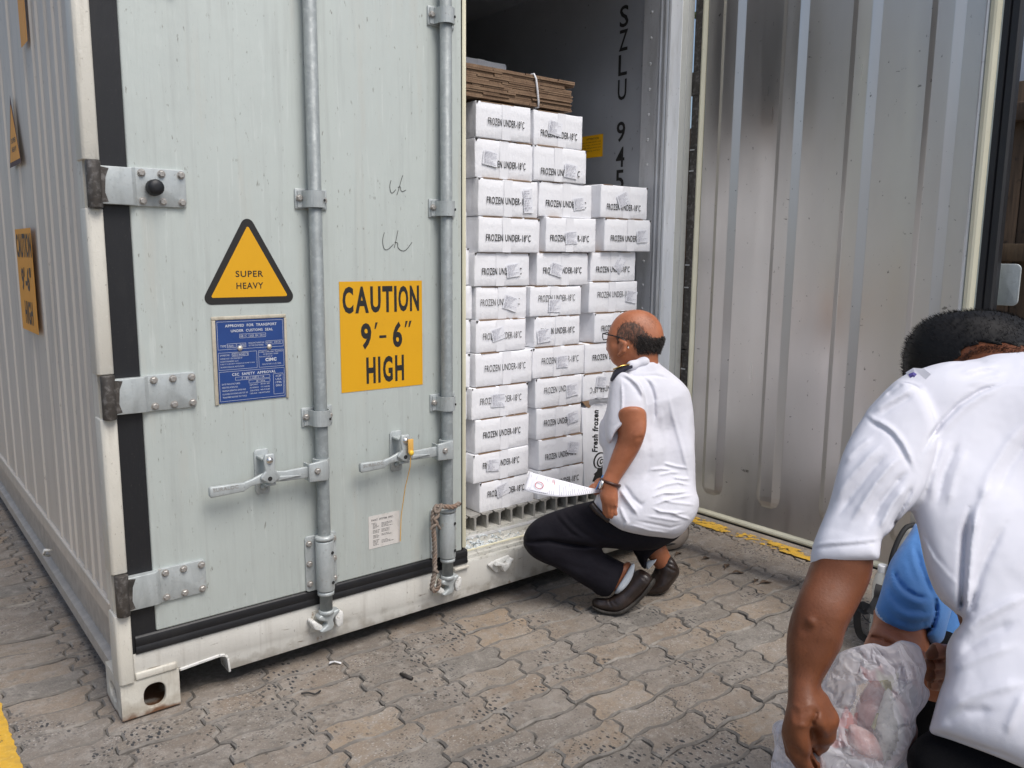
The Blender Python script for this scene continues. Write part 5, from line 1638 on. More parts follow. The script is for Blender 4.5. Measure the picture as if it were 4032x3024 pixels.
# shoulder board, dark with a gold edge
e = P3((2402, 1500, 3.0), (2416, 1466, 3.005), (2446, 1452, 3.01), (2490, 1444, 3.02), (2491, 1450, 3.0), (2446, 1464, 2.975), (2424, 1476, 2.965), (2408, 1503, 2.965))
up = -DOWN * .008
mb = MB()
w = to_world(np.array(e)); w2 = to_world(np.array(e) + up)
n = len(e)
mb.add(list(w) + list(w2), [tuple(range(n)), tuple(range(n, 2 * n))] + [(i, (i + 1) % n, n + (i + 1) % n, n + i) for i in range(n)])
ep = mb.build('epaulette', M('navy_epaulette', (.008, .008, .022), .7), bodyA, bevel=.002)
MB().tube([to_world(np.array([p + up * 1.2]))[0] for p in P3((2414, 1465, 3.004), (2446, 1451, 3.01), (2489, 1443, 3.02))], .0028, 8).build('gold_braid', m_gold, ep, smooth=True)
# trousers
near_sil = [(2680, 1990), (2420, 1940), (2345, 1955), (2305, 1970), (2237, 1984), (2187, 2001), (2119, 2035), (2078, 2069), (2060, 2103), (2055, 2137), (2066, 2162), (2090, 2191), (2136, 2218), (2190, 2238), (2237, 2265), (2288, 2303), (2336, 2330), (2345, 2352), (2397, 2352), (2418, 2325), (2444, 2269), (2465, 2236), (2486, 2218), (2475, 2206), (2424, 2184), (2383, 2168), (2359, 2155), (2407, 2159), (2492, 2177), (2590, 2168), (2644, 2142), (2680, 2110), (2712, 2060)]
near = blend([rc(V(2540, 2045, 3.13), V(2150, 2100, 3.17), .125, .082), rc(V(2130, 2125, 3.17), V(2150, 2140, 3.17), .082, .08), rc(V(2140, 2140, 3.17), V(2425, 2290, 3.16), .080, .082), ell(V(2570, 2045, 3.20), (.165, .11, .15))], .03, outline(near_sil, 2), .03,
             creases([([(2180, 2020), (2210, 2060), (2250, 2100), (2300, 2120)], 7, -.006), ([(2215, 2010), (2240, 2050), (2290, 2095), (2340, 2125)], 7, -.007), ([(2195, 2015), (2226, 2056), (2270, 2100), (2320, 2124)], 6, .005), ([(2300, 2005), (2310, 2050), (2380, 2110), (2440, 2130)], 8, -.006), ([(2250, 2005), (2280, 2050), (2340, 2100)], 6, .004),
                      ([(2060, 2132), (2100, 2136), (2160, 2130), (2240, 2144), (2360, 2156)], 8, -.020), ([(2058, 2140), (2090, 2150), (2120, 2142)], 6, .004), ([(2160, 2200), (2260, 2230), (2330, 2250)], 14, -.004), ([(2300, 2200), (2380, 2240), (2420, 2260)], 12, .004)], 2), ripple(.0015, 20, 8), [above(.012)])
far_sil = [(2480, 2100), (2492, 2172), (2509, 2204), (2529, 2238), (2546, 2244), (2545, 2208), (2560, 2190), (2576, 2172), (2612, 2152), (2650, 2130), (2690, 2080), (2600, 2020), (2500, 2020)]
far = blend([rc(V(2400, 2090, 3.3), V(2580, 2130, 3.33), .08, .075), rc(V(2560, 2100, 3.32), V(2560, 2200, 3.33), .075, .06), rc(V(2600, 2060, 3.26), V(2600, 2120, 3.32), .10, .06)], .03, outline(far_sil, 2), .02)
soft('trousers', union([near, far], .01), .0055, m_navy, bodyA)
MB().tube(smooth_path([to_world(np.array([p]))[0] for p in P3((2330, 1985, 3.01), (2352, 2012, 3.0), (2400, 2050, 2.985))]), .012, 8).build('belt', m_leather, bodyA, smooth=True)
# shoes and socks
s1 = [(2332, 2350), (2325, 2381), (2340, 2393), (2373, 2409), (2417, 2417), (2446, 2412), (2492, 2383), (2543, 2335), (2576, 2291), (2573, 2274), (2543, 2247), (2512, 2228), (2502, 2224), (2485, 2250), (2455, 2298), (2420, 2338), (2400, 2354), (2380, 2356)]
shoe1 = blend([rc(V(2365, 2376, 3.17), V(2440, 2375, 3.165), .040, .046), rc(V(2440, 2375, 3.165), V(2530, 2285, 3.16), .05, .044)], .03, outline(s1, 2), .016,
              creases([([(2395, 2356), (2402, 2378), (2414, 2390)], 4, -.004), ([(2408, 2354), (2416, 2372), (2430, 2384)], 4, -.004), ([(2335, 2362), (2372, 2372), (2398, 2370)], 4, -.003), ([(2500, 2250), (2535, 2280), (2560, 2300)], 4, -.002), ([(2495, 2240), (2515, 2236)], 3, -.003)], 2), None, [above(.010)])
soft('shoe', shoe1, .0042, m_leather, bodyA)
s1s = [(2325, 2378), (2340, 2390), (2373, 2404), (2417, 2411), (2446, 2405), (2492, 2374), (2540, 2328), (2572, 2270), (2586, 2284), (2578, 2300), (2546, 2342), (2496, 2392), (2450, 2420), (2417, 2426), (2370, 2418), (2330, 2396)]
soft('shoe_sole', blend([rc(V(2365, 2390, 3.165), V(2440, 2395, 3.16), .042, .046), rc(V(2440, 2390, 3.16), V(2540, 2295, 3.155), .048, .042)], .03, outline(s1s, 2), .006, None, None, [above(.0015)]), .0042, m_sole, bodyA)
k1 = [(2503, 2220), (2489, 2217), (2470, 2250), (2447, 2288), (2424, 2322), (2414, 2344), (2450, 2330), (2490, 2280)]
soft('sock', blend([rc(V(2450, 2300, 3.15), V(2490, 2240, 3.15), .050, .050)], .02, outline(k1, 2), .008), .004, m_sock, bodyA)
s2 = [(2543, 2250), (2575, 2215), (2608, 2182), (2634, 2181), (2654, 2201), (2675, 2238), (2684, 2255), (2676, 2274), (2645, 2303), (2628, 2330), (2578, 2346), (2524, 2344), (2540, 2325), (2560, 2290)]
shoe2 = blend([rc(V(2560, 2325, 3.345), V(2610, 2310, 3.345), .045, .05), rc(V(2610, 2310, 3.345), V(2635, 2225, 3.34), .055, .05)], .03, outline(s2, 2), .018,
              creases([([(2622, 2215), (2650, 2225), (2668, 2238)], 4, -.004), ([(2616, 2226), (2640, 2240), (2670, 2252)], 4, -.004), ([(2560, 2330), (2620, 2318), (2650, 2290), (2680, 2260)], 5, -.003)], 2), None, [above(.003)])
soft('shoe', shoe2, .0042, m_leather, bodyA)
k2 = [(2543, 2206), (2576, 2206), (2590, 2196), (2575, 2222), (2545, 2250)]
soft('sock', blend([rc(V(2556, 2225, 3.33), V(2580, 2205, 3.33), .05, .05)], .02, outline(k2, 2, 1), .006), .004, m_sock, bodyA)
# spectacles, watch, ring
g = MB()
tw = lambda *a: [to_world(np.array([p]))[0] for p in P3(*a)]
g.tube(smooth_path(tw((2374, 1314, 3.06), (2392, 1317, 3.045), (2430, 1326, 3.03), (2452, 1334, 3.024), (2462, 1346, 3.02), (2472, 1366, 3.018))), .0024, 8)
fr = [(2373, 1313), (2393, 1309), (2396, 1320), (2393, 1337), (2376, 1338), (2373, 1330)]
g.tube(tw(*[(a, b, 3.06 + (a - 2373) * .0012) for a, b in fr + fr[:1]]), .0020, 6)
sp_ = g.build('spectacles', m_glassf, bodyA, smooth=True)
MB().add(tw(*[(a, b, 3.06 + (a - 2373) * .0012) for a, b in fr]), [tuple(range(6))]).build('lens', m_lens, sp_)
MB().lathe([(.003, 0), (.0035, .003), (.001, .007)], tw((2472, 1366, 3.018))[0], tw((2476, 1374, 3.018))[0] - tw((2472, 1366, 3.018))[0], 8).build('temple_tip', M('pearl_tip', (.8, .78, .74), .3), sp_, smooth=True)
wr = MB()
c0 = V(2403, 1900, za); ax = unit(V(2400, 1915, za) - V(2410, 1885, za)); u, w_ = perp(ax)
ring = lambda c, r1, r2, a0=0, a1=2 * math.pi, n=20: [to_world(np.array([c + u * r1 * math.cos(t) + w_ * r2 * math.sin(t)]))[0] for t in np.linspace(a0, a1, n)]
wr.tube(ring(c0, .0345, .0345), .0065, 8)
wb = wr.build('watch', M('watch_strap', (.055, .018, .010), .4), bodyA, smooth=True)
d0, d1 = tw((2373, 1908, za - .012))[0], tw((2366, 1906, za - .012))[0]
MB().lathe([(.018, 0), (.0195, .003), (.0195, .007), (.017, .009)], d0, (d1 - d0), 20).build('watch_case', m_steel, wb, smooth=True)
MB().lathe([(.0165, 0), (.0165, .0006)], d0 + unit(d1 - d0) * .0091, (d1 - d0), 20).build('watch_dial', M('watch_dial', (.75, .75, .76), .2), wb)
MB().tube(tw(*[(2393 + 9 * math.cos(t) , 2014 + 4 * math.sin(t), za - .004 - .006 * math.sin(t + .6)) for t in np.linspace(.2, 3.0, 9)]), .0022, 6).build('ring', m_gold, bodyA, smooth=True)

# the papers he holds
PT = np.array([[(2085, 1858, 2.98), (2120, 1868, 2.965), (2165, 1880, 2.955), (2210, 1891, 2.955), (2262, 1905, 2.965), (2318, 1920, 2.99), (2372, 1930, 3.02)],
               [(2074, 1894, 2.96), (2112, 1905, 2.945), (2160, 1915, 2.938), (2210, 1922, 2.94), (2265, 1928, 2.955), (2320, 1932, 2.985), (2372, 1934, 3.018)],
               [(2063, 1930, 2.94), (2104, 1942, 2.925), (2155, 1952, 2.92), (2210, 1957, 2.925), (2270, 1952, 2.945), (2325, 1944, 2.98), (2372, 1938, 3.016)]], float)
Pw = np.array([[to_world(np.array([V(*p)]))[0] for p in row] for row in PT])
def surf(u, v):
    """u along, v across; quadratic through the three rows"""
    x = u * (PT.shape[1] - 1); i = min(int(x), PT.shape[1] - 2); f = x - i
    a = Pw[:, i] * (1 - f) + Pw[:, i + 1] * f
    return a[0] * (1 - v) * (1 - 2 * v) + a[1] * 4 * v * (1 - v) + a[2] * v * (2 * v - 1)
G = np.array([[surf(u, v) for u in np.linspace(0, 1, 26)] for v in np.linspace(0, 1, 8)])
doc = MB().grid(G).build('document', M('printed_paper', (.78, .78, .82), .6), loc=G[4, 12], smooth=True, solid=.0012)
tag(doc, 'curling printed papers with a red oval stamp held out by the squatting man', 'papers')
nrm = unit(np.cross(G[0, 13] - G[0, 12], G[5, 12] - G[0, 12]))
if nrm @ (CP - G[4, 12]) < 0: nrm = -nrm
mb = MB()
r = random.Random(2)
def mark(u0, u1, v0, v1, m):
    n = max(2, int((u1 - u0) / .02)); k = max(2, int((v1 - v0) / .08) + 1)
    m.grid(np.array([[surf(u, v) + nrm * .0016 for u in np.linspace(u0, u1, n)] for v in np.linspace(v0, v1, k)]))
for i in range(34):
    u = .05 + i * .025
    if .42 < u < .47: continue
    L = r.choice((.12, .2, .3, .5, .62)) if u > .3 else r.choice((.15, .25, .3))
    mark(u, u + .007, .93 - L, .93, mb)
    if r.random() < .45: mark(u, u + .006, .08, .08 + r.uniform(.1, .3), mb)
mb.build('print', m_print, doc)
red = MB()
ctr = (.20, .60)
red.tube([surf(ctr[0] + .055 * math.cos(t), ctr[1] + .17 * math.sin(t)) + nrm * .010 for t in np.linspace(0, 2 * math.pi, 20)], .0011, 5)
mark(ctr[0] - .03, ctr[0] + .03, ctr[1] - .03, ctr[1] + .02, red)
mark(.38, .388, .08, .42, red); mark(.405, .412, .12, .36, red)
red.build('red_stamp', M('red_stamp_ink', (.55, .04, .05), .6), doc)
slip = np.array([[surf(u, v) + nrm * (.003 + .004 * u) for u in np.linspace(.09, .40 - .10 * v * v, 8)] for v in np.linspace(.30, .90, 6)])
MB().grid(slip).build('slip', M('slip_paper', (.76, .77, .82), .6), doc, smooth=True)
pen = MB().tube(tw((2346, 1928, 2.985), (2364, 1896, 3.0), (2376, 1872, 3.01)), [.0022, .0042, .0042], 8).build('pen', M('blue_white_pen', (.10, .32, .70), .3), loc=tw((2364, 1896, 3.0))[0], smooth=True)
tag(pen, 'blue pen held upright behind the papers by the squatting man', 'pen')
m_strand = M('black_hair_strand', (.0075, .007, .007), .6, spec=.2)
# ============ stooping man in the foreground (about 1.1 m away), seen from behind
zB = 1.12
hip = V(4150, 2780, 1.10)
footB = to_world(np.array([hip]))[0]
rootB = np.array([footB[0], footB[1], 0.])
armB_sil = [(3240, 2100), (3187, 2231), (3165, 2290), (3142, 2346), (3111, 2432), (3096, 2512), (3094, 2593), (3099, 2679), (3103, 2755), (3094, 2800), (3085, 2835), (3084, 2883), (3095, 2925), (3108, 2955), (3140, 2994), (3180, 3024), (3200, 3060), (3196, 3090), (3230, 3092), (3238, 3050), (3222, 3010), (3205, 2960), (3192, 2915), (3186, 2880), (3195, 2862), (3215, 2868), (3235, 2890), (3262, 2908), (3270, 2880), (3277, 2850), (3271, 2820), (3255, 2785), (3241, 2757), (3223, 2728), (3228, 2698), (3259, 2648), (3290, 2590), (3315, 2550), (3327, 2488), (3358, 2426), (3413, 2327), (3435, 2265), (3440, 2200), (3440, 2100)]
armB = blend([rc(V(3345, 2080, 1.15), V(3250, 2420, 1.125), .062, .047), rc(V(3215, 2410, 1.12), V(3205, 2520, 1.115), .052, .046), rc(V(3205, 2520, 1.115), V(3165, 2740, 1.09), .044, .024),
              rc(V(3165, 2740, 1.09), V(3160, 2830, 1.085), .026, .034), rc(V(3160, 2830, 1.085), V(3140, 2890, 1.085), .034, .030)], .025, outline(armB_sil, 3), .018,
             creases([([(3170, 2436), (3196, 2448), (3206, 2468)], 14, .0035), ([(3150, 2470), (3190, 2492)], 16, -.002), ([(3120, 2770), (3150, 2790), (3200, 2770)], 10, .002), ([(3200, 2790), (3215, 2810), (3192, 2860)], 9, -.005), ([(3112, 2944), (3130, 2950), (3152, 2950)], 7, -.0022), ([(3118, 2956), (3140, 2960)], 7, -.0016), ([(3128, 2862), (3150, 2856), (3180, 2862)], 9, .0020), ([(3112, 2790), (3122, 2850), (3126, 2880)], 7, .0014), ([(3150, 2790), (3152, 2840)], 7, .0012)], 2))
fingB = blend([rc(V(3122, 2880, 1.078), V(3142, 2965, 1.075), .0135, .0120), rc(V(3142, 2965, 1.075), V(3200, 3050, 1.085), .0120, .0100), rc(V(3200, 3050, 1.085), V(3222, 3092, 1.10), .0098, .008),
               rc(V(3150, 2880, 1.085), V(3176, 2960, 1.092), .0125, .0115), rc(V(3176, 2960, 1.092), V(3222, 3030, 1.105), .0112, .0095), rc(V(3165, 2880, 1.095), V(3192, 2955, 1.108), .012, .010), rc(V(3192, 2955, 1.108), V(3226, 3010, 1.122), .0105, .009),
               rc(V(3110, 2890, 1.088), V(3120, 2960, 1.09), .0105, .0095), rc(V(3120, 2960, 1.09), V(3150, 3010, 1.1), .0095, .008)], .002, None, .01,
             creases([([(3158, 2885), (3180, 2955), (3216, 3040)], 7, -.0065), ([(3172, 2885), (3198, 2955), (3232, 3015)], 7, -.0065), ([(3130, 2968), (3150, 2962), (3168, 2950)], 7, -.0020), ([(3186, 3040), (3205, 3030), (3220, 3020)], 7, -.0018)], 2))
thumbB = blend([rc(V(3215, 2770, 1.085), V(3252, 2830, 1.078), .018, .0145), rc(V(3252, 2830, 1.078), V(3248, 2890, 1.085), .0145, .0120), rc(V(3248, 2890, 1.085), V(3238, 2935, 1.10), .012, .009)], .01)
fist = blend([rc(V(3775, 2640, 1.34), V(3715, 2640, 1.315), .036, .031), rc(V(3720, 2582, 1.31), V(3672, 2584, 1.285), .0125, .0105), rc(V(3720, 2620, 1.305), V(3662, 2622, 1.275), .0130, .0110), rc(V(3720, 2660, 1.305), V(3664, 2661, 1.275), .0125, .0105), rc(V(3720, 2696, 1.31), V(3676, 2695, 1.285), .0110, .0095),
              rc(V(3740, 2570, 1.305), V(3690, 2560, 1.272), .0125, .0105), rc(V(3690, 2560, 1.272), V(3668, 2580, 1.262), .0105, .009), rc(V(3775, 2640, 1.34), V(3920, 2560, 1.36), .035, .04), rc(V(3920, 2560, 1.36), V(4100, 1950, 1.36), .04, .05)], .005, None, .01,
             creases([([(3656, 2602), (3690, 2601), (3716, 2600)], 4, -.004), ([(3656, 2641), (3690, 2641), (3716, 2640)], 4, -.004), ([(3660, 2679), (3690, 2679), (3716, 2678)], 4, -.004)], 2))
headB_sil = [(3565, 1486), (3562, 1454), (3563, 1410), (3567, 1381), (3577, 1350), (3602, 1311), (3634, 1279), (3676, 1257), (3730, 1242), (3786, 1236), (3856, 1231), (3911, 1233), (3966, 1242), (4034, 1262), (4070, 1290), (4085, 1340), (4080, 1420), (4060, 1480), (3950, 1560), (3700, 1560), (3590, 1530)]
headB = blend([ell(V(3815, 1385, 1.36), (.108, .090, .088)), ell(V(3690, 1450, 1.40), (.06, .07, .07)), rc(V(3870, 1400, 1.33), V(3950, 1500, 1.28), .062, .070)], .03, outline(headB_sil, 3), .02)
earB = blend([rc(V(3690, 1440, 1.285), V(3700, 1480, 1.288), .010, .010)], .006)
torB = blend([ell(V(3980, 1720, 1.24), (.10, .12, .08)), rc(V(3950, 1500, 1.28), V(3980, 1650, 1.25), .062, .07), ell(V(4080, 2300, 1.16), (.11, .16, .08)), rc(V(4080, 1700, 1.28), V(4100, 1950, 1.34), .05, .05)], .05)
bodyB, PB, FB = soft('person', union([headB, union([union([armB, fingB], .006), thumbB], .012), fist, torB], .006), .0028, m_skinB, loc=rootB, mats=[m_fist_light], pick=lambda c: ((c[:, 0] > V(3640, 0, 1.3)[0]) & (c[:, 1] < V(0, 2480, 1.3)[1])).astype(int))
tag(bodyB, 'man with short black hair and white shirt stooping in the foreground over a bag', 'person')
ah = outline([(3090, 2460), (3330, 2460), (3230, 2740), (3100, 2740)], 3)
sv, sf = strands(PB, FB, lambda c: (ah(c) < 0) & (c[:, 2] < 1.16), 260, .008, (-.1, -.6, 0), 18, .00008, .35)
MB().add(sv, sf).build('arm_hair', m_strand, bodyB)
hb = outline([(3540, 1500), (3540, 1380), (3580, 1300), (3700, 1200), (3900, 1190), (4080, 1220), (4140, 1330), (4130, 1365), (4032, 1372), (3960, 1356), (3900, 1348), (3850, 1350), (3810, 1362), (3786, 1385), (3768, 1410), (3700, 1430), (3640, 1455), (3600, 1520)], 3)
def hairB_f(q):
    return np.maximum(headB(q) - .0035 - .0006 * np.sin(q[:, 0] * 900 + 3 * np.sin(q[:, 1] * 420 + q[:, 2] * 300)), hb(q) + .0035 * np.sin(q[:, 0] * 520 + q[:, 2] * 300))
hairB_f.lo, hairB_f.hi = headB.lo - .01, headB.hi + .01
hB, HP, HF = soft('hair', hairB_f, .0034, m_hair, bodyB, smooth=0)
sv, sf = strands(HP, HF, lambda c: (c[:, 2] < 1.42), 6000, .0075, (-.55, .30, -.2), 11, .00028, .20)
m_strand_ = 0 #, (.0075, .007, .007), .6, spec=.2)
MB().add(sv, sf).build('hair_strands', m_strand, bodyB)
sn = outline([(3770, 1420), (3795, 1392), (3830, 1368), (3900, 1356), (3960, 1362), (4050, 1376), (4050, 1400), (3900, 1385), (3830, 1398), (3790, 1425)], 3)
sv, sf = strands(PB, FB, lambda c: (sn(c) < 0) & (c[:, 2] < 1.36), 700, .005, (.2, -.6, -.1), 12, .00028)
MB().add(sv, sf).build('hair_strands', m_strand, bodyB)

torB_sil = [(3852, 1408), (3890, 1392), (3927, 1382), (4032, 1378), (4150, 1380), (4300, 1430), (4440, 1600), (4500, 1900), (4520, 2400), (4490, 2900), (4320, 3160), (4160, 3080), (4032, 3026), (3940, 2986), (3846, 2951), (3735, 2914), (3650, 2890), (3667, 2842), (3701, 2722), (3726, 2667), (3728, 2600), (3729, 2543), (3759, 2488), (3781, 2457), (3766, 2412), (3740, 2392), (3708, 2366), (3673, 2309), (3642, 2216), (3617, 2080), (3594, 2012), (3560, 1960), (3450, 1850), (3420, 1700), (3409, 1627), (3454, 1577), (3519, 1513), (3573, 1470), (3628, 1456), (3678, 1438), (3738, 1420), (3800, 1412)]
relB = creases([([(3960, 1505), (3860, 1540), (3780, 1590), (3710, 1660), (3660, 1730), (3625, 1800)], 9, -.0065), ([(3950, 1520), (3870, 1556), (3796, 1605), (3730, 1672), (3680, 1740)], 13, 0.0025),
                ([(3930, 1440), (3850, 1450), (3780, 1470)], 9, 0.0021), ([(3940, 1456), (3860, 1470), (3790, 1492)], 9, -0.0021), ([(3960, 1470), (3880, 1490), (3800, 1520)], 9, 0.0021), ([(3900, 1425), (3800, 1430), (3720, 1445)], 9, -0.0017),
                ([(3817, 2000), (3798, 2120), (3790, 2250), (3786, 2400), (3770, 2470)], 13, -0.0130), ([(3850, 1980), (3826, 2150), (3814, 2300), (3806, 2420)], 18, 0.0067), ([(3660, 1980), (3690, 1850), (3740, 1720)], 15, 0.0042), ([(3690, 1990), (3720, 1860), (3775, 1730)], 13, -0.0042), ([(3730, 2000), (3760, 1870), (3810, 1760)], 15, 0.0033),
                ([(3620, 2090), (3680, 2200), (3760, 2290), (3790, 2320)], 9, 0.0025), ([(3626, 2088), (3690, 2205), (3770, 2300)], 9, -0.0021), ([(3900, 1900), (3850, 2020), (3830, 2100)], 17, 0.0042), ([(4040, 1660), (3960, 1760), (3890, 1880), (3850, 2000)], 20, 0.0042), ([(4060, 1720), (3980, 1830), (3920, 1960)], 17, -0.0033),
                ([(3960, 2060), (3900, 2160), (3850, 2280), (3830, 2400), (3860, 2360)], 18, -0.0050), ([(3760, 2520), (3850, 2440), (3960, 2380), (4060, 2340)], 18, 0.0050), ([(3780, 2580), (3880, 2500), (4000, 2450)], 20, -0.0042), ([(3740, 2640), (3850, 2590), (4000, 2540)], 18, 0.0033),
                ([(3720, 2800), (3820, 2740), (3960, 2700), (4040, 2690)], 22, 0.0042), ([(3700, 2860), (3800, 2800), (3920, 2800)], 18, -0.0033), ([(3960, 2900), (4000, 2800), (4040, 2720)], 20, 0.0033),
                ([(3655, 2872), (3740, 2898), (3850, 2935), (3950, 2970), (4040, 3008)], 9, -0.0021), ([(3768, 2470), (3800, 2430), (3826, 2380), (3840, 2310)], 11, -0.0050), ([(3775, 2430), (3790, 2400), (3784, 2380)], 10, 0.0050)], 3)
shirtB = blend([rc(V(3640, 1650, 1.25), V(3720, 2050, 1.21), .105, .115), rc(V(3720, 2050, 1.21), V(3860, 2400, 1.18), .115, .11), rc(V(3860, 2350, 1.16), V(3920, 2800, 1.10), .12, .135), rc(V(4180, 1640, 1.26), V(4250, 2300, 1.17), .12, .15), rc(V(4250, 2300, 1.17), V(4250, 2860, 1.10), .15, .15), rc(V(3960, 1470, 1.30), V(3990, 1700, 1.25), .085, .13)],
               .07, outline(torB_sil, 4), .03, None, ripple(.0016, 14, 21, (1, 1.3, 1)))
slB_sil = [(3187, 2234), (3250, 2222), (3320, 2214), (3400, 2208), (3440, 2206), (3463, 2203), (3468, 2150), (3474, 2115), (3505, 2098), (3557, 2027), (3610, 1975), (3660, 1880), (3700, 1700), (3640, 1540), (3560, 1496), (3519, 1513), (3454, 1577), (3409, 1627), (3365, 1692), (3325, 1766), (3297, 1846), (3278, 1930), (3259, 2000), (3226, 2080), (3199, 2150)]
relS = creases([([(3413, 1628), (3440, 1650), (3480, 1668), (3520, 1698), (3555, 1740), (3585, 1800), (3606, 1850)], 10, 0.0035), ([(3408, 1640), (3436, 1668), (3480, 1690), (3512, 1716), (3545, 1765), (3572, 1820), (3590, 1860)], 9, -0.0033),
                ([(3196, 2152), (3260, 2140), (3330, 2136), (3400, 2130), (3470, 2120)], 9, 0.0025), ([(3194, 2162), (3260, 2152), (3330, 2148), (3400, 2142), (3466, 2130)], 9, -0.0021),
                ([(3350, 2060), (3400, 1980), (3450, 1900), (3510, 1830), (3560, 1790)], 13, 0.0050), ([(3300, 2030), (3370, 1930), (3440, 1840), (3500, 1780)], 13, -0.0050), ([(3280, 1980), (3340, 1890), (3420, 1800), (3480, 1745)], 13, 0.0042), ([(3420, 2080), (3470, 1980), (3530, 1900), (3580, 1850)], 13, -0.0059), ([(3460, 2090), (3510, 1990), (3570, 1910)], 11, 0.0050), ([(3320, 1830), (3370, 1770), (3440, 1715)], 11, 0.0033), ([(3500, 2090), (3545, 2010), (3600, 1900)], 10, -0.0050),
                ([(3430, 1625), (3480, 1590), (3540, 1560), (3600, 1520)], 11, 0.0033), ([(3460, 1640), (3520, 1600), (3600, 1550)], 11, -0.0033), ([(3490, 1560), (3530, 1530), (3560, 1510)], 9, -0.0033)], 3)
sleeveB = blend([rc(V(3560, 1680, 1.235), V(3350, 2190, 1.145), .115, .072), rc(V(3590, 1640, 1.25), V(3420, 1900, 1.19), .11, .09)], .03, outline(slB_sil, 3), .016, None, ripple(.0012, 16, 23))
shB, _, _ = soft('shirt', blend([union([shirtB, sleeveB], .010)], 0, None, 0, [relB, relS]), .0022, m_shirt, bodyB, smooth=2)
colB = blend([rc(V(3880, 1412, 1.262), V(3960, 1402, 1.255), .012, .016), rc(V(3960, 1402, 1.255), V(4120, 1400, 1.255), .016, .017), rc(V(4120, 1400, 1.255), V(4260, 1440, 1.28), .017, .012)], .02, outline([(3845, 1412), (3900, 1385), (3927, 1379), (4032, 1376), (4200, 1380), (4300, 1440), (4200, 1480), (4032, 1408), (3950, 1412), (3880, 1424)], 3), .006)
soft('collar', colB, .004, m_shirt, bodyB)
# shoulder-board loop on the near shoulder
tab = [to_world(np.array([V(a, b, z)]))[0] for a, b, z in ((3575, 1478, 1.165), (3600, 1462, 1.16), (3630, 1464, 1.158), (3655, 1484, 1.155))]
MB().ribbon(tab, .010, CP - tab[0]).build('shoulder_loop', m_shirt, bodyB, solid=.003)
MB().tube([to_world(np.array([V(a, b, z)]))[0] for a, b, z in ((3582, 1480, 1.160), (3596, 1474, 1.157), (3604, 1480, 1.156))], .0035, 6).build('epaulette', M('violet_epaulette', (.09, .07, .28), .7), bodyB)
thB_sil = [(3642, 2880), (3605, 2915), (3578, 2946), (3568, 2988), (3578, 3030), (3610, 3150), (3640, 3400), (3650, 5400), (5200, 5400), (5200, 2750), (4200, 2750), (3900, 2800), (3750, 2850)]
legsB = blend([rc(V(4080, 2830, 1.12), V(3700, 3060, 1.10), .12, .085), rc(V(3700, 3060, 1.10), V(3720, 3060, 1.12) + DOWN * .60, .085, .065), rc(V(4300, 2850, 1.10), V(4450, 3100, 1.10), .13, .09), rc(V(4450, 3100, 1.10), V(4450, 3060, 1.12) + DOWN * .58, .09, .066)], .05, outline(thB_sil, 6), .03, None, ripple(.002, 14, 33), [above(.05)])
soft('trousers', legsB, .0075, m_black, bodyB)
for px in (3720, 4450):
    a = V(px, 3060, 1.12)
    wd = to_world(np.array([a]))[0]
    zz = wd[2] - .04
    b2 = a + DOWN * zz
    soft('shoe', blend([rc(b2, b2 + np.array([-.03, 0, .16]) , .045, .040), rc(b2 - np.array([0, -.03, 0]), b2 + np.array([0, .02, -.06]), .05, .045)], .04, None, .01, None, None, [above(.002)]), .006, m_leather, bodyB)

# ============ man in the blue shirt, crouching beyond him
rootC = to_world(np.array([V(3700, 2650, 1.65)]))[0]
rootC[2] = 0
armC_sil = [(3440, 2380), (3440, 2440), (3424, 2486), (3405, 2526), (3392, 2560), (3400, 2600), (3480, 2660), (3620, 2700), (3700, 2640), (3650, 2500), (3640, 2420)]
armC = blend([rc(V(3555, 2300, 1.60), V(3530, 2500, 1.555), .060, .060), rc(V(3530, 2500, 1.555), V(3470, 2585, 1.52), .056, .046), rc(V(3455, 2575, 1.50), V(3620, 2660, 1.46), .048, .040), rc(V(3620, 2660, 1.46), V(3690, 2690, 1.45), .036, .030)], .018, outline(armC_sil, 3), .014,
             creases([([(3420, 2502), (3460, 2512), (3500, 2530), (3540, 2548)], 7, -.010)], 3))
handC = blend([rc(V(3680, 2690, 1.45), V(3720, 2690, 1.46), .032, .028), rc(V(3720, 2675, 1.45), V(3748, 2700, 1.46), .010, .008), rc(V(3722, 2690, 1.45), V(3750, 2716, 1.46), .010, .008), rc(V(3718, 2705, 1.455), V(3742, 2734, 1.46), .010, .008), rc(V(3710, 2718, 1.46), V(3728, 2744, 1.47), .009, .007), rc(V(3690, 2665, 1.45), V(3724, 2650, 1.45), .011, .008)], .008)
headC = blend([ell(V(3760, 1990, 1.92), (.085, .115, .10)), rc(V(3760, 2060, 1.88), V(3770, 2140, 1.85), .055, .065)], .03)
torC = blend([ell(V(3800, 2320, 1.86), (.13, .2, .1)), rc(V(3900, 2200, 1.86), V(3980, 2450, 1.7), .045, .04), rc(V(3980, 2450, 1.7), V(3900, 2600, 1.55), .04, .032)], .05)
bodyC, PC, FC = soft('person', union([armC, handC, headC, torC], .01), .0045, m_skinA, loc=rootC)
tag(bodyC, 'person in a blue short-sleeved shirt crouching beyond the plastic bag, mostly hidden', 'person')
capC = ell(V(3764, 1965, 1.93), (.092, .10, .106))
soft('hair', blend([capC], .01), .006, m_hair, bodyC)
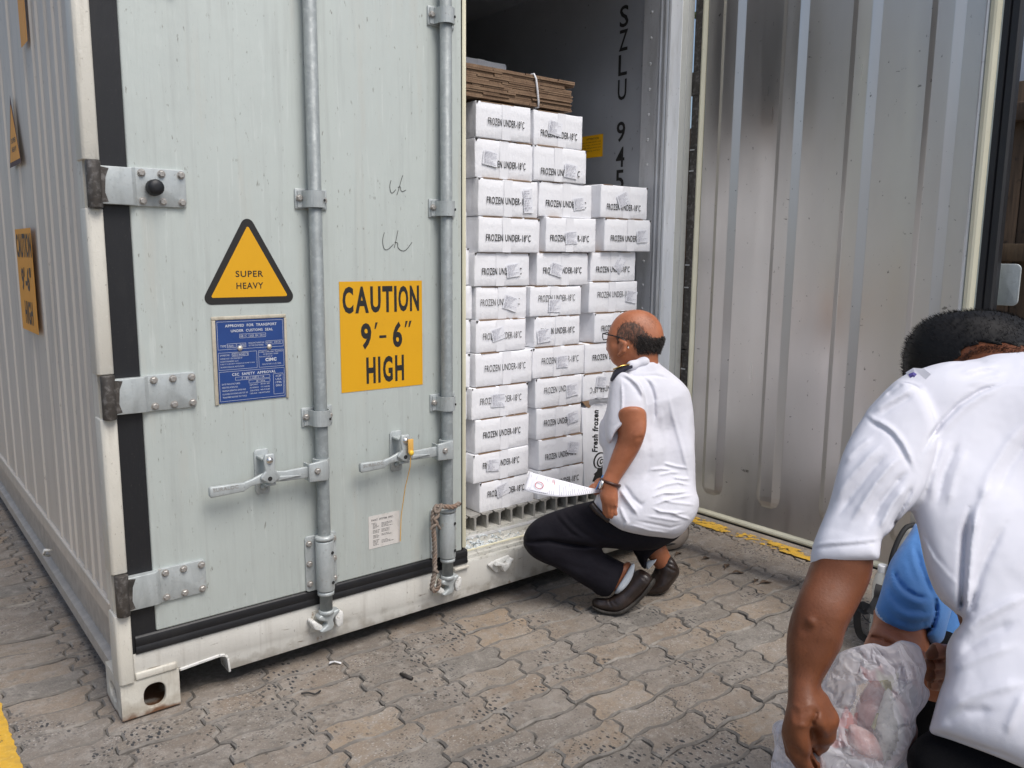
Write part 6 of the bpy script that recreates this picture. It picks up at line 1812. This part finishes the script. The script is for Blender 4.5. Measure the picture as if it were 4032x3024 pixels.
shC_sil = [(3606, 2060), (3618, 2068), (3640, 2080), (3800, 2090), (4000, 2150), (4080, 2350), (4020, 2600), (3880, 2640), (3780, 2560), (3735, 2550), (3676, 2548), (3652, 2512), (3638, 2490), (3650, 2470), (3612, 2490), (3568, 2496), (3521, 2484), (3478, 2455), (3453, 2425), (3444, 2402), (3453, 2380), (3467, 2334), (3485, 2269), (3503, 2215), (3532, 2172), (3568, 2123), (3594, 2086)]
relC = creases([([(3520, 2225), (3530, 2280), (3560, 2320), (3610, 2350), (3670, 2358)], 9, -.010), ([(3510, 2250), (3524, 2310), (3560, 2350), (3620, 2376), (3670, 2370)], 10, .007), ([(3498, 2300), (3520, 2360), (3570, 2400), (3640, 2410), (3680, 2400)], 10, -.005), ([(3490, 2340), (3520, 2400), (3580, 2430), (3650, 2430)], 10, .005), ([(3480, 2390), (3530, 2440), (3590, 2460), (3650, 2450), (3685, 2420)], 9, -.005),
                ([(3604, 2150), (3620, 2220), (3650, 2300), (3680, 2360)], 10, -.009), ([(3590, 2150), (3600, 2220), (3630, 2300)], 12, .005), ([(3560, 2200), (3570, 2260), (3600, 2310)], 10, .003), ([(3683, 2340), (3685, 2420), (3670, 2470), (3640, 2500)], 8, -.016), ([(3460, 2380), (3470, 2420), (3500, 2455), (3560, 2478), (3620, 2472)], 4, -.0025),
                ([(3612, 2090), (3606, 2150), (3600, 2200)], 5, -.003)], 3)
shirtC = blend([rc(V(3625, 2170, 1.70), V(3545, 2440, 1.565), .080, .078), rc(V(3660, 2140, 1.78), V(3640, 2200, 1.72), .09, .09), rc(V(3760, 2190, 1.86), V(3800, 2450, 1.80), .15, .16), rc(V(3760, 2400, 1.76), V(3760, 2520, 1.74), .12, .13)], .035, outline(shC_sil, 3), .02, relC, ripple(.0012, 18, 41))
cl = outline([(3430, 2380), (3447, 2376), (3455, 2412), (3482, 2448), (3502, 2462), (3492, 2490), (3440, 2450)], 3)
soft('shirt', shirtC, .0045, m_bluec, bodyC, mats=[m_stripe], pick=lambda c: (cl(c) < 0).astype(int))
legsC = blend([rc(V(3900, 2560, 1.86), V(3680, 2650, 1.62), .10, .075), rc(V(3680, 2650, 1.62), V(3760, 2640, 1.80) + DOWN * .45, .075, .055), rc(V(4000, 2600, 1.85), V(3900, 2720, 1.58), .10, .08), rc(V(3900, 2720, 1.58), V(3960, 2640, 1.80) + DOWN * .45, .08, .055), rc(V(3640, 2720, 1.60), V(3660, 2700, 1.60) + DOWN * .2, .06, .05)], .03, None, .01, None, ripple(.002, 16, 43), [above(.03)])
soft('trousers', legsC, .007, m_black, bodyC)
for px in (3760, 3960):
    a = V(px, 2640, 1.80)
    zz = to_world(np.array([a]))[0][2] - .035
    b2 = a + DOWN * zz
    soft('shoe', blend([rc(b2, b2 + np.array([-.08, 0, -.12]), .042, .036)], .04, None, .01, None, None, [above(.002)]), .006, m_leather, bodyC)

# ============ clear bag of fish between them
m_bag = bpy.data.materials.new('thin_clear_plastic')
m_bag.use_nodes = True
t = m_bag.node_tree
b = t.nodes['Principled BSDF']
b.inputs['Base Color'].default_value = (.86, .86, .92, 1)
b.inputs['Roughness'].default_value = .16
b.inputs['Subsurface Weight'].default_value = 0
tl = t.nodes.new('ShaderNodeBsdfTranslucent'); tl.inputs[0].default_value = (.88, .88, .95, 1)
tr = t.nodes.new('ShaderNodeBsdfTransparent'); tr.inputs[0].default_value = (.97, .97, .98, 1)
m1 = t.nodes.new('ShaderNodeMixShader'); m1.inputs[0].default_value = .40
m2 = t.nodes.new('ShaderNodeMixShader')
lw = t.nodes.new('ShaderNodeLayerWeight'); lw.inputs[0].default_value = .40
mr = t.nodes.new('ShaderNodeMapRange'); mr.inputs['From Min'].default_value, mr.inputs['From Max'].default_value = .1, .9; mr.inputs['To Min'].default_value, mr.inputs['To Max'].default_value = .38, .95
tc = t.nodes.new('ShaderNodeTexCoord'); nz_ = t.nodes.new('ShaderNodeTexNoise'); nz_.inputs['Scale'].default_value = 16; nz_.inputs['Detail'].default_value = 3; nz_.inputs['Distortion'].default_value = .4
bp = t.nodes.new('ShaderNodeBump'); bp.inputs['Distance'].default_value = .014
vo_ = t.nodes.new('ShaderNodeTexVoronoi'); vo_.feature = 'DISTANCE_TO_EDGE'; vo_.inputs['Scale'].default_value = 26
rp_ = t.nodes.new('ShaderNodeMapRange'); rp_.inputs['From Max'].default_value = .16
b2_ = t.nodes.new('ShaderNodeBump'); b2_.inputs['Distance'].default_value = .0035
mx_ = t.nodes.new('ShaderNodeMix'); mx_.data_type = 'VECTOR'; mx_.inputs[0].default_value = .06
t.links.new(tc.outputs['Object'], mx_.inputs[4]); t.links.new(nz_.outputs['Color'], mx_.inputs[5])
t.links.new(mx_.outputs[1], vo_.inputs['Vector']); t.links.new(vo_.outputs['Distance'], rp_.inputs[0]); t.links.new(rp_.outputs[0], b2_.inputs['Height']); t.links.new(b2_.outputs[0], bp.inputs['Normal'])
t.links.new(tc.outputs['Object'], nz_.inputs['Vector']); t.links.new(nz_.outputs['Fac'], bp.inputs['Height'])
t.links.new(bp.outputs[0], b.inputs['Normal']); t.links.new(bp.outputs[0], tl.inputs['Normal']); t.links.new(bp.outputs[0], lw.inputs['Normal'])
t.links.new(b.outputs[0], m1.inputs[1]); t.links.new(tl.outputs[0], m1.inputs[2])
t.links.new(lw.outputs['Facing'], mr.inputs[0]); t.links.new(mr.outputs[0], m2.inputs[0])
t.links.new(tr.outputs[0], m2.inputs[1]); t.links.new(m1.outputs[0], m2.inputs[2])
t.links.new(m2.outputs[0], t.nodes['Material Output'].inputs[0])

m_cling = m_bag.copy()
m_cling.name = 'film_clinging_to_fish'
for n_ in m_cling.node_tree.nodes:
    if n_.type == 'MAP_RANGE': n_.inputs['To Min'].default_value, n_.inputs['To Max'].default_value = .17, .72
bag_sil = [(3304, 2570), (3350, 2553), (3396, 2541), (3440, 2529), (3494, 2552), (3538, 2520), (3585, 2523), (3623, 2544), (3633, 2579), (3647, 2627), (3637, 2658), (3630, 2700), (3662, 2722), (3645, 2772), (3612, 2813), (3602, 2830), (3611, 2880), (3602, 2908), (3571, 2943), (3582, 3024), (3575, 3110), (3300, 3170), (3060, 3140), (3035, 3024), (3038, 2990), (3051, 2943), (3051, 2899), (3038, 2880), (3041, 2851), (3063, 2835), (3100, 2832), (3150, 2850), (3190, 2861), (3230, 2850), (3260, 2800), (3240, 2753), (3220, 2721), (3244, 2677), (3270, 2630), (3285, 2604)]
relBag = creases([([(3404, 2575), (3398, 2610), (3390, 2650), (3376, 2675)], 4, .005), ([(3376, 2675), (3420, 2678), (3440, 2685)], 4, .005), ([(3377, 2680), (3372, 2740), (3350, 2790), (3328, 2820), (3330, 2850)], 6, .007), ([(3365, 2680), (3360, 2740), (3340, 2790)], 6, -.005), ([(3330, 2840), (3345, 2870), (3370, 2900)], 5, .006),
                  ([(3541, 2540), (3540, 2570), (3545, 2590)], 4, .006), ([(3535, 2590), (3560, 2620), (3570, 2660), (3585, 2700)], 7, .008), ([(3590, 2600), (3605, 2640), (3615, 2680)], 5, .007), ([(3600, 2620), (3570, 2690), (3530, 2740), (3500, 2770)], 7, .007), ([(3500, 2770), (3530, 2840), (3545, 2900)], 5, .005), ([(3560, 2600), (3545, 2660), (3520, 2700)], 8, -.007),
                  ([(3244, 2690), (3300, 2670), (3370, 2640)], 6, .003), ([(3300, 2590), (3340, 2640), (3376, 2672)], 6, .003), ([(3376, 2672), (3450, 2640), (3520, 2610)], 5, .003), ([(3410, 2560), (3470, 2580), (3530, 2600)], 8, -.004),
                  ([(3310, 2870), (3300, 2930), (3320, 2960)], 6, .006), ([(3280, 2880), (3330, 2935), (3420, 2975), (3500, 2995)], 5, .006), ([(3260, 2930), (3330, 2960), (3400, 2990)], 6, -.005), ([(3230, 2960), (3290, 2970), (3360, 2965)], 5, .005), ([(3220, 2960), (3235, 3000), (3240, 3050)], 6, .005), ([(3070, 2860), (3060, 2920), (3080, 2960), (3110, 2975)], 6, .006), ([(3075, 2990), (3110, 3000), (3150, 3030)], 8, -.005),
                  ([(3520, 2985), (3560, 2950), (3590, 2920)], 6, .006), ([(3590, 2760), (3580, 2820), (3560, 2880)], 6, .005), ([(3400, 3000), (3420, 3050), (3400, 3100)], 8, .006), ([(3180, 2880), (3210, 2930), (3260, 2975)], 4, .006)], 2)
bagf = blend([ell(V(3430, 2760, 1.165), (.085, .115, .055)), ell(V(3400, 2960, 1.15), (.105, .07, .06)), ell(V(3560, 2650, 1.2), (.04, .06, .05)), ell(V(3140, 2990, 1.15), (.05, .06, .04)), rc(V(3150, 2960, 1.15), V(3420, 3060, 1.15), .045, .055), rc(V(3330, 2620, 1.19), V(3520, 2580, 1.2), .04, .05)], .03, outline(bag_sil, 2, 1), .010, relBag, ripple(.0014, 30, 51))
cbag = to_world(np.array([V(3430, 2900, 1.15)]))[0]
cw = outline([(3375, 2690), (3480, 2670), (3520, 2690), (3505, 2770), (3535, 2850), (3540, 2920), (3500, 3005), (3450, 2998), (3350, 2950), (3320, 2890), (3335, 2830), (3365, 2760)], 2)
bag, _, _ = soft('plastic_bag', bagf, .0036, m_bag, loc=cbag, mats=[m_cling], pick=lambda c: (cw(c) < 0).astype(int))
tag(bag, 'crumpled clear plastic bag with fish held open in the stooping man\'s hands', 'plastic bag')

def fish(name, head, tail, zh_, zt_, wid, mat, fin, label, bend=.0):
    a, b_ = V(head[0], head[1], zh_), V(tail[0], tail[1], zt_)
    d = b_ - a
    sd = unit(np.cross(d, [0, 0, 1]))
    pt = lambda k: a + d * k + sd * bend * math.sin(math.pi * k)
    prof = [(0, .10), (.08, .42), (.2, .78), (.35, 1.0), (.52, .92), (.7, .62), (.84, .30), (.92, .2)]
    pr = [rc(pt(prof[i][0]), pt(prof[i + 1][0]), wid * prof[i][1], wid * prof[i + 1][1]) for i in range(len(prof) - 1)]
    body = blend(pr, .006, None, .01, None, ripple(.0006, 60, 3))
    c = to_world(np.array([pt(.4)]))[0]
    f, _, _ = soft(name, body, .0032, mat, loc=c)
    tag(f, label, 'fish', 'fish in the plastic bag')
    W_ = lambda q: to_world(np.array([q]))[0]
    tl_ = MB()
    e = pt(.90)
    n = unit(d)
    up = np.array([0, 0, -.002])
    pts = [e - sd * wid * .16, e + n * .016 - sd * .016, e + n * .030 - sd * .018, e + n * .018 - sd * .003, e + n * .026 + sd * .014, e + n * .012 + sd * .012, e + sd * wid * .16]
    k = len(pts)
    tl_.add([W_(p + up) for p in pts] + [W_(p - up) for p in pts], [tuple(range(k)), tuple(range(k, 2 * k))] + [(i, (i + 1) % k, k + (i + 1) % k, k + i) for i in range(k)])
    tl_.build('tail_fin', fin, f)
    df = MB()
    pts = [pt(.35) - sd * wid * .85, pt(.42) - sd * wid * 1.35, pt(.6) - sd * wid * 1.0, pt(.62) - sd * wid * .6]
    df.add([W_(p + up * .5) for p in pts] + [W_(p - up * .5) for p in pts], [(0, 1, 2, 3), (4, 5, 6, 7), (0, 1, 5, 4), (1, 2, 6, 5), (2, 3, 7, 6), (3, 0, 4, 7)])
    df.build('dorsal_fin', fin, f)
    ec = pt(.10) - np.array([0, 0, wid * .42]) + sd * .0
    MB().lathe([(.001, -.003), (.004, -.001), (.0042, .0005), (.002, .0022)], W_(ec), -CF, 10).build('eye', M('fish_eye', (.01, .01, .012), .1), f, smooth=True)
    return f
m_fs = M('silver_fish', (.52, .50, .44), .3, layers=[('noise', 55, .48, .62, (.13, .13, .125), .85), ('noise', 24, .5, .75, (.42, .38, .30), .6)], bump=(260, .0012, 'noise'))
m_fp = M('pink_fish', (.50, .27, .23), .35, layers=[('noise', 30, .42, .62, (.62, .50, .46), .85), ('noise', 60, .52, .66, (.30, .09, .07), .75)], bump=(200, .0012, 'noise'))
m_fin = M('yellow_grey_fin', (.30, .27, .13), .5, layers=[('noise', 120, .45, .7, (.16, .14, .07), .7)])
m_finp = M('pink_fin', (.52, .20, .16), .45)
fish('fish', (3480, 3000), (3492, 2690), 1.132, 1.146, .0185, m_fs, m_fin, 'silver grey fish with a yellowish tail upright in the plastic bag', .006)
fish('fish', (3466, 2984), (3346, 2850), 1.134, 1.150, .0180, m_fp, m_finp, 'pink fish lying left of the silver fish in the bag', -.004)
fish('fish', (3498, 2998), (3530, 2870), 1.136, 1.15, .0145, m_fp, m_fin, 'small pink fish with yellow fin right of the silver fish in the bag', .004)
fish('fish', (3500, 2990), (3440, 2660), 1.176, 1.176, .0400, m_fp, m_finp, 'large pale pink fish seen dimly behind the silver fish in the bag', .004)
fish('fish', (3448, 2990), (3340, 2925), 1.150, 1.156, .0120, m_fp, m_finp, 'red pink fish lowest in the bag under the other pink fish', .002)
# ------------------------------------------------------------------ things beyond
# backpack with a water bottle in its side pocket, standing against the open door
zk = 2.86
m_pack = M('pale_grey_pack_cloth', (.36, .355, .33), .8, layers=[('noise', 30, .45, .7, (.27, .265, .245), .6)], bump=(300, .001, 'noise'))
m_web = M('black_webbing', (.010, .010, .011), .7, bump=(400, .0008, 'noise'))
pk = to_world(np.array([V(3600, 2480, zk)]))[0]
pk[2] = 0.0
packf = blend([rc(V(3620, 2190, zk), V(3620, 2440, zk), .115, .125), ell(V(3600, 2330, zk + .02), (.135, .24, .10)), ell(V(3490, 2440, zk - .01), (.05, .09, .06))], .04, outline([(3606, 2058), (3576, 2066), (3558, 2082), (3535, 2125), (3510, 2183), (3500, 2230), (3480, 2300), (3462, 2400), (3450, 2470), (3440, 2540), (3560, 2580), (3760, 2560), (3760, 2100), (3680, 2060)], 3), .02, creases([([(3480, 2450), (3460, 2420), (3440, 2430)], 8, -.006), ([(3540, 2190), (3520, 2260), (3500, 2360)], 6, -.005)], 3), ripple(.002, 25, 61), [above(.003)])
pack, _, _ = soft('backpack', packf, .007, m_pack, loc=pk)
tag(pack, 'pale grey backpack with black straps and piping standing behind the person in blue', 'backpack')
Wp = lambda *a: [to_world(np.array([V(*p)]))[0] for p in a]
MB().tube(smooth_path(Wp((3600, 2066, zk - .06), (3568, 2078, zk - .075), (3540, 2120, zk - .085), (3516, 2180, zk - .09), (3504, 2235, zk - .09), (3490, 2310, zk - .09))), .0085, 8).build('piping', m_web, pack, smooth=True)
MB().ribbon(smooth_path(Wp((3472, 2306, zk - .10), (3466, 2330, zk - .11), (3462, 2360, zk - .11), (3440, 2395, zk - .11), (3424, 2390, zk - .10))), .038, CP - pk).build('side_pocket', m_web, pack, solid=.006)
def strap(P, w=.024):
    pts = smooth_path(Wp(*P))
    for p in pts: p[2] = max(p[2], .004)
    MB().ribbon(pts, w, CP - pk).build('strap', m_web, pack, solid=.004)
strap([(3440, 2400, zk - .08), (3412, 2388, zk - .06), (3390, 2384, zk - .04), (3376, 2410, zk - .03), (3376, 2460, zk - .02), (3388, 2500, zk), (3415, 2520, zk + .01)])
strap([(3380, 2390, zk - .03), (3400, 2410, zk - .05), (3424, 2405, zk - .07)], .016)
strap([(3396, 2420, zk - .05), (3410, 2440, zk - .06), (3428, 2452, zk - .07)], .004)
bw = Wp((3466, 2345, zk - .05))[0]
m_pet = M('clear_bottle_plastic', (.62, .66, .64), .08, spec=.7)
m_pet.node_tree.nodes['Principled BSDF'].inputs['Alpha'].default_value = .42
bot = MB().lathe([(.020, -.14), (.0265, -.132), (.0275, -.08), (.0255, -.03), (.0275, .0), (.0275, .045), (.022, .070), (.0145, .086), (.0125, .090)], bw, (0, 0, 1), 18).build('water_bottle', m_pet, loc=bw, smooth=True)
tag(bot, 'clear plastic water bottle with white cap in the backpack side pocket', 'bottle')
MB().lathe([(.0145, .086), (.0155, .088), (.0155, .108), (.0135, .111)], bw, (0, 0, 1), 18).build('cap', M('white_cap', (.75, .76, .76), .4), bot)

# beige bag with dark piping lying beyond the kneeling man
zb_ = 3.86
bb = to_world(np.array([V(2640, 2120, zb_)]))[0]; bb[2] = 0
bagB, _, _ = soft('canvas_bag', blend([ell(V(2630, 2085, zb_), (.10, .085, .09)), ell(V(2590, 2110, zb_ + .02), (.12, .06, .10))], .03, None, .01, None, ripple(.003, 20, 71), [above(.003)]), .008, M('beige_canvas', (.34, .29, .25), .85, bump=(200, .001, 'noise')), loc=bb)
tag(bagB, 'small beige bag with black piping on the ground behind the squatting man', 'bag')
MB().tube(smooth_path(Wp((2672, 2030, zb_ - .06), (2688, 2060, zb_ - .06), (2694, 2092, zb_ - .05), (2688, 2118, zb_ - .05), (2672, 2134, zb_ - .06), (2640, 2142, zb_ - .08), (2600, 2150, zb_ - .09))), .006, 8).build('piping', m_web, bagB, smooth=True)

# weathered timber boarding and what stands behind it, right of the open door
m_wood = M('weathered_brown_wood', (.085, .055, .034), .85, vary=[(.075, .048, .030), (.11, .072, .044), (.06, .042, .03), (.13, .085, .045)], layers=[('noise', (40, 40, 2.5), .42, .7, (.04, .027, .018), .8), ('noise', (9, 9, 1.2), .5, .75, (.15, .11, .07), .6), ('noise', 26, .60, .7, (.02, .016, .012), .7)], bump=((60, 60, 4), .004, 'noise'))
fen = empty('timber_boarding', (4.2, -.6, 0), 'tall dark brown weathered timber boarding beyond the open container door', 'fence')
r = random.Random(31)
y = -3.2
k = 0
while y < 3.2:
    wd = r.uniform(.13, .17)
    MB().box(4.2 + r.uniform(0, .012), 4.226 + r.uniform(0, .012), y, y + wd - .006, .02, 2.24 + r.uniform(-.02, .02)).build('board', m_wood, fen, bevel=.003)
    y += wd
for z in (.5, 1.35, 2.05):
    MB().box(4.14, 4.199, -3.2, 3.2, z, z + .09).build('rail', m_wood, fen, bevel=.004)
bx = MB().box(4.6, 5.3, -2.4, 1.0, 2.0, 2.62).box(4.6, 4.7, -2.4, -2.3, 0, 2.0).box(4.6, 4.7, .9, 1.0, 0, 2.0).box(5.2, 5.3, -2.4, -2.3, 0, 2.0).box(5.2, 5.3, .9, 1.0, 0, 2.0).build('white_tank', M('white_tank_paint', (.55, .57, .6), .5), loc=(4.95, -.7, 0), bevel=.05)
tag(bx, 'white tank on legs showing just above the brown boarding', 'tank')
m_leaf = M('leaf_green', (.05, .085, .02), .6, layers=[('noise', 3, .35, .7, (.10, .13, .03), .7)])
m_bark = M('bark', (.10, .08, .06), .9)
def tree(x, y, h, label, seed):
    rr = random.Random(seed)
    t = empty('tree', (x, y, 0), label, 'tree', None)
    mb = MB()
    mb.tube([(x, y, 0), (x + .1, y, h * .3), (x, y + .1, h * .55)], [.2, .15, .1], 10)
    for i in range(8):
        a = rr.uniform(0, 6.28)
        mb.tube([(x, y + .05, h * rr.uniform(.3, .5)), (x + math.cos(a) * h * .15, y + math.sin(a) * h * .15, h * .6), (x + math.cos(a) * h * .28, y + math.sin(a) * h * .28, h * rr.uniform(.7, .9))], [.07, .05, .02], 6)
    mb.build('trunk', m_bark, t, smooth=True)
    cl = [(x + rr.gauss(0, h * .16), y + rr.gauss(0, h * .16), h * rr.uniform(.5, .95), h * rr.uniform(.07, .15)) for _ in range(26)]
    lv = MB()
    for _ in range(9000):
        cx, cy, cz, s = rr.choice(cl)
        d = unit(vec((rr.gauss(0, 1), rr.gauss(0, 1), rr.gauss(0, 1)))) * s * rr.random() ** .4
        p = vec((cx, cy, cz)) + d
        a, b = perp(vec((rr.gauss(0, 1), rr.gauss(0, 1), rr.gauss(0, 1))))
        L = rr.uniform(.05, .10)
        lv.add([p - a * L, p + b * L * .45, p + a * L, p - b * L * .45], [(0, 1, 2, 3)])
    lv.build('crown', m_leaf, t)
tree(8.6, -1.2, 6.2, 'broad green tree behind the brown boarding nearest the open door', 1)
tree(9.5, 2.6, 5.6, 'darker green tree standing behind the container past the boarding', 2)

# litter on the paving
scrap = MB().grid(np.array([[(.640, -.035, .004), (.652, -.046, .007), (.668, -.062, .003)], [(.632, -.044, .002), (.646, -.056, .010), (.664, -.069, .002)]])).build('paper_scrap', M('scrap_white', (.72, .73, .74), .6), loc=(.65, -.05, 0), solid=.0012)
tag(scrap, 'small torn scrap of white paper on the paving below the closed door', 'litter')
tw_ = MB().tube([(.783, -.252, .006), (.788, -.276, .007), (.796, -.304, .006)], [.004, .007, .0065], 7).build('twig', M('wet_twig', (.03, .026, .022), .6), loc=(.79, -.28, 0), smooth=True)
tag(tw_, 'short dark twig lying on the paving in the middle of the yard', 'twig')
tw2 = MB().tube(smooth_path([(.478, -.166, .004), (.496, -.180, .006), (.508, -.196, .005), (.520, -.196, .006), (.532, -.188, .004)]), .0026, 6).build('twig', M('thin_wire_black', (.02, .02, .02), .6), loc=(.5, -.18, 0), smooth=True)
tag(tw2, 'thin bent black twig on the paving near the fork notch', 'twig')
m_dleaf = M('dry_leaf', (.11, .075, .05), .8, layers=[('noise', 60, .4, .7, (.06, .042, .03), .7)])
LFS = [(2.421, -.320, .05, .4, 'largest brown dry leaf with a stalk on the paving beside the far shoe'), (2.394, -.400, .045, -.5, 'dark shrivelled leaf just in front of the stalked leaf'), (2.368, -.090, .04, .2, 'dark dry leaf behind the far shoe'),
       (2.423, -.205, .035, -.1, 'pale brown dry leaf between shoe and bay line'), (2.395, -.538, .05, -.3, 'brown dry leaf nearest the stooping man\'s elbow'), (2.383, -.498, .035, .3, 'small black leaf beside the brown leaf near the elbow')]
for x, y, L, a, lab in LFS:
    mb = MB()
    P = np.zeros((7, 3, 3))
    for i in range(7):
        t = i / 6 - .5
        wv = L * .24 * math.cos(math.pi * t) + .001
        for j in range(3):
            lx, ly = t * L * 1.3, (j - 1) * wv
            P[i, j] = (x + lx * math.cos(a) - ly * math.sin(a), y + lx * math.sin(a) + ly * math.cos(a), .004 + (.007 if j != 1 else 0) * math.cos(math.pi * t) + .004 * math.sin(i))
    mb.grid(P)
    mb.tube([P[0, 1], P[0, 1] + (P[0, 1] - P[2, 1]) * .8], .0012, 5)
    tag(mb.build('dry_leaf', m_dleaf, loc=(x, y, 0), solid=.0008), lab, 'leaf', 'dry leaves on the paving')
